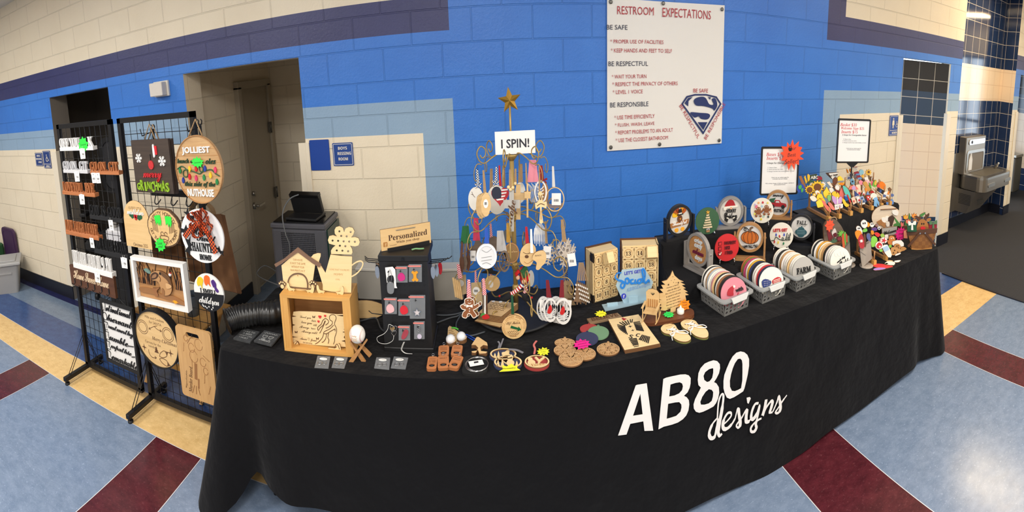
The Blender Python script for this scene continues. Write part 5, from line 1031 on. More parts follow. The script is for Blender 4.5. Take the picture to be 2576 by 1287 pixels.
for s, zz, n_ in ((-1,.40,3), (1,.40,3), (-1,.16,1)):
 for k in range(n_):
  g = G(); x = s*kw/2; y = .02+.05*k; L_ = .06+.0*k; g.tube([(x,y,zz-.012*k), (x+s*(L_+.015*k),y,zz+.004-.012*k), (x+s*(L_+.015*k+.016),y,zz+.016-.012*k)], .0022, 'black_metal', 5)
  o = g.obj('side_hook', t)
for s, lab in ((-1,'left'), (1,'right')):
 for k in range(3):
  y = .025+.05*k; x = s*(kw/2+.018+.012*k); g = G(); z0 = .395-.012*k; m = ('silver','silver','red_satin')[k] if s > 0 else ('silver','black','burn_light')[k]
  g.tube([(x+.006*cos(a), y, z0-.008+.008*sin(a)) for a in [i*pi/6 for i in range(12)]], .0011, 'silver', 4, True); g.prism(spl([(x-.008,z0-.016),(x+.008,z0-.016),(x+.010,z0-.05),(x,z0-.068),(x-.010,z0-.05)], 3), y-.0015, y+.0015, m)
  one(g, 'keyring', '%s key ring on the %s side hooks of the spinner' % (('front','middle','rear')[k], lab), 'keyring', TR(kc), 'key rings on the spinner side hooks')
# Personalized sign in its slot
ps = kc+V((.0,.09,KH+.002)); yw = .42; S_ = lambda l: PL(cr(910,550,3.679,l), ps, yw)
t = thing('wooden_sign', 'pale wooden personalized while you shop sign on top of the spinner', 'sign', TR(ps, yw))
q = S_([(160,105),(620,30),(655,250),(195,345)]); x0, x1 = (q[0][0]+q[3][0])/2, (q[1][0]+q[2][0])/2; zt = (q[0][1]+q[1][1])/2; zb = .002
g = G(); g.prism([(x0,zb),(x1,zb),(x1,zt),(x0,zt)], 0, .006, 'ply', 'ply_edge'); g.obj('board', t); w, h, cx, cz = x1-x0, zt-zb, (x0+x1)/2, (zt+zb)/2
g = G(); g.text('Personalized', cx+.01, cz+h*.06, -.0006, X('burn_dark', (66,36,22), .7), w=w*.78, h=h*.27, style='serif'); g.text('While you shop', cx+.008, cz-h*.2, -.0006, 'burn', w=w*.46, h=h*.14, style='serif'); g.prism(rrect(.022,.022,.004,x0+.022,zb+.028), -.0006, 0, 'burn_light'); g.text('f', x0+.024, zb+.026, -.0009, 'ply', h=.016, style='sansb'); g.text('~', x0+.06, zb+.02, -.0006, 'burn', w=.035); g.obj('engraving', t)
g = G(); g.tube([(cx-.05+i*.004,-.003,cz+h*.38) for i in range(26)], [.0022 if i % 2 else .0014 for i in range(26)], 'steel', 6); g.obj('ball_chain', t)
g = G(); g.prism([(x0+.03,-.001),(x1-.01,-.001),(x1-.01,.016),(x0+.03,.012)], -.008, -.002, 'black'); g.obj('slot_bar', t)
g = G(); g.tube(spl([(-.03,0,0),(-.01,.004,.002),(.01,-.003,.002),(.03,.002,0)], 4, False), .006, C(110,160,110), 6, flat=.5); one(g, 'hair_clip', 'pale green clip lying on top of the spinner', 'clip', TR(kc+V((.065,.06,KH+.006)), .2))
# cables over the back of the table
cab = X('cable_dark', (62,66,70), .5)
for pts, lab in (([(905,808),(935,800),(948,802),(958,826),(975,836),(1000,842)], 'grey cable running from the crate to the spinner'), ([(1098,792),(1130,792),(1160,786),(1180,776)], 'grey cable behind the ornament tree'), ([(1098,812),(1130,800),(1150,795),(1160,790),(1148,812),(1152,830),(1180,844),(1220,834)], 'grey cable looping around the ornament tree base')):
 g = G(); g.tube(spl([at(a,b,TZ+.006) for a, b in pts], 6, False), .0045, cab, 6); one(g, 'cable', lab, 'cable')
# ================================================================= ORNAMENT TREE
TC = V((.125, 2.405, TZ))
t = thing('ornament_tree', 'tall gold wire ornament tree with three tiers of curled arms', 'ornament tree', TR(TC))
g = G(); g.lathe([(.05,0), (.225,.012), (.238,.02), (.24,.028), (.232,.03), (.222,.024), (.02,.022)], X('tray_dark', (40,40,42), .6, spec=.3), 48); g.obj('base_tray', t)
zt1, zt2, zt3 = hz(1291,393,TC)-TZ, hz(1298,545,TC)-TZ, hz(1304,668,TC)-TZ; ztop = hz(1286,262,TC)-TZ
g = G(); g.cyl((0,0,.02), (0,0,zt1), .0125, 'gold_matte', 14); g.cyl((0,0,zt1), (0,0,ztop), .0055, 'gold_matte', 10)
for z in (zt2,zt3,.13): g.lathe([(.0125,z-.02), (.018,z-.012), (.018,z+.012), (.0125,z+.02)], 'gold_matte', 14)
g.lathe([(.013,zt1-.02), (.032,zt1+.002), (.036,zt1+.012), (.012,zt1+.012)], 'gold_matte', 18); g.obj('pole', t)
TIPS = []
def arm(z, L, a, zs):
 T = MX.Translation((0,0,z)) @ MX.Rotation(a, 4, 'Z'); g = G()
 pr = [(.01,.0), (.25,.035), (.5,.01), (.72,-.03), (.86,-.01), (.92,.05), (.82,.10), (.70,.075), (.70,.03), (.78,.01), (.84,.035)]
 g.tube(spl([(q[0]*L,0,q[1]*zs) for q in pr], 5, False), .0032, 'gold_matte', 6, T=T)
 hk = [(.80,-.025), (.92,-.02), (1.0,-.045), (1.02,-.075), (.99,-.1), (.945,-.09), (.94,-.065), (.965,-.055)]
 g.tube(spl([(q[0]*L,0,q[1]) for q in hk], 4, False), .0026, 'gold_matte', 5, T=T); g.obj('arm', t)
for z, L, n, a0 in ((zt1,.205,6,.25), (zt2,.285,7,.1), (zt3,.33,7,.4)):
 for k in range(n): arm(z, L, a0+2*pi*k/n, .62 if z == zt1 else .8)
for k in range(4):
 T = MX.Rotation(pi/4+k*pi/2, 4, 'Z'); g = G(); g.tube(spl([(.012,0,.10), (.06,0,.09), (.11,0,.06), (.16,0,.035), (.19,0,.05), (.18,0,.075), (.155,0,.07)], 5, False), .004, 'gold_matte', 6, T=T); g.obj('scroll_leg', t)
st = t; g = G(); o = star(5, .064, .027, 0, 0); n = len(o); vs = [(a,0,b) for a, b in o]+[(0,-.022,0), (0,.022,0)]
g.add(vs, [(i,(i+1)%n,n) for i in range(n)][::1]+[((i+1)%n,i,n+1) for i in range(n)], X('gold_star', (176,138,58), .38, metal=.6)); so = g.obj('star_finial', st, MX.Translation((-.0,0,hz(1285,252,TC)-TZ)) @ MX.Rotation(-.1, 4, 'Y'))
q = ay(1296,358,TC.y-.03); a, b = ay(1246,358,TC.y-.03), ay(1347,358,TC.y-.03); w = b.x-a.x; h = ay(1296,330,TC.y-.03).z-ay(1296,388,TC.y-.03).z
t = thing('card_sign', 'white card reading I SPIN clipped to the tree top', 'sign', TR(q, 0, 0, .0)); g = G(); g.box((0,0,0), (w,.002,h), 'paper'); g.obj('card', t); g = G(); g.text('I SPIN!', 0, -.004, -.0016, C(40,42,50), w=w*.7, h=h*.4, style='bold'); g.obj('lettering', t)
OG = 'ornaments hanging on the gold tree'
def orn(label, c, Y, rib=None, cat='ornament', nm='ornament'):
 p = ay(c[0], c[1], Y); t = thing(nm, label, cat, TR(p), OG); L = lambda pts: PL(pts, p)
 if rib:
  x0, y0, x1, y1, w, m = rib
  for d in (-w*.3, w*.3): g = G(); g.prism(L([(x0+d*.3-w*.3,y0), (x0+d*.3+w*.3,y0), (x1+d+w*.35,y1), (x1+d-w*.35,y1)]), .0005+d*.0002, .0012+d*.0002, m); g.obj('ribbon', t)
 return t, L
def el(cx, cy, rx, ry, n=30): return [(cx+rx*cos(2*pi*i/n), cy-ry*sin(2*pi*i/n)) for i in range(n)]
def put(t, nm, *ad, label=None):
 g = G()
 for a in ad:
  if a[0] == 'P': g.prism(a[1], a[2], a[3], a[4], a[5] if len(a) > 5 else None)
  elif a[0] == 'R': g.ribbon(a[1], a[2], a[3], a[4], a[5])
  elif a[0] == 'T': g.text(a[1], a[2][0], a[2][1], a[3], a[4], w=a[5], style=a[6] if len(a) > 6 else 'sans', rot=a[7] if len(a) > 7 else 0)
  elif a[0] == 'S': g.sph(a[1], a[2], a[3], 12)
 return g.obj(nm, t, label=label)
def otag(t, L, cx, cy, w, h, rot=0):
 c, s = cos(rot), sin(rot); q = [(cx+c*a-s*b, cy+s*a+c*b) for a, b in ((-w/2,h/2), (w/2,h/2), (w/2,-h/2), (-w/2,-h/2))]
 put(t, 'barcode_tag', ('P', L(q), -.006, -.0052, 'paper'), *[('P', L([(cx-w*.25+w*.09*k, cy+h*.2), (cx-w*.25+w*.09*k+w*.05, cy+h*.2), (cx-w*.25+w*.09*k+w*.05, cy), (cx-w*.25+w*.09*k, cy)]), -.0064, -.006, 'ink') for k in range(6)], label='white barcode tag')
F, MID, B = 2.19, 2.33, 2.52
def bow(t, L, x, y, s, m): put(t, 'bow', *[('P', spl(L([(x,y), (x+d*s,y-s*.6), (x+d*s*1.2,y+s*.1), (x+d*s*.3,y+s*.2)]), 3), -.004, -.002, m) for d in (-1,1)], *[('R', L([(x,y), (x+d*s*.5,y+s*.7), (x+d*s,y+s*1.2)]), .006, -.003, -.002, m) for d in (-1,1)])
# --- upper tier
t, L = orn('white disc ornament with antler print and gingham bow, upper left', (1197,500), MID, (1200,426,1203,462,6,'gingham'))
put(t, 'disc', ('P', L(el(1197,500,19,30)), 0, .005, C(232,228,218), 'ply_edge')); bow(t, L, 1203, 464, 7, 'gingham'); put(t, 'print', ('R', L([(1195,496), (1190,490), (1187,482)]), .002, -.0006, 0, 'burn'), ('R', L([(1191,490), (1185,488)]), .002, -.0006, 0, 'burn'))
for k in range(3):
 t, L = orn('bark edged oval slice ornament, %s of three on one jute loop' % ('front','middle','rear')[k], (1222-6*k,514+2*k), F+.03*k, (1216,428,1220-5*k,486,6,'jute') if k == 0 else None)
 rn = random.Random(k); e = [(a+rn.uniform(-1,1), b+rn.uniform(-1.2,1.2)) for a, b in el(1222-6*k,514+2*k,12.5,31,26)]; put(t, 'slice', ('P', L(e), 0, .006, 'ply', 'bark'))
 if k == 0: put(t, 'sticker', ('P', L(el(1222,512,6,11)), -.001, 0, 'paper'), *[('P', L([(1219+1.2*j,515), (1219.7+1.2*j,515), (1219.7+1.2*j,508), (1219+1.2*j,508)]), -.0016, -.001, 'ink') for j in range(5)])
t, L = orn('white disc ornament with gingham bow behind the flag heart', (1250,502), MID+.06, (1249,420,1248,456,6,'gingham')); put(t, 'disc', ('P', L(el(1250,502,25,37)), 0, .005, C(232,226,212), 'ply_edge')); bow(t, L, 1248, 458, 8, 'gingham')
hp_ = lambda cx, cy, w, h: [(cx+w/2*sin(-2*pi*i/30)**3, cy-h/34*(13*cos(2*pi*i/30)-5*cos(4*pi*i/30)-2*cos(6*pi*i/30)-cos(8*pi*i/30))) for i in range(30)]
t, L = orn('flag heart ornament with navy half and red stripes', (1258,492), F+.02, (1256,416,1259,468,5,'red_satin')); put(t, 'heart', ('P', L(hp_(1258,492,45,56)), 0, .006, C(176,36,46)))
put(t, 'navy_half', ('P', spl(L([(1237,480), (1244,470), (1254,470), (1260,478), (1260,497), (1241,499)]), 2), -.002, 0, C(34,38,56)))
for k in range(4): y = 471+8*k; put(t, 'white_stripe', ('P', L([((1261 if k < 3 else 1250),y+9), (1277-3.5*k,y+7), (1278-3.5*k,y+3.5), ((1261 if k < 3 else 1248),y+5)]), -.002, 0, C(226,220,214)))
def cross(cx, cy, w, h, a=.3): return [(cx-w*.14,cy+h/2), (cx+w*.14,cy+h/2), (cx+w*.14,cy-h*.06), (cx+w/2,cy-h*.06), (cx+w/2,cy-h*.26), (cx+w*.14,cy-h*.26), (cx+w*.14,cy-h/2), (cx-w*.14,cy-h/2), (cx-w*.14,cy-h*.26), (cx-w/2,cy-h*.26), (cx-w/2,cy-h*.06), (cx-w*.14,cy-h*.06)]
t, L = orn('plywood cross ornament with bead behind the grey cross', (1304,508), F+.07, (1297,424,1297,466,5,'jute')); put(t, 'cross', ('P', L(cross(1304,508,40,88)), 0, .006, 'ply', 'ply_edge')); put(t, 'bead', ('S', tuple(L([(1296,461)])[0][i//2] if i != 1 else -.004 for i in (0,1,2)), .008, 'ply_pale'))
t, L = orn('grey washed cross ornament with raised script and wooden beads', (1287,530), F, (1283,426,1284,474,6,'jute')); put(t, 'cross', ('P', L(cross(1287,530,42,104)), 0, .006, X('whitewash', (186,182,174), .7, kind='woodz', rgb2=(160,156,150), sc=1.5)))
put(t, 'script', ('T', 'Hope', L([(1287,536)])[0], -.003, 'burn', .12, 'script', 1.35)); [put(t, 'bead', ('S', (L([(x,y)])[0][0], -.004, L([(x,y)])[0][1]), .008, 'ply_pale')) for x, y in ((1279,470), (1284,476), (1290,471))]
t, L = orn('plain white disc ornament behind the gold pole', (1309,484), B, (1306,416,1306,460,4,'jute')); put(t, 'disc', ('P', L(el(1309,484,13,26)), 0, .005, C(230,228,220)))
t, L = orn('brown cross ornament turned edge on right of the pole', (1327,504), F+.05, (1323,410,1325,462,4,'jute')); put(t, 'cross', ('P', L(cross(1327,504,16,86)), 0, .012, 'ply', 'walnut'))
t, L = orn('silver filigree ornament on a pink tassel ribbon', (1344,484), MID, (1340,402,1341,458,22,C(226,140,156))); put(t, 'filigree', *[('R', L([(1328+3*k,460+(k%3)*3), (1334+3*k,476), (1330+4*k,494), (1338+3*k,508)]), .003, -.002+.002*(k%2), .002, C(206,206,204)) for k in range(9)])
t, L = orn('white open oval ornament beside the pink tassel', (1360,483), MID-.04); put(t, 'ring', ('P', [L(el(1360,483,16,29)), L(el(1360,483,12.5,25))[::-1]], 0, .005, C(232,230,226))); put(t, 'cutout', *[('R', L([(1352,470+8*k), (1360,476+6*k), (1368,468+9*k)]), .004, 0, .004, C(232,230,226)) for k in range(4)])
t, L = orn('brown disc ornament on a red velvet ribbon, upper right', (1371,488), B-.1, (1361,416,1363,452,9,C(150,18,28))); put(t, 'disc', ('P', L(el(1371,488,9,30)), 0, .006, 'oak', 'walnut')); bow(t, L, 1368, 451, 7, C(150,18,28))
t, L = orn('ornate laser cut plywood cross in front of the tree', (1361,522), F-.02, (1356,418,1357,482,3,'jute'))
put(t, 'cross', ('P', spl(L([(1357,560), (1366,560), (1364,540), (1363,520), (1374,524), (1375,506), (1368,508), (1364,500), (1365,488), (1359,480), (1353,488), (1356,500), (1350,510), (1346,510), (1348,526), (1358,520), (1358,540)]), 2), 0, .007, 'ply_pale', 'walnut')); put(t, 'engraving', ('R', L([(1351,518), (1360,512), (1370,515)]), .003, -.001, 0, 'burn'), ('R', L([(1356,490), (1360,502), (1362,490)]), .003, -.001, 0, 'burn'), ('R', L([(1361,530), (1361,552)]), .003, -.001, 0, 'burn_light'))
t, L = orn('round wire ornament holding a barcode card, upper right arm', (1396,501), MID, (1391,418,1393,470,6,C(216,212,206))); put(t, 'ring', ('P', [L(el(1396,501,24,31)), L(el(1396,501,21.5,28.5))[::-1]], 0, .005, 'ply', 'ply_edge')); put(t, 'grass_strip', *[('R', L([(1376,512+2*k), (1396,515+2*k), (1416,511+2*k)]), .002, 0, .003, 'jute') for k in range(5)]); otag(t, L, 1399, 500, 23, 30)
for i, (x, y, h) in enumerate(((1236,424,50), (1267,416,52), (1311,412,46))):
 t, L = orn('natural jute hanging loop, %s of the upper tier' % ('left','centre','right')[i], (x,y+h/2), B-.05, nm='jute_loop', cat='loop'); put(t, 'cord', *[('R', L([(x+d,y), (x+d*1.5,y+h)]), .006, -.001+.001*d, .001+.001*d, 'jute') for d in (-2,0,2)])
# --- middle tier
t, L = orn('dark carved wooden ornament bundle on green ribbons, far left', (1172,645), MID, (1171,568,1171,612,20,C(30,96,48)))
put(t, 'carved_piece', *[('P', spl(L([(1160+8*k,606), (1166+8*k,612), (1164+8*k,640), (1168+8*k,660), (1163+8*k,684), (1156+8*k,670), (1158+8*k,640)]), 2), -.01+.01*k, -.004+.01*k, 'barnwood' if k % 2 else 'walnut', 'black') for k in range(3)])
t, L = orn('wooden truck ornament on pink string with card tag, left', (1200,625), MID+.08, (1197,548,1199,605,14,X('pinkcord', (200,60,90), .7))); put(t, 'truck', ('P', L([(1182,648), (1218,640), (1216,618), (1205,604), (1196,606), (1192,618), (1182,622)]), 0, .006, 'barnwood', 'ply_edge')); otag(t, L, 1190, 642, 14, 26)
t, L = orn('round white carved frame ornament on a blue ribbon', (1224,644), F-.01, (1223,572,1225,612,9,C(40,84,180)))
put(t, 'disc', ('P', L(el(1224,644,26,31)), 0, .008, C(226,226,226))); put(t, 'rim', ('P', [L(el(1224,644,26,31)), L(el(1224,644,21,26))[::-1]], -.003, 0, C(236,236,236))); put(t, 'carving', ('R', L([(1212,628), (1224,634), (1236,626)]), .002, -.001, 0, C(150,150,150)), ('R', L([(1211,648), (1237,644)]), .002, -.001, 0, C(150,150,150)), ('R', L([(1211,656), (1237,652)]), .002, -.001, 0, C(150,150,150)), ('R', L([(1213,664), (1224,660), (1236,666)]), .002, -.001, 0, C(150,150,150)))
t, L = orn('small brown ornament on red and white twine behind the white frame', (1240,612), B-.05, (1234,562,1236,602,6,'red_cord')); put(t, 'disc', ('P', L(el(1242,612,14,18)), 0, .006, 'barnwood'))
for k in range(3):
 t, L = orn('carved round brown ornament on grey ribbons, %s of three' % ('front','middle','rear')[k], (1269-8*k,657-2*k), F+.02+.03*k, (1258,580,1262,632,20,C(176,172,168)) if k == 0 else None)
 e1, e2 = el(1269-8*k,657-2*k,14,27), el(1269-8*k,657-2*k,11,22); put(t, 'ring', ('P', [L(e1), L(e2)[::-1]], 0, .006, 'barnwood', 'ply_edge'))
 if k == 0: put(t, 'lettering', *[('T', s, L([(1269,y)])[0], 0, 'barnwood', .036, 'script') for s, y in (('Our',647), ('First',662))])
t, L = orn('round brown lettered ornament on a gold ribbon in the centre', (1287,636), F+.05, (1277,560,1279,610,8,C(186,140,50))); put(t, 'ring', ('P', [L(el(1287,636,19,26)), L(el(1287,636,16,22))[::-1]], 0, .006, 'oak', 'ply_edge')); put(t, 'backing', ('P', L(el(1287,636,16,22)), .003, .006, C(150,116,70))); put(t, 'lettering', ('T', 'adventure', L([(1287,632)])[0], -.001, 'ply', .062, 'script'))
t, L = orn('grey and black disc ornament half hidden behind the pole', (1280,590), B); put(t, 'disc', ('P', L(el(1280,592,16,16)), 0, .005, C(96,98,104)))
t, L = orn('plywood face ornament with curled beard on a red ribbon', (1328,642), F, (1324,570,1327,612,7,C(180,24,36))); put(t, 'face', ('P', spl(L([(1310,630), (1322,614), (1338,612), (1348,625), (1344,650), (1334,668), (1318,668), (1308,655)]), 3), 0, .006, 'ply', 'ply_edge')); put(t, 'carving', ('R', L([(1316,634), (1326,638), (1336,634)]), .002, -.001, 0, 'burn'), ('P', L(el(1325,645,5,4)), -.001, 0, 'burn'), ('R', L([(1318,658), (1328,662), (1340,654)]), .002, -.001, 0, 'burn_light'))
t, L = orn('plywood fish tail shaped name ornament right of the face ornament', (1358,652), F-.01, (1336,576,1338,636,6,'white')); put(t, 'body', ('P', spl(L([(1342,640), (1352,632), (1366,630), (1374,640), (1372,660), (1364,668), (1356,678), (1348,676), (1350,660), (1340,652)]), 3), 0, .006, 'ply', 'ply_edge')); put(t, 'engraving', ('T', 'BUNCH', L([(1354,642)])[0], -.001, 'burn', .03))
for k in range(7):
 t, L = orn('white icicle ornament, %s in the cluster right of the pole' % ('first','second','third','fourth','fifth','sixth','last')[k], (1345+4.2*k,596), MID-.02+.008*k, (1350+2*k,562,1346+4.2*k,578,2,'white')); put(t, 'icicle', ('R', L([(1346+4.2*k,574), (1344+4.4*k,596), (1345+4.2*k,612+(k*5)%9)]), [.008,.006,.003], -.003, .003, C(232,234,236)))
def flake(t, L, cx, cy, rx, ry, m):
 ad = []
 for k in range(6):
  a = k*pi/3+.3; P_ = lambda u, d=0: (cx+rx*u*cos(a+d), cy-ry*u*sin(a+d))
  ad.append(('R', L([P_(0), P_(1)]), .0065, 0, .005, m))
  for u in (.45,.72): ad += [('R', L([P_(u), P_(u+.22,.3*s/u)]), .005, 0, .005, m) for s in (-.8,.8)]
 put(t, 'snowflake', ('P', L(el(cx,cy,rx*.25,ry*.25,12)), 0, .005, m), *ad)
t, L = orn('pale wooden snowflake ornament with barcode tag, right of centre', (1377,638), MID, (1372,556,1375,612,5,'jute')); flake(t, L, 1382, 640, 20, 27, X('pale_wood', (206,190,168), .6)); otag(t, L, 1376, 633, 19, 30, .06)
for k in range(3):
 t, L = orn('large whitewashed snowflake ornament, %s of three on the right arm' % ('front','middle','rear')[k], (1421+2*k,639-4*k), MID-.04+.03*k, (1414,552,1420,608,9,'jute') if k == 0 else None); flake(t, L, 1421+2*k, 639-4*k, 25, 33, X('pale_wood2', (196,184,170), .65))
 if k == 0: otag(t, L, 1438, 652, 20, 32, -.15)
t, L = orn('black hat shaped ornament below the white carved frame', (1231,682), MID+.03); put(t, 'hat', ('P', spl(L([(1210,686), (1222,680), (1224,674), (1238,674), (1241,681), (1252,683), (1250,690), (1230,688)]), 2), 0, .006, 'black'))
t, L = orn('plain plywood disc ornament below the hat ornament', (1238,712), MID+.05, (1233,660,1235,694,5,'red_cord')); put(t, 'disc', ('P', L(el(1238,712,20,20)), 0, .005, 'ply', 'ply_edge')); put(t, 'sticker', ('P', L(el(1235,714,6,9)), -.001, 0, 'paper'))
t, L = orn('second white disc ornament low behind the pole', (1336,700), B); put(t, 'disc', ('P', L(el(1336,700,8,20)), 0, .005, C(228,228,224)))
# --- lower tier
for k in range(4):
 t, L = orn('twig ornament with black ends, number %s in the far left bundle' % ('one','two','three','four')[k], (1143+5*k,722+3*k), MID-.03+.015*k, (1152,664,1158,700,9,'red_cord') if k == 0 else None); put(t, 'twig', ('R', L([(1140+5*k,698+3*k), (1147+5*k,746+2*k)]), .010, -.004, .004, 'ply'));
t, L = orn('kraft card ornament with barcode at the far left of the lower tier', (1162,718), MID+.08); put(t, 'card', ('P', L([(1150,745), (1174,738), (1172,690), (1154,694)]), 0, .002, X('kraft_pale', (196,172,132), .8))); put(t, 'sticker', ('P', L(el(1160,712,7,8)), -.001, 0, 'paper'))
t, L = orn('kraft card ornament with barcode behind the gingerbread man', (1199,736), MID+.06, (1196,680,1197,712,5,'red_cord')); put(t, 'card', ('P', L([(1186,765), (1214,763), (1211,709), (1185,711)]), 0, .002, 'kraft_pale')); put(t, 'sticker', ('P', L(el(1198,731,9,10)), -.001, 0, 'paper'), *[('P', L([(1193+1.6*k,734), (1194+1.6*k,734), (1194+1.6*k,728), (1193+1.6*k,728)]), -.0016, -.001, 'ink') for k in range(6)])
gb = [(1170,752),(1182,749),(1192,756),(1193,767),(1203,762),(1205,770),(1195,777),(1191,780),(1199,793),(1191,799),(1183,789),(1177,789),(1173,799),(1163,796),(1165,785),(1171,779),(1163,777),(1158,769),(1165,765),(1171,769),(1169,760)]
def ginger(nm, label, c, Y, L_pts, s, rib, white=True):
 t, L = orn(label, c, Y, rib);
 q = L([(c[0]+(a-1181)*s, c[1]+(b-774)*s) for a, b in spl(gb, 3)]); put(t, 'cookie', ('P', q, 0, .006, X('ginger', (140,84,48), .7), 'burn'))
 put(t, 'icing', ('R', q+q[:1], .0032, -.001, 0, C(236,228,216)), ('R', L([(c[0]-4,c[1]-13), (c[0],c[1]-11), (c[0]+4,c[1]-13)]), .002, -.001, 0, 'paper'), *[('P', L(el(c[0]+d,c[1]-19,1.2,1.4,8)), -.001, 0, 'paper') for d in (-4,4)], *[('P', L(el(c[0],c[1]+b,1.3,1.5,8)), -.001, 0, 'paper') for b in (2,8)], label='white icing lines')
 put(t, 'bow_tie', ('P', L([(c[0]-8,c[1]-9), (c[0],c[1]-6), (c[0]+8,c[1]-9), (c[0]+8,c[1]-1), (c[0],c[1]-4), (c[0]-8,c[1]-1)]), -.002, 0, 'paper'))
ginger('g', 'brown gingerbread man ornament, front one on the left lower arm', (1181,774), F-.04, gb, 1, (1179,703,1180,748,9,'red_cord')); ginger('g', 'brown gingerbread man ornament just behind the front one', (1187,770), F+.0, gb, 1, None)
t, L = orn('wooden ornament turned edge on with red ribbons beside the cards', (1221,768), F, (1216,700,1219,742,8,'red_cord')); put(t, 'panels', *[('P', L([(1213+5*k,790), (1217+5*k,792), (1218+4*k,744), (1214+4*k,742)]), .004*k, .004*k+.003, ('barnwood','white','walnut')[k]) for k in range(3)]); put(t, 'feet', ('P', spl(L([(1212,794), (1224,790), (1232,798), (1218,802)]), 2), -.004, .004, C(190,30,34)), ('P', spl(L([(1208,794), (1216,786), (1222,796)]), 2), -.002, .004, C(70,150,70)))
# elf doll
pe = ay(1312,690,2.30); t = thing('elf_doll', 'felt elf doll with red jacket and striped legs sitting in the tree', 'doll', TR(pe)); Le = lambda a, b, y=0: (PL([(a,b)], pe)[0][0], y, PL([(a,b)], pe)[0][1])
rf, skn, gf = X('felt_red', (190,28,32), .95), X('felt_skin', (226,178,148), .9), X('felt_green', (52,104,62), .95)
g = G(); g.tube([Le(1315,672), Le(1316,682), Le(1320,700), Le(1318,712)], [.014,.022,.026,.018], rf, 12); g.obj('jacket', t)
g = G(); g.sph(Le(1318,684,-.018), .020, gf, 14, (1,.8,1.05)); g.prism([(a[0],a[2]) for a in (Le(1308,678), Le(1328,676), Le(1322,660))], -.03, -.01, gf); g.obj('head', t, label='green felt head and cap')
for s, pts in ((-1,[(1306,676),(1298,684),(1302,692)]), (1,[(1328,684),(1326,698),(1316,702)])): g = G(); g.tube([Le(*q, y=-.02) for q in pts], .010, rf, 8); a_ = g.obj('arm', t); g = G(); g.sph(Le(*pts[-1], y=-.026), .011, skn, 10); g.obj('hand', a_)
for pts, bt_ in (([(1312,710),(1300,722),(1288,730),(1278,736)], [(1284,732),(1270,742),(1260,744),(1256,736)]), ([(1318,712),(1322,722),(1318,730)], [(1318,728),(1320,742),(1330,746),(1336,740)])):
 g = G(); pp = [Le(*q, y=-.03) for q in spl(pts, 5, False)]
 for i in range(len(pp)-1): g.tube([pp[i], pp[i+1]], .010, rf if i % 2 else 'white', 8)
 l_ = g.obj('leg', t, label='red and white striped leg'); g = G(); g.tube([Le(*q, y=-.034) for q in spl(bt_, 4, False)], [.014,.017,.017,.015,.013,.011,.009,.007,.005], X('felt_black', (22,22,24), .95), 10); g.sph(Le(*bt_[-1], y=-.034), .006, rf, 8); g.obj('boot', l_)
for j, (cx, cy, rx, ry, n, lab) in enumerate(((1385,780,17,30,3,'left'), (1417,783,21,33,3,'right'))):
 for k in range(n):
  x = cx-9*k; t, L = orn('white round cardinal frame ornament, %s of the %s stack' % (('front','middle','rear')[k], lab), (x,cy-2*k), F-.0+.022*k, (cx-8+5*j,704,cx-4,748,10,X('velvet_red', (120,22,34), .7)) if k == 0 else None)
  put(t, 'ring', ('P', [L(el(x,cy-2*k,rx,ry)), L(el(x,cy-2*k,rx*.8,ry*.82))[::-1]], 0, .007, C(228,226,222))); put(t, 'branches', *[('R', L([(x-rx*.6,cy+ry*(.1+.18*q)), (x,cy+ry*(.3+.1*q)), (x+rx*.6,cy-ry*.1+ry*.2*q)]), .004, .001, .004, C(222,222,220)) for q in range(4)], ('R', L([(x+rx*.1,cy-ry*.8), (x+rx*.1,cy+ry*.7)]), .005, .001, .004, C(228,226,222)))
  if k == 0: put(t, 'cardinal', ('P', spl(L([(x-8,cy+6), (x-6,cy-4), (x,cy-14), (x+4,cy-4), (x+2,cy+4), (x-2,cy+8)]), 3), -.002, 0, C(196,34,34)), label='small red bird')
 if j == 1: otag(t, L, 1429, 766, 15, 26, .1)
t, L = orn('square card tag hanging on the left cardinal frames', (1362,762), F+.03); otag(t, L, 1362, 766, 10, 28, 0)
def fir(L, cx, y0, y1, w):
 h = y1-y0; o = [(cx,y0)]
 for k in range(4): o += [(cx+w*(.2+.1*k),y0+h*(.22*k+.2)), (cx+w*(.08+.05*k),y0+h*(.22*k+.2))] if k < 3 else [(cx+w*.5,y0+h*.88), (cx+w*.08,y0+h*.88), (cx+w*.08,y1)]
 return o+[(2*cx-a, b) for a, b in o[1:][::-1]]
for k in range(3):
 t, L = orn('plywood fir tree ornament, %s of three behind the cardinal frames' % ('front','middle','rear')[k], (1424+4*k,738), MID+.05+.02*k, (1416+4*k,668,1420+4*k,704,3,'silver') if k < 1 else None); put(t, 'tree', ('P', L(fir(None, 1422+5*k, 702, 776, 34)), 0, .005, X('fir_wood', (164,138,104), .7), 'ply_edge'))
for k in range(6):
 t, L = orn('snow tipped twig tree ornament, %s in the right hand bunch' % ('first','second','third','fourth','fifth','sixth')[k], (1452+5*k,738+2*k), MID-.04+.014*k, (1457+2*k,660,1453+5*k,706,2.5,'jute')); x = 1452+4.4*k
 put(t, 'tree', ('P', L(fir(None, x, 704+2*k, 766-1.5*((k*3)%5), 20)), 0, .006, X('twig_wood', (128,100,74), .8), 'walnut')); put(t, 'snow_tips', *[('P', L(el(x+d*(3+1.5*q),716+2*k+11*q,2,2.4,8)), -.003, .002, C(232,228,222)) for q in range(4) for d in (-1,1)])
t, L = orn('silver spiral ornament hanging on the right lower arm', (1423,690), B, (1424,652,1424,670,2,'silver')); put(t, 'spiral', *[('R', L([(1419,672+5*k), (1428,675+5*k), (1420,678+5*k)]), .003, -.003, .003, 'silver') for k in range(7)])
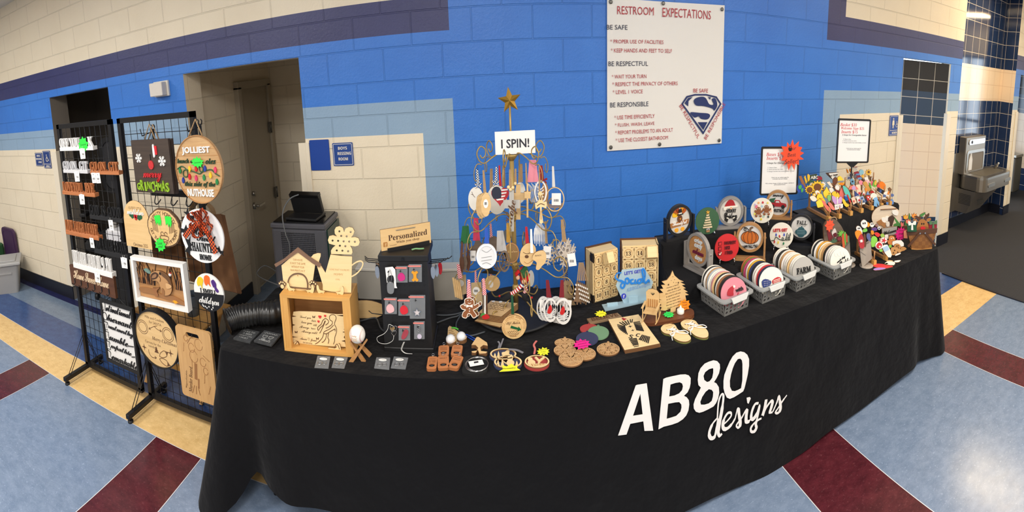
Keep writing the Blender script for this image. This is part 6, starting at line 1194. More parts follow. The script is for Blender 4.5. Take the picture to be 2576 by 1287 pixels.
t, L = orn('round plywood elf meter ornament with green arrow, lowest at the front', (1292,822), 2.155, (1288,742,1290,790,6,C(20,78,48))); put(t, 'disc', ('P', L(el(1292,822,30,30,40)), 0, .006, 'ply', 'ply_edge')); put(t, 'back_disc', ('P', L(el(1295,820,30,30,40)), .008, .013, 'ply', 'ply_edge'))
put(t, 'engraving', ('P', [L(el(1290,823,22,22)), L(el(1290,823,21.4,21.4))[::-1]], -.0006, 0, 'burn_light'), ('T', 'Elf Meter', L([(1291,813)])[0], -.0008, 'burn', .068, 'script'), *[('T', s, L([(1291,y)])[0], -.0008, 'burn', w_, 'sansb') for s, y, w_ in (('~1',833,.058), ('~2',837,.056), ('~3',841,.05), ('~4',845,.034))]); g = G(); q = L([(1292,822)])[0]; arctext(g, 'DANGER ZONE', .054, .050, pi*.74, pi*.26, -.0008, 'burn_light', .009); arctext(g, 'NAUGHTY', .054, .05, pi*1.22, pi*.88, -.0008, 'burn_light', .008); arctext(g, 'NICE', .054, .05, pi*.12, -pi*.06, -.0008, 'burn_light', .008); g.obj('rim_lettering', t)
put(t, 'arrow', ('P', L([(1284,824), (1302,828), (1302,832), (1311,828), (1304,820), (1304,824), (1286,818)]), -.003, -.001, C(14,90,50)), label='dark green arrow')
# stack of wooden cards on the tray
for k in range(6):
 q = [(1203,803-3.4*k), (1261,813-3.4*k), (1303,779-3.4*k), (1236,772-3.4*k)]
 if k == 0: q = [(1194,806), (1258,822), (1300,790), (1234,778)]
 z = TZ+.031+.006*k; c = sum((at(*a, z) for a in q), V((0,0,0)))/4; c.z = z+.005; o = PF([(a,b) for a, b in q], c); t = thing('wooden_card', 'wooden story card, number %s from the bottom of the tray stack' % ('one','two','three','four','five','six')[k], 'card', FLAT(c), 'wooden cards on the tree tray')
 g = G(); g.prism(o, 0, .005, 'ply', 'ply_edge'); g.obj('card', t)
 if k == 5:
  a = math.atan2(o[1][1]-o[0][1], o[1][0]-o[0][0]); g = G()
  for i, (s, w_) in enumerate((('~1',.09), ('~2',.10), ('~3',.09), ('~4',.08))): g.text(s, .012-.014*i*sin(-a), .03-.018*i, -.0006, 'burn', w=w_, style='ital', rot=a)
  g.obj('engraving', t); g = G(); [g.prism(circ(.010, 16, x, z_, ry=.008), -.001, 0, 'paper') for x, z_ in ((-.02,.062), (.02,.052), (.055,.04))]; g.obj('sticker', t)
# ================================================================= MIDDLE OF THE TABLE
def flatthing(nm, label, cat, pts, z=TZ, th=.005, mat='ply', side='ply_edge', grp=None, cen=None):
 c = cen or sum((at(*a, z) for a in pts), V((0,0,0)))/len(pts); c = V((c.x, c.y, z+th)); t = thing(nm, label, cat, FLAT(c), grp); Q = lambda l: PF(l, c)
 return t, Q, c
def fl(t, nm, *ad, label=None): return put(t, nm, *ad, label=label)
def fburst(label, cx, cy, rx, ry, col, words, n=10, seed=1, z=TZ, nm='price_burst'):
 p = at(cx, cy, z+.004); a, b = at(cx-rx, cy, z+.004), at(cx+rx, cy, z+.004); r = (b.x-a.x)/2
 burst(nm, label, None, 0, r, col, words, sq=1, n=n, T=FLAT(p), seed=seed)
# golf ball holders
t, Q, c = flatthing('golf_ball_holder', 'triangular plywood golf ball holder carrying two white balls and green clip', 'golf ball holder', [(1128,824), (1160,842), (1124,848)], th=.006)
fl(t, 'plate', ('P', Q([(1125,856), (1127,824), (1131,819), (1138,822), (1160,840), (1168,856), (1146,862)]), 0, .006, 'ply', 'ply_edge')); fl(t, 'engraving', *[('R', Q([(1128+k,832+4*k), (1138+3*k,830+4*k)]), .002, -.0006, 0, 'burn') for k in range(4)])
for i, (x, y) in enumerate(((1135,862), (1162,855))):
 q = Q([(x,y)])[0]; g = G(); g.prism([circ(.0255, 20, *q), circ(.0205, 20, *q)[::-1]], -.014, .004, 'ply', 'ply_edge'); g.obj('ring', t)
 g = G(); bc = at(x, y, TZ+.012)+V((-.003,.004,.016)); g.sph((0,0,0), .0235, X('golf_white', (228,230,232), .35, kind='noise', rgb2=(212,214,220), sc=420), 18, (1,1,.86)); g.text('~', 0, -.004, -.0238, 'ink', w=.010); one(g, 'golf_ball', 'white golf ball in the %s ring of the plywood holder' % ('left','right')[i], 'ball', TR(bc))
g = G(); g.tube(spl([at(1136,824,TZ+.012), at(1144,824,TZ+.014), at(1153,828,TZ+.01)], 4, False), .004, X('tee_green', (80,190,60), .4), 6); one(g, 'clip', 'bright green clip on the golf ball holder', 'clip')
t = thing('carabiner', 'blue metal carabiner joining the two golf ball holders', 'carabiner'); g = G(); a, b = at(1174,843,TZ+.012), at(1201,858,TZ+.014); d = (b-a).normalized(); n_ = V((-d.y, d.x, 0))*.006; g.tube(spl([tuple(q) for q in (a+n_, b+n_, b+d*.006, b-n_, a-n_, a-d*.006)], 4), .0026, X('blue_metal', (40,96,220), .3, metal=.6), 6, True); g.obj('frame', t)
for k in range(3):
 t, Q, c = flatthing('golf_ball_holder', 'empty plywood golf ball holder, %s layer of the notched stack' % ('bottom','middle','top')[k], 'golf ball holder', [(1200,853), (1226,868), (1186,872)], z=TZ+.007*k, grp='stacked golf ball holders'); fl(t, 'plate', ('P', Q([(1200-.4*k,853-3*k), (1204,853-3*k), (1225,867-3*k), (1227,875-3*k), (1216,873-3*k), (1208,879-3*k), (1210,888-3*k), (1226,890-3*k), (1222,894-3*k), (1206,895-3*k), (1202,885-3*k), (1196,893-3*k), (1188,892-3*k), (1186,889-3*k), (1200,887-3*k), (1203,880-3*k), (1196,873-3*k), (1186,873-3*k)]), 0, .0065, 'ply', 'ply_edge'))
# bottle opener key tags
for i, (x0, y0, x1, y1, rot, lab) in enumerate(((1103,874,1130,900,-.06,'left one of the back row'), (1136,873,1163,900,.06,'right one of the back row'), (1075,902,1100,934,-.02,'leftmost of the front row'), (1101,900,1130,932,-.1,'middle one of the front row'), (1133,900,1161,932,.28,'rightmost of the front row'))):
 c = at((x0+x1)/2, (y0+y1)/2, TZ); a, b = at(x0, (y0+y1)/2, TZ), at(x1, (y0+y1)/2, TZ); w = (b.x-a.x)*.98; h = (at((x0+x1)/2, y0, TZ).y-at((x0+x1)/2, y1, TZ).y); c.z = TZ+.012
 t = thing('bottle_opener', 'orange wood bottle opener key tag, %s' % lab, 'bottle opener', FLAT(c, -rot), 'bottle opener key tags'); g = G(); g.prism([rrect(w, h, w*.25), circ(w*.3, 18, 0, -h*.2, ry=h*.13)[::-1]], 0, .012, 'orange_wood', X('orange_edge', (160,100,58), .6)); g.obj('tag', t)
 g = G(); g.prism(circ(w*.3, 18, 0, -h*.2, ry=h*.13), .004, .008, 'black'); g.box((0,.003,-h*.2), (w*.28,.004,h*.1), 'dark_steel'); g.obj('opener', t)
 g = G(); [g.text(s, 0, h*(.28-.11*j), -.0006, 'burn', w=w*.66) for j, s in enumerate((('~1','~2','~3'), ('~1','~2'), ('~','X  □ NO','□ YES'), ('ADULT',), ('~1','~2'))[i])]; g.obj('engraving', t)
 g = G(); g.tube([(.007*cos(q),-.004,h*.5+.006+.008*sin(q)) for q in [j*pi/7 for j in range(14)]], .0013, 'silver', 5, True); g.obj('key_ring', t)
# pouch with bracelet
t, Q, c = flatthing('pouch', 'black velvet pouch lying at the table front under a bracelet', 'pouch', [(1164,938), (1224,937), (1224,895), (1167,897)], th=.01); fl(t, 'bag', ('P', spl(Q([(1164,936), (1195,940), (1223,934), (1226,912), (1222,896), (1195,893), (1167,898), (1166,915)]), 3), 0, .010, X('velvet', (10,10,11), .95)))
c = at(1199,917,TZ+.012); t = thing('bracelet', 'coiled silver wire bracelet with a barcode tag on the pouch', 'bracelet', FLAT(c)); a = at(1170,917,TZ+.012); r = c.x-a.x
for k in range(3): g = G(); g.tube([((r-.002*k)*cos(q)+.002*k,-.002*k-.001,(r*.92)*sin(q)) for q in [i*pi/16 for i in range(32)]], .0012, 'silver', 5, True); g.obj('coil', t)
g = G(); g.prism(PF([(1183,926), (1218,920), (1213,908), (1178,913)], c), -.008, -.0074, 'paper'); g.prism(PF([(1193,918), (1204,916), (1203,912), (1192,914)], c), -.0086, -.008, 'ink'); g.obj('tag', t)
# oval layered ornaments
navy = X('ply_navy', (48,56,84), .6)
def oval(label, cx, cy, rx, ry, back, deco, z=TZ, tilt=0):
 c = at(cx, cy, z+.011); t = thing('layered_ornament', label, 'ornament', FLAT(c), 'layered name ornaments on the table'); Q = lambda l: PF(l, c)
 fl(t, 'back_plate', ('P', Q(el(cx-1,cy+3,rx+1,ry+1,36)), .005, .010, back)); fl(t, 'frame', ('P', [Q(el(cx,cy,rx,ry,36)), Q(el(cx,cy,rx*.88,ry*.86,36))[::-1]], 0, .005, 'ply_pale', 'ply_edge')); deco(t, Q); return t, Q
tr = lambda x, y, w, h: [(x,y-h), (x+w*.5,y-h*.55), (x+w*.25,y-h*.55), (x+w*.75,y-h*.2), (x+w*.3,y-h*.2), (x+w,y), (x-w,y), (x-w*.3,y-h*.2), (x-w*.75,y-h*.2), (x-w*.25,y-h*.55), (x-w*.5,y-h*.55)]
def deer(t, Q): fl(t, 'trees', *[('P', Q(tr(x,897,4.5,h)), 0, .005, 'ply_pale') for x, h in ((1245,10), (1254,15))]); fl(t, 'deer', ('P', spl(Q([(1262,886), (1270,884), (1276,880), (1282,882), (1280,888), (1284,894), (1266,894)]), 2), 0, .005, 'ply_pale'));
t, Q = oval('oval deer ornament with pale trees, behind the snowman ornament', 1266, 889, 33, 14, navy, deer)
fl(t, 'ribbon', ('R', Q([(1254,877), (1257,866), (1253,860)]), .008, -.004, -.002, X('ribbon_grey', (120,120,128), .7)), ('R', Q([(1258,877), (1262,866), (1266,854)]), .007, -.006, -.0045, 'ribbon_grey'), ('R', Q([(1280,884), (1300,886), (1316,893)]), .010, -.012, -.010, 'ribbon_grey'))
def snowm(t, Q): fl(t, 'trees', *[('P', Q(tr(x,918,4.5,h)), 0, .005, 'ply_pale') for x, h in ((1253,14), (1264,20), (1300,12))]); fl(t, 'snowman', ('P', Q(el(1283,902,7,6)), 0, .005, 'ply_pale', 'ply_edge'), ('P', Q(el(1284,912,10,8)), .0002, .005, 'ply_pale', 'ply_edge'), ('P', Q([(1277,897), (1289,897), (1288,891), (1278,891)]), .0004, .005, 'ply_pale', 'ply_edge'), ('R', Q([(1274,913), (1267,908)]), .003, 0, .004, 'ply_pale'), ('P', Q(el(1281,901,.8,.8,8)), -.001, 0, 'burn'), ('P', Q(el(1286,901,.8,.8,8)), -.001, 0, 'burn'))
oval('oval snowman ornament with pale trees on navy plate', 1278, 909, 35, 16, navy, snowm)
t, Q, c = flatthing('price_burst', 'yellow paper banner reading Personalize below the snowman ornament', 'price burst', [(1257,933), (1307,930), (1301,918), (1263,920)], z=TZ+.014); fl(t, 'card', ('P', Q([(1256,934), (1265,928), (1263,918), (1275,921), (1287,914), (1295,920), (1302,917), (1301,925), (1309,930)]), 0, .001, X('neon_f5f22e', (245,242,46), .7))); fl(t, 'handwriting', ('T', 'Personalize', Q([(1281,926)])[0], -.0008, 'ink', .06, 'ital'))
def yur(t, Q): fl(t, 'snowman', ('P', Q(el(1334,903,6,5)), 0, .005, 'ply_pale', 'ply_edge'), ('P', Q(el(1337,911,10,7)), .0002, .005, 'ply_pale', 'ply_edge')); fl(t, 'initial', ('R', Q([(1347,897), (1357,907)]), .010, 0, .005, 'ply_pale'), ('R', Q([(1369,897), (1357,907), (1356,916)]), .010, .0003, .005, 'ply_pale')); fl(t, 'base_band', ('P', Q([(1326,914), (1376,914), (1366,920), (1351,923), (1336,920)]), -.0006, .005, 'ply_pale', 'ply_edge')); fl(t, 'name', ('T', 'Yurko', Q([(1352,917)])[0], -.0014, 'burn_light', .062, 'serif'))
t, Q = oval('round Yurko ornament with red plate and snowman', 1351, 908, 31, 16, X('ply_red', (150,52,50), .6), yur); fl(t, 'ribbon', ('R', Q([(1344,891), (1346,878), (1343,868), (1350,858)]), .009, -.003, -.001, X('ribbon_pink', (206,112,104), .7)))
fburst('yellow burst with handwritten price beside the Yurko ornament', 1367, 884, 17, 10, (245,242,46), ('Special','order','$15'), seed=2, z=TZ+.012)
# snowflake discs
def sdisc(label, cx, cy, rx, ry, k, solid=False):
 c = at(cx, cy, TZ+.006*k+.006); t = thing('snowflake_disc', label, 'ornament', FLAT(c), 'cut snowflake discs'); Q = lambda l: PF(l, c)
 fl(t, 'rim', ('P', [Q(el(cx,cy,rx,ry,36)), Q(el(cx,cy,rx*.88,ry*.86,36))[::-1]], 0, .006, 'oak_round', 'ply_edge')); ad = []
 for j in range(8):
  a = j*pi/4; P_ = lambda u, d=0: (cx+rx*u*cos(a+d), cy-ry*u*sin(a+d)); ad.append(('R', Q([P_(.1), P_(.9)]), .006, 0, .006, 'oak_round'))
  for u in (.45,.65): ad += [('R', Q([P_(u), P_(u+.2,.3*s)]), .0045, 0, .006, 'oak_round') for s in (-1,1)]
 fl(t, 'snowflake', *ad);
 if solid: fl(t, 'half_disc', ('P', Q([(cx+rx*.92*cos(q), cy-ry*.92*sin(q)) for q in [pi*1.08+i*pi*.84/16 for i in range(17)]]), -.0008, .006, 'oak_round'))
 fl(t, 'hanger', ('P', [Q(el(cx,cy-ry-1.5,3,2,12)), Q(el(cx,cy-ry-1.5,1.4,1,12))[::-1]], 0, .006, 'oak_round')); return t, Q
sdisc('cut snowflake disc at the back of the wooden pile', 1421, 861, 26, 11, 0); sdisc('cut snowflake disc with a star centre, second in the pile', 1421, 880, 28, 15, 1); sdisc('cut snowflake disc with a half solid face, right in the pile', 1472, 889, 27, 16, 1, True); sdisc('cut snowflake disc with a half solid face, front of the pile', 1436, 902, 31, 19, 2, True)
t, Q = sdisc('navy backed snowflake disc with letter G, alone by the boot prints', 1530, 877, 29, 16, 0); fl(t, 'back_plate', ('P', Q(el(1530,877,27,14.5,30)), .0062, .008, navy)); fl(t, 'star_centre', ('P', Q([(1530+17*(1 if i % 2 else .62)*cos(i*pi/8), 877-9.5*(1 if i % 2 else .62)*sin(i*pi/8)) for i in range(16)]), -.0008, .002, 'oak_round')); fl(t, 'initial', ('T', 'G', Q([(1530,877)])[0], -.0014, 'burn', .028, 'script'))
fburst('hot pink burst with a long note beside the snowflake discs', 1464, 865, 23, 12, (240,30,140), ('~aaaaaaa','~bbbbbbb','~ccccccc'), seed=3, z=TZ+.02)
for i, (cx, cy, rx, ry, col, nm) in enumerate(((1483,826,24,12,(166,58,58),'dull red'), (1505,836,27,17,(110,148,112),'sage green'), (1477,851,28,17,(50,56,88),'navy'))):
 t, Q, c = flatthing('blank_disc', 'plain %s painted ornament disc on the table' % nm, 'ornament', [(cx,cy)], z=TZ+.005*i, grp='painted blank discs'); fl(t, 'disc', ('P', Q(el(cx,cy,rx,ry,36)), 0, .005, C(*col))); fl(t, 'hanger', ('P', [Q(el(cx,cy-ry-1.2,3,1.8,12)), Q(el(cx,cy-ry-1.2,1.4,.8,12))[::-1]], 0, .005, C(*col)))
# boot print boards
for k in range(3):
 q = [(1571,886-3*k), (1660,869-3*k), (1606,796-3*k), (1530,809-3*k)]; t, Q, c = flatthing('boot_print_board', 'plywood boot print board, %s of the stack of three' % ('bottom','middle','top')[k], 'board', q, z=TZ+.0065*k, th=.006, grp='stack of boot print boards')
 if k < 2: fl(t, 'board', ('P', Q([(x+(2-k)*.8, y) for x, y in q]), 0, .006, 'ply_pale', 'ply_edge')); continue
 fl(t, 'board', ('P', Q(q), 0, .006, 'ply_pale', 'ply_edge')); b = lambda l: Q(cr(1370,590,3.9,l)); cut = X('cut_dark', (30,24,20), .9); ad = []
 for i in range(11): u = i/10; ad += [('R', b([(712+70*u*u*1.4,880+100*u), (790+20*u,900+70*u)]), .0046, -.0006, 0, cut), ('R', b([(870+30*u,860+75*u), (935+40*u,850+95*u)]), .0046, -.0006, 0, cut)]
 for i in range(6): ad.append(('R', b([(735+26*i,862-7*i), (790+14*i,895-5*i)] if i < 4 else [(840+22*(i-4),832), (845+12*(i-4),862)]), .0044, -.0006, 0, cut))
 for i in range(6): u = i/5; ad += [('R', b([(960+70*u,985+20*u), (930+85*u,1030+35*u)]), .0046, -.0006, 0, cut), ('R', b([(830+45*u,1030+70*u), (905+20*u,1020+70*u)]), .0046, -.0006, 0, cut)]
 fl(t, 'tread_cutouts', *ad, label='dark cut through tread marks'); fl(t, 'lettering', *[('T', s, b([(x,y)])[0], -.0008, cut, .02, 'sansb', -.6) for s, x, y in (('S',848,1000), ('C',915,985))], ('P', star(4,.012,.004,*b([(840,900)])[0]), -.0008, 0, cut), ('P', star(4,.009,.003,*b([(865,938)])[0]), -.0008, 0, cut), ('P', star(4,.009,.003,*b([(935,1025)])[0]), -.0008, 0, cut))
 g = G(); q_ = b([(775,830)])[0]; g.ribbon([(q_[0],q_[1]-.012), (q_[0]-.003,q_[1]+.01)], .008, -.004, -.002, 'red_satin'); g.ribbon([(q_[0],q_[1]-.004), (q_[0]+.012,q_[1]-.01)], .006, -.006, -.0045, 'red_satin'); g.obj('ribbon', t)
t, Q, c = flatthing('believe_sign', 'small barnwood believe plank lying in front of the advent book', 'sign', [(1476,801), (1553,786), (1564,795), (1485,813)], th=.008); fl(t, 'plank', ('P', Q([(1476,801), (1553,786), (1564,795), (1485,813)]), 0, .008, X('pallet', (150,122,90), .7, kind='wood', rgb2=(118,94,68), sc=1.2))); a = Q([(1490,803), (1552,791)]); fl(t, 'lettering', ('T', 'BELIEVE', ((a[0][0]+a[1][0])/2, (a[0][1]+a[1][1])/2), -.001, 'burn', .15, 'bold', math.atan2(a[1][1]-a[0][1], a[1][0]-a[0][0])))
fburst('small yellow burst lying on the believe plank', 1512, 789, 16, 7, (245,242,46), ('~aaaaaaa',), seed=5, z=TZ+.012)
# advent book: two hinged halves of twelve numbered drawers
def bookhalf(root, fl_, fr_, yaw, hh, nums, open_i, left):
 a, b = at(*fl_, TZ), at(*fr_, TZ); w = (b-a).length; T = MX.Translation(V((a.x,a.y,TZ))) @ MX.Rotation(math.atan2(b.y-a.y, b.x-a.x), 4, 'Z'); d = .085
 g = G(); g.box((w/2,d/2+.004,hh/2), (w,d,hh), 'ply_pale'); hf = g.obj('book_half', root, T); dw, dh = w/3, (hh-.012)/4
 g = G(); g.box((w/2,d+.008,hh/2), (w+.02,.008,hh+.016), 'walnut'); x = -.006 if left else w+.006; g.box((x,d/2,hh/2), (.006,d,hh+.01), 'ply_pale'); g.obj('cover', hf)
 for z in (.02, hh-.02): g = G(); g.prism(spl([(x-.004,z-.022),(x+.004,z-.022),(x+.006,z),(x+.004,z+.022),(x-.004,z+.022)], 2), -.004, .03, X('brass_dark', (52,44,38), .5, metal=.4)); g.obj('corner_fitting', hf)
 g = G(); [g.box((x-.0035*(1 if left else -1),.015+.02*j,hh/2), (.001,.003,hh*.9), 'ply_edge') for j in range(2)]; g.obj('side_lines', hf)
 for i, n in enumerate(nums):
  cx, cz = dw*(i % 3+.5), hh-.006-dh*(i//3+.5); op = i == open_i; y = -.045 if op else -.002
  g = G(); g.box((cx,y+.002,cz), (dw-.003,.006,dh-.003), 'ply_pale')
  for s in (-1,1):
   for u in (-.3,.3): g.box((cx+u*dw,y-.0012,cz+s*dh*.47), (dw*.16,.001,.002), 'ply_edge'); g.box((cx+s*dw*.47,y-.0012,cz+u*dh), (.002,.001,dh*.16), 'ply_edge')
  if op: T2 = MX.Translation((cx,-.0,cz+dh*.45)) @ MX.Rotation(-.5, 4, 'X') @ MX.Translation((-cx,0,-cz-dh*.45))
  dr = g.obj('drawer', hf, T2 if op else None)
  if op: g = G(); [g.box((cx+s*dw*.46,-.02,cz), (.003,.05,dh*.9), 'ply_pale') for s in (-1,1)]; g.box((cx,-.02,cz-dh*.45), (dw*.92,.05,.003), 'ply_pale'); g.box((cx,-.02,cz+dh*.45), (dw*.92,.05,.003), 'ply_pale'); g.prism([rect(dw*.94,dh*.94,cx,cz), rect(dw*.86,dh*.86,cx,cz)[::-1]], -.05, -.045, 'ply'); o_ = g.obj('drawer_box', hf, T2); continue
  g = G(); g.prism([circ(dh*.36,20,cx,cz), circ(dh*.33,20,cx,cz)[::-1]], y-.0022, y-.001, 'burn_light'); g.text(str(n), cx, cz, y-.0022, 'burn_dark', h=dh*.34, style='serif'); g.obj('number', hf)
rt = thing('advent_book', 'open book shaped advent calendar of numbered plywood drawers', 'advent calendar')
p_ = at(1495.6,762,TZ); bookhalf(rt, (1495.6,762), (1554.6,744), 0, hz(1489,639,p_)-TZ, range(1,13), 1, True); p_ = at(1566,744,TZ); bookhalf(rt, (1566,744), (1652,740), 0, hz(1562,619,p_)-TZ, range(13,25), 2, False)
# acrylic social sign
pa = at(1580,762,TZ); A_ = lambda l: PL(cr(1370,590,3.9,l), pa); t = thing('acrylic_sign', 'blue hexagonal acrylic social media sign on an acrylic base', 'sign', TR(pa))
q = PF([(1514,768), (1632,748), (1642,756), (1522,783)], pa); g = G(); g.prism(q, -.006, 0, 'acrylic', T=MX.Rotation(-pi/2, 4, 'X')); g.obj('base_plate', t)
g = G(); g.prism(A_([(760,345),(975,320),(1065,465),(1010,640),(990,675),(780,680),(700,500)]), 0, .004, 'acrylic'); g.obj('hexagon', t)
b1, b2 = C(40,132,222), C(60,66,190); s_ = lambda a, b: (A_([a])[0], A_([b])[0])
g = G(); q = s_((782,372),(946,360)); g.text("LET'S GET", (q[0][0]+q[1][0])/2, (q[0][1]+q[1][1])/2, -.0012, b2, w=q[1][0]-q[0][0], style='bold', ext=.001); g.obj('heading', t)
g = G()
for i, pts in enumerate(([(752,372),(715,375),(692,410),(715,440),(760,455),(785,480),(770,520),(748,510),(752,480),(800,455)], [(800,470),(790,440),(812,425),(828,450),(812,478),(795,468)], [(870,435),(845,445),(848,475),(880,470)], [(890,435),(888,470),(905,470)], [(950,430),(915,440),(915,470),(940,465),(955,430),(955,465)], [(965,465),(985,400),(975,340),(955,345),(965,400),(985,470),(1020,440),(1025,465)])): g.ribbon(A_(pts), [.006,.009,.011,.009,.007], -.004-.0004*i, -.001, b1, 4)
g.obj('script_lettering', t); g = G(); q = s_((795,530),(1040,500)); g.text('AB80Designs', (q[0][0]+q[1][0])/2, (q[0][1]+q[1][1])/2, -.0012, C(120,160,210), w=(q[1][0]-q[0][0]), style='ital', rot=.1); q = A_([(775,602)])[0]; g.prism(circ(.015, 18, *q), -.002, -.0005, C(56,68,190)); g.text('f', q[0]+.001, q[1]-.001, -.0028, 'white', h=.019, style='sansb'); g.obj('handle_line', t)
g = G(); g.prism(A_([(608,662),(712,652),(716,700),(612,712)]), -.012, -.006, 'acrylic'); g.prism(A_([(815,600),(910,592),(912,665),(825,680)]), -.012, -.008, 'acrylic'); g.obj('card_holder', t)
# memorial scene: oval base, chair, tree, candle
q = [(1606,800), (1618,811), (1650,813), (1735,798), (1746,787), (1738,777), (1715,774), (1640,785)]
for k in range(1):
 t, Q, c = flatthing('memorial_base', 'brown oval wooden base carrying the tiny chair, tree and candle', 'base', q, z=TZ, th=.014); fl(t, 'top_layer', ('P', spl(Q([(a,b-2) for a, b in q]), 4), 0, .006, X('stained', (112,66,40), .45, kind='wood', rgb2=(90,50,30), sc=1)), ); fl(t, 'bottom_layer', ('P', spl(Q(q), 4), .007, .013, 'stained'))
ZB = TZ+.0145
pt_ = at(1684,786,ZB); M2 = lambda l: PL(cr(1370,590,3.9,l), pt_); t = thing('tree_plaque', 'wooden Christmas tree plaque with a burned verse on the oval base', 'plaque', TR(pt_))
half = [(1255,352),(1275,400),(1320,440),(1365,460),(1330,465),(1380,490),(1345,495),(1385,525),(1360,530),(1405,560),(1375,565),(1415,590),(1380,595),(1390,640),(1360,640),(1375,700),(1290,715),(1285,760),(1235,765),(1235,720),(1185,745),(1135,740),(1150,712),(1125,705),(1145,690),(1120,640),(1150,640),(1120,630),(1130,575),(1165,570),(1130,535),(1165,530),(1145,495),(1185,490),(1150,460),(1200,445),(1235,400)]
g = G(); g.prism(M2(half), 0, .006, 'ply', 'ply_edge'); g.obj('board', t); g = G()
for i, s in enumerate(('Christmas in Heaven','what do they do?','They come down to earth','to spend it with you.','So save them a seat','just one empty chair.','You may not see them','but they will be there.')): x_ = (1255,1265,1260,1265,1260,1265,1265,1270)[i]; q_ = M2([(x_,505+28*i)])[0]; g.text(s, q_[0], q_[1], -.0006, 'burn_dark', w=(.072,.076,.092,.088,.08,.086,.088,.08)[i], style='ital', rot=.1)
for x_, y_, r_ in ((1215,490,.006), (1312,470,.006)): g.prism(star(5, r_, r_*.42, *M2([(x_,y_)])[0]), -.0008, 0, 'burn_dark')
for x_, y_ in ((1258,410),(1275,440),(1243,448),(1290,470),(1265,468)): g.prism(circ(.0018, 8, *M2([(x_,y_)])[0]), -.0008, 0, 'burn_dark')
g.obj('engraving', t)
ch = at(1638,803,ZB); sc_ = (hz(1626,728,ch)-ZB)/.155; t = thing('rocking_chair', 'miniature plywood rocking chair with heart cut back on the oval base', 'miniature chair', TR(ch, -.6) @ MX.Diagonal((sc_*1.12,sc_*1.12,sc_*.92,1)))
def bar(nm, *bx): g = G(); [g.box(*b) for b in bx]; return g.obj(nm, t)
g = G(); g.prism([[(-.032,.05),(.032,.05),(.034,.135),(.02,.152),(0,.156),(-.02,.152),(-.034,.135)], [(q[0],q[1]+.128) for q in heart(.02)][::-1]], .03, .034, 'ply', 'ply_edge'); g.obj('backrest', t)
for k in range(5): bar('slat', ((-.022+.011*k,.029,.075), (.005,.002,.045), 'burn_light'))
bar('seat', *[((0,-.028+.010*k,.05), (.066,.007,.004), 'ply') for k in range(6)]); [bar('armrest', ((s*.036,-.005,.082), (.010,.07,.004), 'ply')) for s in (-1,1)]; [bar('leg', ((s*.034,y,.045), (.004,.006,.075), 'ply')) for s in (-1,1) for y in (-.034,.028)]
for s in (-1,1): g = G(); g.tube(spl([(s*.034,-.055,.014),(s*.034,-.02,.004),(s*.034,.03,.004),(s*.034,.065,.016)], 4, False), .003, 'ply', 4); g.obj('rocker', t)
cn = at(1712,787,ZB); t = thing('tea_light', 'white battery tea light on the oval memorial base', 'candle', TR(cn)); g = G(); g.lathe([(.019,0),(.02,.003),(.02,.019),(.017,.021),(.006,.0195)], X('plastic_white', (238,234,226), .4), 20); g.obj('body', t); g = G(); g.lathe([(.005,.019),(.0075,.026),(.004,.034),(.0008,.042)], X('flame_plastic', (255,232,200), .4, emit=.4), 12); g.obj('flame', t, label='glowing plastic flame')
fburst('green burst price note on the oval memorial base', 1682, 791, 16, 7, (44,222,96), ('~aaaaaaa','~bbbbbbb'), seed=8, z=ZB); pq = at(1722,783,ZB); burst('price_burst', 'orange burst leaning on the verse tree', pq+V((0,.0,.035)), -.2, .036, (250,140,20), ('New','Small','Soon!'), sq=.9, n=8, seed=9)
# baby shoes
for i, (ol, lab) in enumerate((([(1140,920),(1170,882),(1230,872),(1280,885),(1310,930),(1370,950),(1420,985),(1435,1020),(1400,1045),(1340,1045),(1280,1020),(1240,980),(1170,960)], 'left'), ([(1335,865),(1370,837),(1430,830),(1480,845),(1510,880),(1570,910),(1605,955),(1600,1000),(1550,1010),(1480,990),(1430,950),(1360,910)], 'right'))):
 ol = cr(1370,590,3.9,ol); t, Q, c = flatthing('shoe_cutout', 'plywood baby shoe cutout with white laces, %s one' % lab, 'shoe cutout', ol, th=.010, grp='pair of lace up shoe cutouts'); fl(t, 'sole', ('P', spl(Q(ol), 3), 0, .005, 'ply_pale', 'ply_edge')); fl(t, 'back_layer', ('P', spl(Q([(a+.5,b+1.2) for a, b in ol]), 3), .005, .009, X('sole_dark', (110,112,52), .7)))
 cx, cy = ((1275,960), (1455,905))[i]; h = [((cx-75+28*k, cy-25+6*k-(k % 2)*2), (cx-5+20*k, cy-50+17*k)) for k in range(3)]
 fl(t, 'eyelets', *[('P', Q(cr(1370,590,3.9,el(a,b,6,5,10))), -.0006, 0, 'burn') for pr_ in h for a, b in pr_]); g = G(); lz = lambda l, y: [(q[0],y,q[1]) for q in Q(cr(1370,590,3.9,l))]
 for k in range(2): g.tube(lz([h[k][0], h[k+1][1]], -.003), .0022, 'paper', 6); g.tube(lz([h[k][1], h[k+1][0]], -.004), .0022, 'paper', 6)
 a_ = (cx+5,cy+5); g.tube(lz(spl([a_, (a_[0]+90,a_[1]-15), (a_[0]+130,a_[1]+10), (a_[0]+60,a_[1]+12), a_, (a_[0]-50,a_[1]+20), (a_[0]-20,a_[1]+40), a_], 4, False), -.006), .0022, 'paper', 6); g.tube(lz(spl([a_, (a_[0]-30,a_[1]+40), (a_[0]-25,a_[1]+80)], 4, False), -.005), .0022, 'paper', 6); g.obj('laces', t, label='white laces'); fl(t, 'engraving', *[('T', s, Q(cr(1370,590,3.9,[(cx-60+12*k+(10 if i else 0),cy-85+16*k)]))[0], -.0006, 'burn_light', .05, 'sans', .1) for k, s in enumerate(('~1','~2'))])
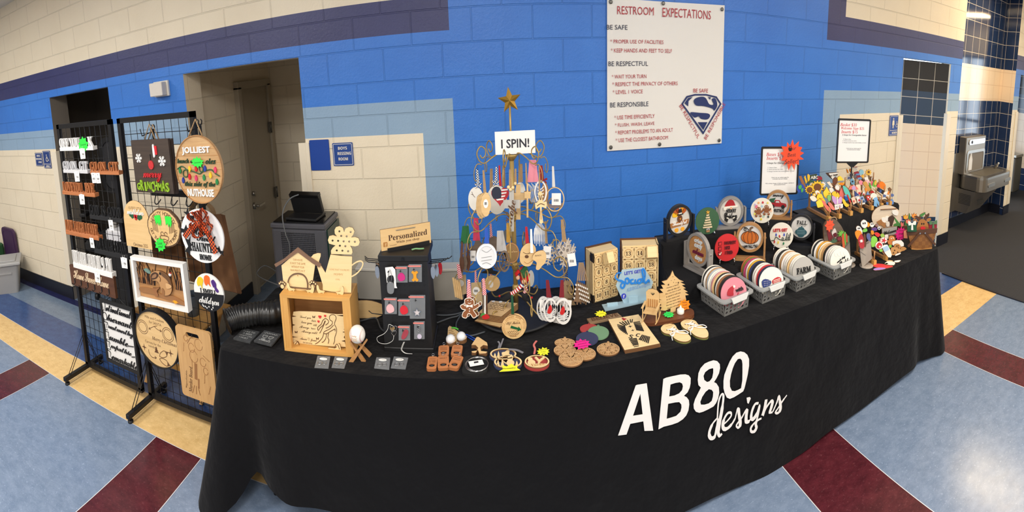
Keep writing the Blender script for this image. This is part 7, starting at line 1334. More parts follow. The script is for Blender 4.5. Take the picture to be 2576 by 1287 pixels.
# ================================================================= RISERS AND RIGHT HALF OF THE TABLE
S1, S2, S3 = .862, 1.0, 1.012
def riser(nm, label, x0, x1, prof, mat='cloth_plush'):      # prof: (y, z) from the front foot to the back foot
 g = G(); n = 40; m = len(prof); vs = []
 for i in range(n+1):
  x = x0+(x1-x0)*i/n
  for j, (y, z) in enumerate(prof): vs.append((x+.006*sin(j*2+z*30)*(i in (0,n)), y-.005*sin(x*23+j)*(z < prof[1][1]-.001), z))
 fs = [(i*m+j, (i+1)*m+j, (i+1)*m+j+1, i*m+j+1) for i in range(n) for j in range(m-1)]
 g.add(vs, fs, mat, True); g.add([vs[j] for j in range(m)], [tuple(range(m))], mat); g.add([vs[n*m+j] for j in range(m)], [tuple(range(m))[::-1]], mat)
 return one(g, nm, label, 'display riser')
riser('display_riser', 'two step riser draped in black plush carrying the round mirror signs', 1.03, 2.145, [(2.27,TZ), (2.275,S1-.015), (2.288,S1), (2.485,S1), (2.502,S1+.012), (2.505,S2-.015), (2.517,S2), (2.645,S2), (2.65,TZ)])
riser('display_riser', 'tall riser draped in black plush carrying the peg racks of cutouts', 2.15, 3.03, [(2.30,TZ), (2.305,S3-.015), (2.318,S3), (2.64,S3), (2.648,S3-.02), (2.65,TZ)])
def lean(px, rxy): th = (px-CX0)/RX; d = math.acos(min(1, rxy*RY/RX)); return th, d
def round_stand(label, cx, cy, rx, ry, Y, zb, sgn, frame, ins, deco, stand=True, ring=True, cat='sign', nm='round_sign', by=None):
 p = ay(cx, cy, Y); dist = math.hypot(p.x, p.y); r = ry/RY*dist; th, d = lean(cx, rx/ry); yaw = -(th-sgn*d); t = thing(nm, label, cat, TR((p.x, Y, zb), yaw), 'round signs on the stepped riser'); zc = p.z-zb; F_ = MATS[frame] if isinstance(frame, str) else frame
 if ring: g = G(); g.prism([circ(r,40,0,zc), circ(r*.84,40,0,zc)[::-1]], -.010, .016, F_); g.obj('ring_frame', t)
 g = G(); g.prism(circ(r*(.85 if ring else 1),40,0,zc), -.002 if ring else -.004, .004, ins if not isinstance(ins, tuple) else C(*ins)); g.obj('insert', t)
 if stand:
  g = G(); g.prism(rrect(r*2.5,.075,.012), 0, .010, F_, T=MX.Rotation(pi/2, 4, 'X') @ MX.Translation((0,-0,0)) );
  g = G(); o = rrect(r*2.4,.055,.012); k = len(o); g.add([(a,b,0) for a, b in o]+[(a,b,.008) for a, b in o]+[(a*.96,b*.9,.009) for a, b in o]+[(a*.96,b*.9,.016) for a, b in o], [(j*k+i, j*k+(i+1)%k, (j+1)*k+(i+1)%k, (j+1)*k+i) for j in range(3) for i in range(k)]+[tuple(range(3*k,4*k))], F_); g.obj('base', t)
  for s in (-1,1): g = G(); g.box((s*r*1.1,0,(zc+.02)/2+.008), (.012,.04,zc+.012), F_); g.cyl((s*r*.98,0,zc), (s*r*1.2,0,zc), .006, F_, 8); g.obj('post', t)
 else:
  for s in (-1,1): g = G(); g.tube(spl([(s*r*.55,-.012,zc-r*.75), (s*r*.62,-.02,zc-r*.92), (s*r*.6,0,zc-r*.95), (s*r*.5,.03,zc-r*.8), (s*r*.35,.07,.0)], 4, False), .0025, 'silver', 6); g.tube([(s*r*.62,-.018,zc-r*.9), (s*r*.6,-.015,.0)], .0025, 'silver', 6); g.obj('wire_easel', t)
 D = Deco(t, r, zc, -.002 if ring else -.004); deco(D); return t
class Deco:
 def __init__(s, t, r, zc, y): s.t, s.r, s.zc, s.y = t, r, zc, y
 def P(s, pts, col, h=.004, nm='cutout', a=0, smooth=0):
  q = [(x*s.r, z*s.r+s.zc) for x, z in pts]; q = spl(q, smooth) if smooth else q; g = G(); g.prism(q, s.y-h, s.y, C(*col) if isinstance(col, tuple) else col); return g.obj(nm, s.t)
 def E(s, cx, cz, rx, rz, col, h=.004, nm='cutout'): return s.P([(cx+rx*cos(2*pi*i/20), cz+rz*sin(2*pi*i/20)) for i in range(20)], col, h, nm)
 def Tx(s, w, cx, cz, ww, hh, col, st='sans', h=.003, rot=0, nm='lettering'): g = G(); g.text(w, cx*s.r, cz*s.r+s.zc, s.y, C(*col), w=ww*s.r, h=hh*s.r if hh else None, style=st, ext=h, rot=rot); return g.obj(nm, s.t)
 def R(s, pts, w, col, h=.003, nm='line_work'): g = G(); g.ribbon([(x*s.r, z*s.r+s.zc) for x, z in pts], w*s.r, s.y-h, s.y, C(*col) if isinstance(col, tuple) else col); return g.obj(nm, s.t)
BK = (26,26,28); gy = X('grey_frame', (148,144,140), .55, kind='wood', rgb2=(136,132,128), sc=1); of = X('oak_frame', (186,140,90), .5, kind='wood', rgb2=(160,114,68), sc=1.2); ivory = (236,230,214)
def bulb(D, x, z, c, a=0, s=1): D.P([(x+s*(q[0]*cos(a)-q[1]*sin(a)), z+s*(q[0]*sin(a)+q[1]*cos(a))) for q in ((0,.13),(.06,.03),(.05,-.06),(0,-.1),(-.05,-.06),(-.06,.03))], c, .005, 'light_bulb', smooth=2)
def turkey(D):
 for a, c in ((2.5,(178,84,28)), (2.05,(150,62,24)), (1.1,(224,150,30)), (.65,(176,82,26)), (2.95,(236,180,30))): D.P([(.35*cos(a+d)*k+0, .3+.36*sin(a+d)*k) for d, k in ((0,.3),(.35,1.0),(.2,1.7),(-.2,1.7),(-.35,1.0))], c, .004, 'tail_feather', smooth=2)
 D.E(.0,.1,.2,.24,(112,66,36),.006,'turkey_body'); D.P([(-.24,.34),(.24,.36),(.24,.42),(.13,.42),(.12,.72),(-.12,.70),(-.13,.40),(-.24,.40)], BK, .009, 'pilgrim_hat'); D.P([(-.13,.42),(.13,.43),(.13,.5),(-.13,.49)], ivory, .010, 'hat_band'); D.P([(0,.02),(.06,.14),(-.06,.14)], (230,150,30), .010, 'beak'); [D.E(x,.22,.025,.03,BK,.008,'eye') for x in (-.07,.07)]
 D.P([(-.78,-.4),(.72,-.3),(.74,-.02),(-.78,-.12)], (168,112,62), .006, 'banner'); D.Tx('Thankful',-.02,-.2,1.2,.32,(238,234,228),'script',.010); [D.P([(x-.12,-.5),(x+.1,-.5),(x+.14,-.66),(x-.02,-.74),(x-.16,-.64)], (240,168,40), .004, 'foot', smooth=2) for x in (-.24,.26)]
round_stand('black framed round sign with a pilgrim turkey, leftmost on the upper step', 1709, 553, 31.5, 42, 2.56, S2, 1, X('black_frame', (30,30,33), .5), (206,202,194), turkey)
def plytree(D):
 D.P([(-.02,.84),(.05,.72),(.17,.74),(.09,.65),(.13,.53),(.0,.6),(-.12,.54),(-.08,.66),(-.16,.74),(-.05,.73)], (206,158,60), .006, 'star')
 for i in range(6): z = .42-.18*i; w = .1+.055*i; D.P([(-w-.02,z-.03+.02*(i%2)),(w,z+.02-.02*(i%2)),(w,z+.1),(-w-.02,z+.05)], X('stick_pale', (226,206,170), .6), .009, 'stick')
 D.P([(-.1,-.82),(.18,-.8),(.18,-.64),(-.1,-.66)], (170,130,90), .008, 'trunk'); D.P([(-.12,-.58),(.05,-.5),(.22,-.54),(.16,-.66),(.05,-.6),(-.08,-.68)], MATS['gingham'], .010, 'bow')
round_stand('green disc with a stacked stick tree on an easel, upper step', 1779.5, 555, 31, 36, 2.54, S2, 1, 'silver', (58,96,66), plytree, False, False)
def gnome(D):
 D.P([(-.42,.28),(-.36,.56),(-.14,.76),(.16,.72),(.34,.36),(.4,.3)], (168,30,38), .006, 'hat', smooth=3); D.P([(-.5,.2),(.42,.26),(.44,.38),(-.48,.33)], ivory, .008, 'hat_brim', smooth=2); D.E(-.46,.2,.12,.12,ivory,.010,'pompom'); D.E(.0,.22,.09,.08,(222,172,140),.010,'nose'); D.Tx('MERRY',.02,.02,.78,.22,BK,'serif',.006); D.Tx('Christmas',.0,-.3,1.0,.4,BK,'script',.006)
 for s in (-1,1): D.P([(s*.16,-.5),(s*.4,-.42),(s*.48,-.6),(s*.26,-.76)], BK, .006, 'boot'); D.P([(s*.14,-.46),(s*.3,-.4),(s*.34,-.46),(s*.18,-.53)], ivory, .008, 'boot_cuff')
round_stand('grey framed round merry Christmas sign with a red gnome hat, upper step', 1838, 530, 33.6, 39, 2.58, S2, 1, gy, (206,202,194), gnome)
def gingers(D):
 for cx, cz, s in ((-.3,-.12,1), (.4,.06,1)):
  q = [(cx+(a-1181)/62, cz-(b-774)/62) for a, b in gb]; D.P(q, MATS['ginger'], .006, 'gingerbread', smooth=2); [D.E(cx+d,cz+.29,.03,.035,ivory,.008,'eye') for d in (-.08,.08)]; D.R([(cx-.18,cz-.22),(cx+.18,cz-.22)], .03, ivory, .008, 'icing')
 D.P([(-.62,.2),(-.42,.24),(-.4,.4),(-.56,.42)], (226,120,140), .008, 'bow', smooth=2)
 for x, z, c in ((-.32,.62,(236,170,110)), (.04,.66,(196,50,60)), (.46,.64,(236,214,110)), (-.62,.46,(196,180,214)), (-.02,.36,(170,200,220)), (.78,.02,(236,190,160)), (-.62,-.28,(226,214,90)), (.16,-.44,(170,200,180)), (.56,-.46,(60,70,64)), (-.06,-.68,(232,206,60)), (.1,-.12,(170,176,190))): D.E(x,z,.085,.085,c,.005,'candy')
round_stand('ivory disc with two gingerbread men and candies on an easel, upper step', 1917, 529, 32.5, 33.5, 2.50, S2, 0, 'silver', ivory, gingers, False, False)
def truck(D):
 D.Tx('merry',.0,.54,.9,.3,BK,'script',.005); D.Tx('CHRISTMAS',.0,-.5,1.06,.24,BK,'bold',.005); D.P([(-.7,-.18),(-.7,.06),(-.3,.08),(-.24,.28),(.12,.28),(.24,.1),(.62,.04),(.7,-.06),(.68,-.2)], (172,34,42), .006, 'truck_body'); D.P([(-.2,.1),(-.16,.23),(.06,.23),(.13,.1)], (206,204,198), .008, 'window'); [D.E(x,-.2,.15,.15,BK,.008,'wheel') or D.E(x,-.2,.07,.07,(190,160,110),.010,'hub') for x in (-.42,.42)]; D.P([(-.84,.1),(-.66,.34),(-.2,.44),(-.34,.22),(-.24,.12)], (44,92,60), .008, 'tree', smooth=1)
round_stand('oak framed round sign with a red pickup truck, right on the upper step', 1957, 512, 33.6, 35.7, 2.585, S2, 0, of, (214,210,204), truck)
def crisp(D): [D.Tx(s,x,z,w,h,c,st,.007) for s, x, z, w, h, c, st in (('crisp',.05,.5,.72,.32,(222,226,226),'bold'), ('cozy',.06,.18,.72,.3,(222,226,226),'bold'), ('autumn',.04,-.14,1.0,.34,(120,36,66),'script'), ('days',.1,-.52,.66,.34,(222,226,226),'bold'))]
round_stand('grey framed cork round crisp cozy autumn days sign, left on the lower step', 1756.5, 627, 28, 44.5, 2.385, S1, -1, gy, X('cork', (190,138,84), .8, kind='noise', rgb2=(168,116,66), sc=120), crisp)
def naughty(D):
 for i, s in enumerate(('NAUGHTY','NICE','I TRIED')):
  z = .34-.36*i; D.P([(-.72,z-.13),(-.46,z-.11),(-.46,z+.15),(-.72,z+.13)], (96,22,30), .004, 'tick_box'); D.P([(-.68,z-.09),(-.5,z-.08),(-.5,z+.11),(-.68,z+.09)], (208,48,52), .005, 'tick_box_face'); D.Tx(s,(.24,.02,.16)[i],z+.03,(.96,.42,.62)[i],.24,(96,26,34),'bold',.006)
 D.R([(-.66,-.36),(-.6,-.44),(-.48,-.26)], .06, ivory, .008, 'tick')
round_stand('red naughty nice checklist disc on an easel, lower step', 1828.4, 622, 31.5, 37, 2.385, S1, 1, 'silver', (208,44,48), naughty, False, False)
def pumpkin(D, c=(198,104,34), line=(60,34,22)):
 D.E(0,0,.64,.43,c,.004,'pumpkin'); D.R([(.64*cos(a),.43*sin(a)) for a in [i*pi/12 for i in range(25)]], .025, line, .0055, 'outline')
 for k in (-.34,-.12,.12,.34): D.R([(k*.7,.40),(k*1.25,.2),(k*1.35,-.05),(k*1.1,-.28),(k*.7,-.40)], .024, line, .0055, 'outline')
 D.P([(-.08,.38),(.08,.38),(.06,.58),(.22,.66),(.16,.72),(-.02,.66)], (110,84,60), .009, 'stem', smooth=2)
def happyfall(D): pumpkin(D); D.R([(-.1,.5),(-.3,.66),(-.46,.56),(-.38,.44),(-.3,.56),(-.5,.72),(-.66,.5)], .03, BK, .008, 'vine'); D.Tx("HAPPY FALL Y'ALL",.04,-.62,1.2,.22,BK,'bold',.006,.12)
round_stand('oak framed round sign with an orange pumpkin, lower step', 1886.5, 596, 34.6, 40, 2.385, S1, 0, of, (220,216,210), happyfall)
def lit(D):
 D.Tx("LET'S GET",-.12,.44,1.2,.24,(196,40,46),'bold',.007,.08); D.Tx('lit',.58,-.05,.46,.6,(46,56,50),'script',.006,.1); D.R([(-.85,-.42),(-.6,-.38),(-.46,-.12),(-.2,-.28),(.1,-.34),(.2,-.2),(.06,-.16),(.1,-.36),(.34,-.3),(.4,-.1)], .04, (52,64,56), .005, 'light_wire')
 for x, z, c, a in ((-.46,.04,(52,70,180),0), (-.16,-.06,(190,44,44),.3), (.22,.08,(56,76,190),0), (-.58,-.5,(196,50,46),pi), (-.26,-.54,(232,206,60),pi), (.2,-.6,(48,130,84),pi-.2)): bulb(D, x, z, c, a)
round_stand('ivory lets get lit disc with a string of bulbs on an easel, lower step', 1966, 591.6, 32.5, 34.5, 2.36, S1, 0, 'silver', ivory, lit, False, False)
def fall(D): D.Tx('FALL',.05,.36,.86,.3,BK,'serif',.005); D.Tx('most of all',.0,.08,.78,.16,(150,146,140),'script',.001); D.Tx('I LOVE',.0,.66,.4,.14,(196,192,184),'sans',.001); D.P([(.44*cos(a)+.06*cos(5*a), -.38+.36*sin(a)+.03*sin(5*a)) for a in [i*pi/12 for i in range(24)]], (44,88,98), .006, 'teal_pumpkin', smooth=2); D.P([(-.04,-.06),(.04,-.06),(.1,.08),(.03,.1)], (44,88,98), .007, 'stem'); [D.R([(-.34,-.26-.12*k),(.34,-.24-.12*k)], .02, (150,176,180), .007, 'stitch') for k in range(3)]
round_stand('black framed round fall sign with a teal pumpkin, right on the lower step', 2015.6, 570.6, 33.5, 34.6, 2.385, S1, 0, X('black_frame', (30,30,33), .5), (214,210,204), fall)
# ----------------------------------------------------------------- baskets full of round inserts
bsk = X('basket_grey', (116,116,114), .5)
def basket(fl_, fr_, label, ordn, cols, decor):
 a, b = at(*fl_, TZ), at(*fr_, TZ); c = (a+b)/2; w = .215; dp = .235; h = .085; T = MX.Translation((c.x,c.y,TZ)) @ MX.Rotation(math.atan2(b.y-a.y, b.x-a.x)*.6+.06, 4, 'Z'); t = thing('basket', label, 'basket', T, 'grey baskets of round inserts'); e = .022
 def wall(p0, p1, q0, q1, n):                       # a flaring wall with round holes
  L0 = (p1-p0).length; g = G(); rn = random.Random(n); hol = []
  for i in range(n):
   for j in range(3):
    if rn.random() < .86: hol.append(circ(rn.uniform(.005,.009), 12, -L0/2+L0*(i+.5)/n, h*(.2+.24*j)))
  g.prism([rect(L0, h, 0, h/2)]+[q[::-1] for q in hol], 0, .003, bsk); m = (p0+p1)/2; ang = math.atan2(p1.y-p0.y, p1.x-p0.x); g.obj('side_wall', t, MX.Translation(m) @ MX.Rotation(ang, 4, 'Z') @ MX.Rotation(.13, 4, 'X'))
 P_ = [V((-w/2+.02,.012,0)), V((w/2-.02,.012,0)), V((w/2-.02,dp-.012,0)), V((-w/2+.02,dp-.012,0))]
 for i in range(4): wall(P_[i], P_[(i+1)%4], None, None, (6,7,6,7)[i])
 g = G(); g.box((0,dp/2,.003), (w-.04,dp-.024,.004), bsk); g.obj('bottom', t)
 g = G(); o1, o2 = rrect(w+.025,dp+.025,.03,0,dp/2), rrect(w-.016,dp-.016,.024,0,dp/2); k = len(o1); g.add([(x,y,h) for x, y in o1]+[(x,y,h+.004) for x, y in o2]+[(x,y,h-.008) for x, y in o1], [(i,(i+1)%k,k+(i+1)%k,k+i) for i in range(k)]+[(2*k+i,2*k+(i+1)%k,(i+1)%k,i) for i in range(k)], X('basket_rim', (150,152,150), .45)); g.obj('rim', t)
 g = G(); g.prism([(-.062,.006),(.062,.006),(.048,-.024),(-.048,-.024)], -.006, .002, X('basket_white', (228,228,224), .4)); g.obj('handle_grip', t, MX.Translation((.0,-.012,h+.004)), label='white handle grip')
 n = len(cols); r = .079
 for i, cc_ in enumerate(cols):
  y = .022+(dp-.04)*i/(n-1)*.95; nm_, col = cc_; mm = MATS[col] if isinstance(col, str) else C(*col)
  T2 = T @ MX.Translation((.0+.003*((i*7)%3-1), y+.014, .010+r)) @ MX.Rotation(-.3, 4, 'Z') @ MX.Rotation(-.22, 4, 'X'); o = thing('round_insert', '%s round insert, %s from the front of the %s basket' % (nm_, ORD[i], ordn), 'round insert', T2, 'round inserts filed in the baskets'); g = G(); g.prism(circ(r,40), -.0025, .0025, mm, 'ply_edge' if i % 4 == 3 else None); g.obj('disc', o)
  if i in decor: decor[i](Deco(o, r, 0, -.0026))
ORD = ['first','second','third','fourth','fifth','sixth','seventh','eighth','ninth','tenth','eleventh','twelfth','thirteenth','fourteenth','fifteenth']
W1 = ('ivory', (232,226,212)); W2_ = ('white', (228,224,216)); K1 = ('black', (34,34,34)); T1 = ('tan', (196,150,98)); N1 = ('plain plywood', 'ply');
def d_pink(D): D.P([(-.52,-.05),(-.42,.3),(-.12,.46),(.0,.4),(-.06,.1),(-.08,-.1)], (176,38,52), .005, 'hat', smooth=2); D.E(.02,.44,.08,.08,ivory,.006,'pompom'); D.Tx('with',.42,.2,.6,.26,BK,'bold',.005,.12); D.Tx('love',.5,-.1,.6,.26,(190,60,80),'script',.005,.1)
basket((1820,802), (1890,770), 'grey basket nearest the verse tree, pink insert in front', 'nearest', [('pink',(214,134,146)), K1, ('charcoal',(52,48,46)), ('brown',(150,96,62)), W1, K1, N1, ('rose pink',(220,150,156)), W2_, W1, ('pale grey',(178,186,196)), T1, W2_, K1, W1], {0: d_pink})
def d_flag(D):
 for s, c in ((-1,(44,60,120)), (1,(186,50,58))): D.P([(s*.06,.1),(s*.5,.28),(s*.8,.14),(s*.7,-.26),(s*.36,-.36),(s*.1,-.12)][::s], c, .004, 'lens', smooth=2)
 [D.R([(.14,.08-.1*k),(.7,.16-.1*k)], .035, ivory, .005, 'stripe') for k in range(4)]; [D.E(-.22-.13*(k%4),.12-.13*(k//4),.022,.022,ivory,.005,'star') for k in range(12)]
basket((1920,766), (1978,744), 'grey basket second from the verse tree, flag sunglasses insert in front', 'second', [('ivory sunglasses',(234,230,216)), ('navy',(34,42,70)), ('red and white',(196,48,54)), W1, W2_, K1, ('navy',(40,48,84)), ('yellow',(226,176,50)), W1, ('magenta',(170,60,100)), ('olive',(120,120,50)), ('rust',(190,100,56))], {0: d_flag, 11: lambda D: D.Tx('COLOUR',0,.62,1.2,.22,(60,30,20),'bold',.004)})
def d_farm(D): D.Tx('FARM',.0,.1,1.3,.42,BK,'serif',.006)
def d_pump(D): D.P([(-.5,.3),(.2,.5),(.24,.7),(-.46,.5)], T1[1], .005, 'plank', smooth=0); D.P([(-.4,.0),(.1,.14),(.1,.3),(-.4,.16)], (220,110,90), .006, 'ribbon'); D.R([(-.14,.2),(-.12,.8)], .05, (60,50,44), .004, 'post')
basket((2004,737), (2056,713), 'grey basket third from the verse tree, grey farm insert in front', 'third', [('grey shiplap farm',(178,174,168)), ('ivory signpost',(230,226,214)), W2_, N1, W1, W2_, ('speckled ivory',(224,216,206)), T1, W1, K1, W2_, W1], {0: d_farm, 1: d_pump})
def d_soc(D): [D.R([(-.6+.3*k,.7-.1*(k%2)),(-.5+.3*k,.4),(-.3+.3*k,.35)], .012, (196,190,180), .0006, 'seam') for k in range(4)]; D.Tx('each day',.06,.1,.9,.22,BK,'script',.005,.4); D.Tx('Sould',.3,-.14,1.0,.34,BK,'script',.005,.25)
basket((2098,706), (2146,686), 'grey basket furthest from the verse tree, soccer pattern insert in front', 'furthest', [('ivory soccer patterned',(232,228,216)), W2_, W1, ('pale grey',(200,194,190)), K1, T1, N1, W1, ('mustard',(224,164,60)), W2_, K1, W1], {0: d_soc})
# ----------------------------------------------------------------- price sign holders
def priceframe(label, l, tp_, r, bt_, Y, zb, lines, stem):
 p, w, h = fr(l, r, (tp_+bt_)/2, bt_-tp_, Y); yaw = -((l+r)/2-CX0)/RX*.55; w *= 1.0; t = thing('sign_holder', label, 'sign holder', TR(p, yaw)); w /= max(.6, cos(yaw)+sin(-yaw)*.35)
 g = G(); g.prism([rrect(w,h,.012), rrect(w-.022,h-.022,.006)[::-1]], -.008, .006, 'black'); g.obj('frame', t); g = G(); g.prism(rect(w-.02,h-.02), -.002, .002, 'paper'); g.obj('paper', t); g = G()
 for s, x, z, ww, m, st in lines: g.text(s, x*w, z*h, -.0026, m, w=ww*w, style=st)
 g.obj('print', t); g = G()
 if stem: g.prism([(-.05,-h/2),(.05,-h/2),(.012,-h/2-.03),(-.012,-h/2-.03)], -.006, .006, 'black'); g.cyl((0,0,-h/2-.02), (0,0,zb-p.z+.008), .006, 'black'); g.lathe([(.05,zb-p.z),(.052,zb-p.z+.006),(.01,zb-p.z+.01)], 'black', 20)
 else: g.box((0,.03,(-h/2+zb-p.z)/2), (w*.5,.05,abs(zb-p.z+h/2)+.002), 'black')
 g.obj('stand', t); return t, p, w, h, yaw
rd, ik, gk = C(206,60,64), 'ink', C(90,90,96)
body = [('3 Steps for Changeable Decor',.02,.16,.74,ik,'sansb'), ('1. Choose a base',-.2,.07,.24,gk,'serif'), ('2. Choose an insert (or a few!)',-.12,.03,.42,gk,'serif'), ('3. Change it out for every season, holiday, or event!',.03,-.01,.72,gk,'serif'), ('Check out our website page for',.02,-.14,.46,gk,'serif'), ('restocked and new designs',.02,-.17,.4,gk,'serif'), ("We're always happy to help you design a custom or",.02,-.26,.76,gk,'serif'), ('personalized insert!',.02,-.29,.3,gk,'serif')]
_, p, w, h, yw = priceframe('black framed price sign leaning behind the red truck sign', 1918, 369, 2002, 489, 2.64, S2, [('Bases $18',-.14,.34,.46,rd,'ital'), ('Inserts $7',-.14,.26,.44,rd,'ital')]+body, False)
burst('price_burst', 'large orange red burst reading Our Best Seller on the price sign', ay(1992,389,2.585), yw, .098, (246,78,40), ('Our','Best','Seller!'), sq=1, n=13, seed=12)
g = G(); g.prism([(-.014,0),(.014,0),(.010,-.022),(-.010,-.022)], -.012, .012, 'black'); g.tube([(-.008,-.012,0),(-.004,-.018,.024),(.004,-.018,.024),(.008,-.012,0)], .0012, 'silver', 5); one(g, 'binder_clip', 'black binder clip holding the burst on the price sign', 'clip', TR(ay(1987,371,2.60), yw))
priceframe('black framed price sign on a tall stem behind the peg racks', 2114, 299, 2178, 409, 2.50, S3, [('Basket $30',-.18,.36,.5,rd,'ital'), ('Welcome Sign $25',-.05,.28,.7,rd,'ital'), ('Inserts $15',-.14,.2,.5,rd,'ital')]+[(a,b,c-.03,d,e,f) for a, b, c, d, e, f in body[:6]], True)
# ----------------------------------------------------------------- peg racks and cutouts
def pegrack(x, label, zb, y0, d, n=4, rise=.16):
 t = thing('peg_rack', label, 'peg rack', TR((x, y0, zb), -.12), 'wooden peg racks'); g = G(); g.box((0,d/2,.010), (.02,d,.018), 'oak'); g.box((0,.01,.016), (.026,.03,.03), 'pine'); g.obj('base_bar', t)
 g = G(); g.tube([(0,.01,.03), (0,d-.02,rise)], .009, 'oak', 4, smooth=False); g.tube([(0,d-.02,0), (0,d-.02,rise)], .009, 'oak', 4, smooth=False); g.obj('sloping_bar', t)
 for k in range(n): g = G(); u = k/(n-.5); y = .01+(d-.03)*u; z = .03+(rise-.03)*u; g.cyl((0,y,z), (0,y,z+.06), .0055, 'oak', 8); g.obj('peg', t)
for i, x in enumerate((2.235, 2.34, 2.46, 2.58, 2.70, 2.82, 2.93)): pegrack(x, 'wooden peg rack with dowels, %s from the left on the tall riser' % ORD[i], S3, 2.32, .29)
GC = 'wooden cutouts on the peg racks'
def cut(label, pts, Y, col, more=(), sm=0, o=(1990,400,8.045), grp=GC, cat='cutout', th=.006):
 P0 = cr(*o, pts) if o else pts; cx, cy = sum(a for a, b in P0)/len(P0), sum(b for a, b in P0)/len(P0); p = ay(cx, cy, Y); yw = -.25; t = thing('wooden_cutout', label, cat, TR(p, yw), grp); q = PL(P0, p, yw); g = G(); g.prism(spl(q, sm) if sm else q, 0, th, C(*col) if isinstance(col, tuple) else col, 'ply_edge'); g.obj('base_shape', t)
 for i, (pp, c_, *s) in enumerate(more):
  g = G()
  if isinstance(pp, str): u = PL(cr(*o, [s[0]]) if o else [s[0]], p, yw)[0]; g.text(pp, u[0], u[1], -.004, C(*c_), w=s[1], style=s[2] if len(s) > 2 else 'bold', ext=.002, rot=s[3] if len(s) > 3 else 0)
  else: u = PL(cr(*o, pp) if o else pp, p, yw); g.prism(spl(u, s[0]) if s and s[0] else u, -.003-.0012*i, 0, C(*c_) if isinstance(c_, tuple) else c_)
  g.obj('layer', t)
 return t
def ell(cx, cy, rx, ry=None, n=18): return el(cx, cy, rx, ry or rx, n)
def pet(cx, cy, r1, r2, n=12): return [(cx+(r1 if i % 2 == 0 else r2)*cos(i*pi/n), cy-(r1 if i % 2 == 0 else r2)*sin(i*pi/n)) for i in range(2*n)]
A0, A1, A2, A3 = 2.35, 2.42, 2.49, 2.56
YL, BR_, WH, GN = (236,190,50), (112,70,44), (236,232,224), (70,120,70)
cut('brown ruler cutout at the left end of the peg racks', [(155,350),(210,340),(310,570),(260,600)], A2, (150,96,58)); cut('yellow pencil cutout beside the ruler', [(262,360),(285,330),(330,460),(300,505)], A3, YL, [([(275,345),(285,330),(298,352)], (230,190,140))]); cut('yellow pencil cutout next to the chalkboard', [(328,320),(347,295),(385,335),(372,460),(338,460)], A3, YL, [([(336,318),(347,295),(362,316)], (230,190,140))])
cut('small green chalkboard cutout reading ABC', [(385,325),(520,300),(535,400),(400,425)], A3, (36,66,50), [('ABC', WH, (465,365), .062)]); cut('crimson apple cutout behind the daisies', ell(575,400,58,62), A3, (156,40,58), [([(560,345),(590,330),(600,350)], GN)]); cut('round earth cutout with green continents', ell(195,590,80,92), A1, (40,70,160), [(spl([(150,540),(200,520),(215,560),(180,610),(150,590)], 2), (70,160,80)), (spl([(200,600),(245,590),(235,650),(205,670)], 2), (70,160,80))])
cut('small sunflower cutout left of the big sunflower', pet(375,615,100,70), A1+.02, YL, [(ell(375,620,58), BR_)]); cut('big sunflower cutout in the middle of the left rack', pet(535,560,135,95), A1+.04, YL, [(ell(535,565,75), BR_)]); cut('white daisy cutout right of the big sunflower', pet(648,512,66,40,9), A2, WH, [(ell(648,514,18), YL)]); cut('white daisy cutout between the sunflowers and leaves', pet(425,515,52,32,9), A2, WH, [(ell(425,516,14), YL)]); cut('dark green leaf cluster cutout above the sunflowers', spl([(330,490),(400,420),(460,440),(560,430),(640,420),(600,470),(480,480),(400,500)], 2), A2+.03, (54,90,70))
cut('pale egg cutout at the front left', spl([(380,770),(450,740),(520,800),(500,850),(430,845)], 3), A0+.02, (240,226,206)); cut('small yellow blossom cutout by the egg', pet(470,722,42,30,7), A1-.03, YL, [(ell(470,722,14), WH)]); cut('white flower cutout above the small blossom', spl([(490,650),(540,630),(590,690),(550,730),(500,700)], 3), A1, WH, [(ell(540,690,16), (230,150,60))])
cut('large yellow chick cutout with an orange beak', spl([(520,760),(560,700),(620,710),(650,780),(700,860),(640,880),(540,850)], 3), A0+.03, (244,206,60), [(ell(580,790,8), (40,30,20)), (ell(615,800,18,12), (240,150,50))]); cut('yellow gift tag cutout at the front left', [(505,870),(570,815),(640,850),(660,960),(540,985)], A0, (246,214,70)); cut('yellow chick cutout with a tuft, second row', spl([(650,680),(690,620),(720,560),(760,640),(810,700),(790,790),(690,780)], 3), A1-.01, (248,210,66), [(ell(770,690,8), (40,30,20))])
cut('coral butterfly cutout, left wing in front of the gift tag', spl([(620,840),(690,860),(720,920),(800,1000),(800,1075),(740,1040),(680,960)], 2), A0-.015, (238,120,104)); cut('coral butterfly cutout, right wing by the front peg', spl([(745,890),(800,880),(890,1010),(850,1030),(800,990)], 2), A0-.01, (240,130,116)); cut('lavender butterfly cutout in the front row', spl([(825,750),(890,760),(935,830),(990,760),(1030,780),(1020,900),(960,935),(900,920),(850,860)], 2), A0+.01, (206,160,214), [([(925,760),(945,760),(945,990),(930,990)], WH)]); cut('green leaf cutout beside the lavender butterfly', spl([(730,760),(790,720),(810,800),(770,860)], 3), A0+.03, (130,190,110)); cut('white floral block cutout at the foot of the front row', [(880,920),(1050,900),(1050,980),(890,1030)], A0-.02, WH, [(pet(930,960,24,14,5), (200,190,200)), (pet(990,950,26,14,5), (200,170,200))])
cut('yellow tulip shaped cutout right of the butterfly', spl([(1030,790),(1090,830),(1120,890),(1180,930),(1120,970),(1060,900)], 2), A0, (244,204,60)); cut('yellow bee shaped cutout in the second row', spl([(825,700),(880,650),(960,690),(980,780),(880,760)], 3), A1-.02, (244,200,56), [([(905,650),(930,650),(925,700)], BR_)]); cut('white egg cutout beside the yellow chick', spl([(770,590),(830,580),(865,640),(830,690),(790,660)], 3), A1+.01, WH)
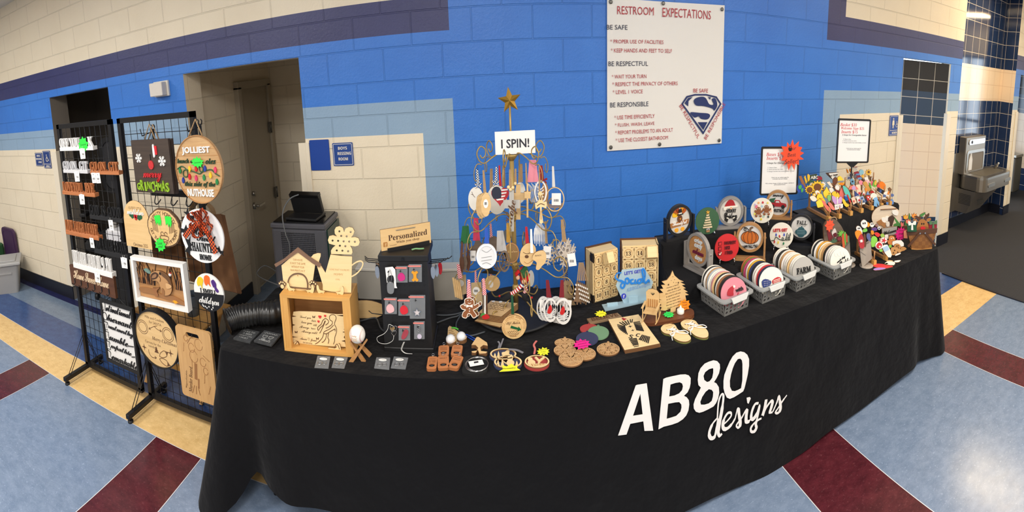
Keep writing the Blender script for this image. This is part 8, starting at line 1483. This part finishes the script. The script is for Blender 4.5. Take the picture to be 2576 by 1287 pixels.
cut('brown and white pennant cutout reading GO TEAM', [(700,280),(965,262),(835,415),(740,330)], A3, (70,50,42), [([(760,290),(955,270),(835,405)], WH), ('GO TEAM', (60,44,38), (850,325), .075, 'bold', .1)]); cut('brown football cutout under the pennant', spl([(850,420),(900,365),(945,400),(930,490),(880,530),(850,490)], 3), A2, (110,66,42)); cut('white baseball bat shaped cutout left of the football', [(720,470),(780,450),(850,560),(820,580)], A2-.02, (236,222,200))
cut('yellow duck cutout wearing grey sunglasses', spl([(930,400),(990,340),(1050,400),(1080,480),(1040,530),(960,500)], 3), A2-.01, (248,204,60), [([(935,440),(1065,430),(1065,470),(940,475)], (140,140,146)), (ell(1025,500,45,24), (244,140,40))]); cut('white mitten shaped cutout in the second row', spl([(890,560),(930,525),(980,570),(960,620),(910,610)], 3), A1+.02, WH); cut('dark red cup shaped cutout below the mitten', [(900,620),(980,640),(975,690),(905,660)], A1+.01, (130,40,48)); cut('teal surfboard cutout standing diagonally', spl([(1050,540),(1120,570),(1190,680),(1205,800),(1130,760),(1070,650)], 3), A1-.02, (100,196,184)); cut('coral tail shaped cutout left of the surfboard', spl([(1010,600),(1060,560),(1090,660),(1070,830),(1000,800),(980,700)], 3), A1, (240,124,110))
cut('coral and lavender beach umbrella cutout', [(1165,605),(1190,550),(1260,530),(1330,560),(1368,610),(1265,625)], A1-.01, (238,126,110), [(spl([(1230,612),(1245,545),(1290,545),(1305,615)], 2), (196,160,206))]); cut('blue bucket cutout in the front row', [(1075,740),(1165,730),(1160,830),(1095,850)], A0+.03, (40,110,190), [(ell(1120,740,44,16), (120,170,220))]); cut('red shovel cutout beside the bucket', [(1130,720),(1150,715),(1225,880),(1190,890)], A0, (206,60,56)); cut('cream fence shaped cutout in the middle rack', rrect(120,150,22,1360,600) and [(1310,520),(1400,510),(1420,690),(1330,690)], A1+.01, (238,216,190), [(pet(1385,690,34,20,5), (206,70,80))])
cut('navy gnome hat cutout with a white beard', [(1285,640),(1300,650),(1390,740),(1330,770),(1290,760)], A0+.03, (56,72,130), [(spl([(1300,755),(1385,740),(1370,790),(1310,800)], 2), WH)]); cut('cream tag cutout in the middle of the front row', [(1215,790),(1280,750),(1330,880),(1260,920)], A0-.01, (240,206,180), [(pet(1270,850,26,14,5), (210,90,80))]); cut('white tag cutout with a red flower', [(1320,770),(1390,750),(1420,850),(1350,890)], A0, WH, [(pet(1380,830,28,16,5), (200,50,60))]); cut('blue grey paw print tag cutout', [(1395,760),(1460,740),(1510,870),(1390,900)], A0-.01, (150,172,200), [(ell(1435,790,18), (60,80,120)), (ell(1470,850,18), (60,80,120))]); cut('navy ball cutout by the paw tag', ell(1500,840,42), A0+.02, (40,56,96)); cut('white note card cutout at the front of the middle rack', [(1390,900),(1495,880),(1500,905),(1400,930)], A0-.02, WH)
cut('white firework cutout at the back of the middle rack', pet(1172,380,66,20,10), A3, WH, [(pet(1172,380,40,12,8), (60,70,120))]); cut('navy firework cutout above the blue birdhouse', pet(1225,320,70,22,10), A3+.01, (54,56,92)); cut('grey firework cutout beside the layered cake', pet(1300,350,52,20,10), A2+.02, (96,98,110)); cut('orange carrot cutout at the far back left', spl([(1120,205),(1150,215),(1165,280),(1140,280)], 2), A3+.02, (236,140,40)); cut('orange carrot cutout at the far back right', spl([(1180,205),(1215,195),(1225,250),(1195,265)], 2), A3+.02, (236,140,40))
cut('red white and blue layered cake cutout with candles', [(1270,265),(1360,245),(1400,330),(1430,400),(1380,440),(1340,420),(1300,330)], A2+.04, (150,44,56), [([(1295,300),(1380,285),(1395,320),(1310,330)], (96,140,190)), ([(1335,380),(1420,360),(1430,400),(1350,420)], (110,150,196))]); [cut('white candle cutout on the cake, %s of three' % l, [(x,170),(x+22,165),(x+40,255),(x+20,262)], A2+.05, WH, [([(x+2,165),(x+12,140),(x+20,165)], (170,50,50))]) for x, l in ((1262,'left'), (1290,'middle'), (1316,'right'))]; cut('pale blue balloon cutout right of the cake', ell(1425,265,48,56), A3, (140,190,206)); cut('blue speckled birdhouse cutout', [(1195,420),(1240,380),(1290,450),(1285,520),(1220,510)], A2, (110,160,190), [(ell(1243,450,16), (40,40,50))]); cut('tan acorn shaped cutout below the cake', spl([(1310,440),(1350,400),(1380,450),(1360,510),(1320,500)], 2), A2, (180,160,130)); cut('small orange starburst cutout by the cake', pet(1455,345,40,20,8), A2+.02, (240,180,60))
cut('yellow coneflower cutout at the back right', pet(1568,270,70,45,9), A3, (228,180,70), [(ell(1570,260,22), BR_)]); cut('brown stem cutout under the yellow coneflower', [(1560,320),(1590,315),(1605,410),(1575,415)], A3+.01, (120,96,70)); cut('white gift bag cutout at the back', [(1480,370),(1545,355),(1580,440),(1510,470)], A2+.01, WH); cut('pink bow cutout in front of the gift bag', spl([(1370,450),(1420,430),(1460,470),(1440,520),(1390,510)], 2), A2-.02, (240,140,160)); cut('light pink heart shaped cutout right of the bow', spl([(1460,470),(1540,420),(1610,470),(1560,530),(1480,540)], 2), A2-.01, (244,190,196)); cut('rose pink cutout behind the wheat', spl([(1610,460),(1650,440),(1660,500),(1620,530)], 2), A2+.02, (236,110,140)); cut('tan wheat bundle cutout', spl([(1450,480),(1520,450),(1560,520),(1610,620),(1560,650),(1500,560)], 2), A1+.03, (206,156,80)); cut('orange carrot cutout in front of the wheat', spl([(1490,590),(1540,600),(1545,680),(1515,670)], 2), A1-.02, (240,140,50))
cut('green leaf cutout beside the corn', spl([(1580,470),(1615,520),(1630,600),(1590,560)], 2), A1+.02, (90,170,70)); cut('yellow corn cutout with green husks', spl([(1650,540),(1670,460),(1720,420),(1735,500),(1710,570)], 3), A1+.03, (120,180,70), [(spl([(1680,500),(1700,440),(1728,430),(1725,500),(1700,530)], 2), (226,180,80))]); cut('white round cutout at the far back right', ell(1655,395,34), A3, WH); cut('orange pumpkin cutout at the right end', spl([(1740,500),(1790,455),(1860,460),(1915,530),(1905,620),(1840,600),(1770,570)], 3), A2, (238,130,40), [([(1770,410),(1800,420),(1805,460),(1780,460)], (120,70,44))]); cut('coral gourd cutout left of the pumpkin', spl([(1735,540),(1775,500),(1800,560),(1760,585)], 3), A1+.03, (230,80,80)); cut('black top hat cutout with a blue band', [(1760,570),(1910,650),(1870,720),(1735,640)], A1, (56,54,58), [([(1800,610),(1835,630),(1815,690),(1780,665)], (60,90,150))]); cut('red strawberry shaped cutout in front of the corn', spl([(1600,660),(1650,640),(1690,680),(1640,710)], 2), A1-.01, (190,40,46)); cut('white gnome hat cutout with red heart', [(1460,640),(1500,700),(1440,720)], A1-.02, WH, [(ell(1470,705,14), (210,50,70))]); cut('blue gnome hat cutout near the red checks', [(1545,650),(1600,720),(1520,720)], A1-.03, (120,150,200)); cut('red check house cutout in the front row', [(1520,740),(1600,735),(1615,830),(1540,840)], A0+.01, (206,60,60), [([(1545,760),(1570,757),(1572,785),(1548,788)], WH), ([(1580,790),(1605,787),(1607,815),(1582,818)], WH)])
cut('snowman head cutout with a pale blue scarf, front right', ell(1672,750,68,66), A0+.01, (240,234,222), [(spl([(1665,800),(1720,765),(1750,790),(1735,830),(1680,830)], 2), (130,180,226)), (spl([(1680,820),(1745,820),(1820,935),(1770,950),(1725,870),(1745,965),(1670,945)], 1), (130,184,230))]); cut('snowman cutout with blue earmuffs at the right end', ell(1930,710,58,60), A0+.02, (240,236,228), [(ell(1888,745,32), (90,110,160)), (ell(2040,728,36,32), (90,110,160)), ([(1945,700),(1970,640),(1985,650),(1975,720)], (240,140,50))]); cut('brown reindeer antler cutout behind the earmuffs', spl([(1995,690),(1960,600),(2000,570),(2040,610),(2010,680)], 1), A1, (120,84,56)); cut('blue bow cutout hanging at the right end', spl([(1925,870),(1980,870),(2000,840),(2050,810),(2080,860),(2060,930),(2010,900),(1960,930),(1930,910)], 2), A0-.02, (96,140,206)); cut('brown stick arm cutout beside the top hat', [(1650,590),(1670,600),(1840,735),(1825,745)], A0+.04, (120,84,60)); cut('white tag cutout at the foot of the right rack', [(1790,790),(1900,770),(1910,800),(1800,820)], A0-.01, WH)
# ----------------------------------------------------------------- right end of the table top
o6 = (2050,500,6.436)
t = cut('dark barnwood oval sign with wine and greens, standing behind the last basket', spl([(140,500),(150,420),(200,350),(270,325),(340,340),(400,400),(460,500),(470,600),(440,720),(380,800),(260,800),(180,780),(150,660)], 2), 2.20, 'barnwood', [([(190,520),(235,500),(260,560),(290,640),(235,720),(215,640)], (120,40,50)), (spl([(270,540),(320,470),(350,560),(330,630),(290,600)], 2), (214,206,200)), (spl([(285,570),(340,540),(345,600),(310,620)], 2), (96,30,40)), (pet(300,700,80,40,9), (78,110,84)), (pet(420,560,60,30,8), (120,190,80)), (pet(390,640,46,24,8), (140,60,70)), ([(180,740),(430,670),(440,700),(190,780)], (110,74,48))], o=o6, grp=None, cat='sign', th=.012)
g = G(); g.tube(spl([tuple(V((a,0,b))) for a, b in PL(cr(*o6, [(240,340),(270,305),(330,300),(355,345)]), t.location.copy(), -.25)], 4, False), .004, 'jute', 6); g.obj('rope_handle', t)
q_ = ay(2087,566,2.185); burst('price_burst', 'orange red burst with a note on the barnwood oval sign', q_, -.25, .036, (250,84,50), ('~aaaaaaa',), sq=1.2, n=8, seed=4)
def pocket(label, ol, bo, ins):
 p = at(*cr(*o6, [bo])[0], TZ+.006); t = thing('wall_pocket', label, 'pocket stand', TR(p, -.35)); q = PL(cr(*o6, ol), p, -.35); g = G(); g.prism(q, -.004, .006, 'grey_wash'); g.obj('front', t); g = G(); g.prism([(a+.008,b+.004) for a, b in q], .02, .026, 'grey_wash'); g.obj('back', t)
 g = G(); g.lathe([(.048,-.006),(.05,0),(.048,.002)], 'grey_wash', 28, T=MX.Translation((.012,.012,0))); g.obj('base_disc', t); g = G(); m_ = q[0]; g.ribbon([q[0], ((q[0][0]+q[2][0])/2, (q[0][1]+q[2][1])/2)], .012, -.008, -.004, 'grey_wash'); g.obj('flap', t); return t
pocket('grey washed pocket stand beside the barnwood oval sign', [(430,860),(560,700),(575,960),(500,1080)], (530,1075), None)
pocket('grey washed pocket stand in the middle of the right table end', [(725,820),(900,690),(920,960),(760,1110)], (820,1090), None)
for i, (pts, col, lab) in enumerate((([(440,600),(470,560),(490,640),(480,800),(450,780)], (200,90,50), 'orange leaf'), ([(470,560),(500,540),(510,680),(490,760)], (100,170,70), 'bright green leaf'), ([(500,560),(530,600),(530,700),(505,690)], (190,80,50), 'rust leaf'), ([(530,610),(555,600),(556,720),(535,700)], (90,120,80), 'dark green leaf'))): cut('%s cutout in the first grey pocket stand' % lab, spl(pts, 2), 2.085-.004*i, col, o=o6)
for pts, col, lab, more in (([(670,460),(700,435),(750,470),(770,560),(700,545),(675,500)], WH, 'small white ghost', [(ell(700,475,7,11), (30,30,30)), (ell(722,472,7,11), (30,30,30))]), ([(745,380),(790,335),(845,370),(850,440),(800,475),(755,440)], WH, 'large white ghost', [(ell(780,395,9,14), (30,30,30)), (ell(810,390,9,14), (30,30,30))]), ([(650,540),(700,505),(760,545),(700,655),(665,610)], (240,140,40), 'orange carrot', []), ([(825,410),(860,375),(895,420),(860,460)], (244,150,40), 'round orange lollipop', []), ([(890,400),(930,380),(965,420),(930,460),(895,440)], WH, 'white skull', [(ell(915,405,7,9), (30,30,30)), (ell(938,402,7,9), (30,30,30))]), ([(770,510),(830,470),(850,520),(790,540)], (120,190,80), 'green frog', []),
 ([(700,640),(760,560),(800,700),(790,800),(730,790),(710,720)], (180,50,56), 'red patterned mitten', [(pet(750,680,30,16,6), WH)]), ([(790,590),(820,580),(830,760),(800,770)], (104,66,44), 'brown stocking', []), ([(835,580),(880,555),(905,640),(900,690),(850,650)], (90,100,150), 'blue candy arch', [])): cut('%s cutout around the middle pocket stand' % lab, spl(pts, 2), 2.03 if pts[0][1] < 560 else 2.022, col, more, o=o6)
for i, x in enumerate((2.42, 2.55)): pegrack(x, 'low wooden peg rack of candy cutouts, %s one' % ('left','right')[i], TZ, 2.02, .22, 3, .12)
for pts, col, lab, Y, more in (([(910,640),(960,600),(1010,640),(1000,740),(920,780)], (140,210,80), 'bright green bow', 2.03, []), ([(960,560),(1010,540),(1060,580),(1020,620)], (220,60,60), 'red candy', 2.09, []), (ell(1040,755,62,66), WH, 'red and white swirl lollipop', 2.015, [(spl([(1000,740),(1040,700),(1085,740),(1060,790),(1030,770),(1050,745),(1070,770),(1030,800),(995,780)], 2), (206,50,56))]), (ell(1115,670,58,50), WH, 'peppermint swirl', 2.05, [(pet(1115,670,50,16,5), (206,50,60))]), ([(1205,610),(1250,595),(1295,625),(1300,690),(1260,740),(1210,720),(1195,660)], (200,128,66), 'gingerbread face', 2.06, [(ell(1235,640,8), WH), (ell(1265,632,8), WH)]), ([(1175,680),(1230,670),(1255,740),(1200,745)], (200,120,60), 'gingerbread body', 2.05, []), ([(1255,690),(1400,670),(1440,760),(1290,780)], WH, 'white square card', 2.03, []), (ell(1335,775,55,50), (196,140,84), 'chocolate chip cookie', 2.02, [(ell(1320,760,9), (80,50,30)), (ell(1350,790,9), (80,50,30)), (ell(1345,755,8), (80,50,30))]), ([(1235,790),(1330,790),(1410,840),(1330,890),(1240,910)], (196,146,90), 'cookie pile', 2.0, [(ell(1290,830,10), (80,50,30)), (ell(1340,860,10), (80,50,30)), (ell(1270,870,9), (80,50,30))]), ([(1390,790),(1440,775),(1485,810),(1400,850)], (190,136,80), 'half cookie', 2.01, []),
 ([(1085,785),(1175,740),(1245,910),(1190,945)], WH, 'milk carton', 1.995, [([(1090,790),(1172,750),(1200,815),(1125,860)], (170,200,224))]), (ell(1070,835,28,22), (130,200,80), 'green candy', 2.0, []), (ell(1220,765,24,26), (120,190,70), 'round green candy', 2.02, []), ([(905,520),(940,510),(960,560),(920,580)], (240,150,40), 'candy corn', 2.1, []), ([(915,480),(990,460),(1010,510),(940,520)], (96,70,140), 'purple spider', 2.12, []), ([(1010,470),(1040,445),(1062,475),(1040,505)], (230,230,236), 'white eyeball', 2.12, [(ell(1038,474,10), (40,50,90))]), ([(975,440),(1010,400),(1020,450)], (150,110,110), 'brown hat', 2.14, []), ([(1060,580),(1110,560),(1130,620),(1080,630)], (160,200,90), 'yellow green bow', 2.1, []), ([(1130,590),(1180,575),(1190,640),(1150,640)], WH, 'white frosted bow', 2.1, []), ([(1300,900),(1380,870),(1385,890),(1310,920)], WH, 'white price card', 1.99, [])): cut('%s cutout on the low candy rack' % lab, spl(pts, 2) if len(pts) < 12 else pts, Y, col, more, o=o6)
# welcome round sign, welcome plank, tulip crate
cut('large pale round sign with marshmallows and wooden blocks, behind the candy rack', el(1160,300,240,200,40), 2.26, X('pale_round', (222,206,184), .6, kind='wood', rgb2=(208,190,166), sc=1), [(spl([(1080,310),(1140,300),(1145,370),(1090,375)], 2), WH), (spl([(1140,290),(1190,280),(1190,350),(1145,350)], 2), WH), ([(995,370),(1070,330),(1110,400),(1040,430)], (160,110,66)), ([(1060,420),(1100,370),(1150,400),(1130,470)], (170,118,72)), ([(1180,300),(1250,260),(1285,300),(1240,440),(1175,420)], (74,54,44)), (spl([(1245,190),(1300,170),(1345,210),(1320,265),(1255,240)], 2), WH), ([(1060,165),(1320,150),(1320,158),(1060,172)], (120,84,56)), (spl([(1140,380),(1190,360),(1195,430),(1150,440)], 2), (220,212,200))], o=o6, grp=None, cat='sign', th=.010)
cut('grey washed welcome plank leaning on the round sign', [(1085,480),(1330,445),(1325,570),(1090,605)], 2.19, X('grey_plank', (176,172,166), .7, kind='wood', rgb2=(150,146,140), sc=1), [('Welcome', (40,36,34), (1208,525), .13, 'script', .1), ([(1070,600),(1330,570),(1330,600),(1075,635)], (104,68,44))], o=o6, grp=None, cat='sign', th=.012)
t = cut('brown plank planter behind the pink burst', [(1170,430),(1490,440),(1500,720),(1330,760),(1180,700)], 2.24, 'walnut', [], o=o6, grp=None, cat='planter', th=.05)
for i, (x, y, c_, l) in enumerate(((1380,320,(170,130,190),'lavender'), (1400,410,(236,120,110),'coral'), (1470,290,(240,170,60),'yellow'), (1610,270,(244,150,60),'orange'), (1510,360,(240,130,110),'pink'))):
 cut('%s tulip cutout, number %s from the left of the tulip planters' % (l, ('one','two','three','five','four')[i]), spl([(x-38,y-32),(x-16,y-10),(x,y-44),(x+16,y-10),(x+38,y-32),(x+34,y+26),(x,y+44),(x-34,y+26)], 1), 2.225 if i < 3 else 2.10, c_, [([(x-5,y+40),(x+5,y+40),(x+8,y+120),(x-2,y+120)], GN)], o=o6)
for i, pts in enumerate(([(1270,280),(1320,330),(1400,440),(1340,430)], [(1450,380),(1480,350),(1490,440),(1470,460)], [(1530,230),(1550,300),(1545,390),(1520,330)], [(1700,260),(1790,215),(1770,260),(1720,290)], [(1270,420),(1330,390),(1370,430),(1300,450)])): cut('green leaf cutout, %s among the tulips' % ORD[i], spl(pts, 2), 2.232 if i != 3 else 2.13, (74,138,70), o=o6)
q_ = ay(2266,588,2.15); burst('price_burst', 'hot pink burst reading Change me out beside the reindeer basket', q_, -.5, .055, (236,30,130), ('Change','me','out!'), sq=1, n=12, seed=6)
cut('peach striped card cutout between the pink burst and the basket', [(1440,520),(1495,500),(1500,640),(1440,635)], 2.12, (236,150,120), o=o6)
# reindeer basket
pb_ = at(2318,627,TZ); yb = -.55; RQ = lambda l: PL(cr(*o6, l), pb_, yb); t = thing('basket_planter', 'flat wooden basket planter at the right end with a reindeer inside', 'planter', TR(pb_, yb)); wv = X('weave', (140,92,46), .6, kind='check', rgb2=(124,78,38), sc=34)
g = G(); g.prism(RQ([(1495,530),(1975,500),(1890,790),(1740,815),(1570,805)]), 0, .008, wv, 'ply_edge'); g.prism(RQ([(1560,795),(1740,812),(1895,780),(1890,805),(1740,828),(1560,815)]), -.004, .03, 'burn_light'); g.obj('front', t)
g = G(); g.prism(RQ([(1485,520),(1980,470),(1970,545),(1490,590)]), -.005, 0, 'walnut'); g.obj('rim_band', t); [put(t, 'handle', ('R', RQ(l), .017, -.012, -.006, 'walnut')) for l in ([(1690,545),(1500,765)], [(1775,540),(1940,735)])]
g = G(); [g.prism(circ(.006, 12, *RQ([q])[0]), -.0145, -.012, 'silver') for q in ((1693,548),(1775,543))]; g.obj('rivet', t); g = G(); g.prism(RQ([(1500,540),(1970,510),(1880,780),(1580,790)]), .03, .036, 'walnut'); g.obj('back', t)
pr2 = pb_+V((.012,.022,0)); ri = thing('reindeer_cutout', 'reindeer cutout with red nose standing in the basket planter', 'cutout', TR(pr2, yb)); RR = lambda l: PL(cr(*o6, l), pr2, yb)
put(ri, 'head', ('P', spl(RR([(1650,490),(1660,410),(1700,340),(1760,330),(1820,380),(1840,470),(1800,520),(1700,525)]), 3), 0, .006, X('deer_brown', (166,108,54), .6), 'ply_edge')); put(ri, 'muzzle', ('P', spl(RR([(1640,490),(1690,450),(1790,440),(1840,470),(1830,520),(1660,530)]), 3), -.003, 0, X('deer_dark', (140,88,44), .6))); put(ri, 'nose', ('P', RR(el(1745,470,40,27)), -.006, -.003, C(206,40,50)), label='red nose'); put(ri, 'eyes', *[('P', RR(el(x,402,10,15)), -.002, 0, 'black') for x in (1730,1762)])
for l in ([(1680,350),(1640,300),(1600,300),(1650,270),(1690,300),(1700,260),(1715,300),(1720,340)], [(1770,330),(1790,270),(1780,230),(1810,260),(1850,230),(1850,280),(1810,310),(1800,345)]): put(ri, 'antler', ('P', spl(RR(l), 2), .001, .006, 'walnut'))
for l in ([(1660,380),(1600,350),(1590,330),(1650,330)], [(1820,370),(1880,340),(1870,310),(1810,330)]): put(ri, 'ear', ('P', spl(RR(l), 2), .001, .006, 'deer_brown'))
for lab, ol, col, bw_ in (('dark green gift cutout with white bow left of the reindeer', [(1490,400),(1640,390),(1650,530),(1500,530)], (30,84,56), WH), ('dark red gift cutout with green bow right of the reindeer', [(1840,400),(1980,380),(1975,490),(1850,500)], (140,30,50), (84,120,84))):
 cx = sum(a for a, b in ol)/4; cy = min(b for a, b in ol); cut(lab, ol, pb_.y+.035 if cx < 1700 else pb_.y-.0, col, [(spl([(cx,cy+10),(cx-60,cy-40),(cx-55,cy+40)], 2), bw_), (spl([(cx,cy+10),(cx+60,cy-40),(cx+55,cy+30)], 2), bw_), (spl([(cx-10,cy),(cx+10,cy),(cx+16,cy+110),(cx-16,cy+110)], 1), bw_)], o=o6)
# loose pieces lying on the cloth
for i, (pts, col, lab) in enumerate((([(930,1070),(960,1050),(1080,1050),(1260,1085),(1230,1105),(1100,1125),(960,1095)], (214,50,56), 'red bear shaped'), ([(945,1140),(990,1115),(1080,1110),(1150,1120),(1100,1140),(980,1155)], (170,130,206), 'purple candy shaped'), ([(1130,1045),(1180,1010),(1290,1020),(1280,1070),(1160,1060)], (236,232,214), 'white floral'), ([(1150,1000),(1210,990),(1270,1005),(1190,1015)], (230,190,140), 'tan leaf'), ([(1290,1000),(1390,990),(1360,1020),(1300,1025)], WH, 'white bat shaped'), ([(1130,1050),(1160,1035),(1190,1050),(1150,1060)], (170,210,80), 'lime green'))):
 q = cr(*o6, pts); tt, Q, c = flatthing('wooden_cutout', 'loose %s cutout lying on the cloth in front of the candy rack' % lab, 'cutout', q, z=TZ+.002*(i % 3), th=.004, grp='loose cutouts on the cloth'); fl(tt, 'base_shape', ('P', spl(Q(q), 2), 0, .004, C(*col), 'ply_edge'))
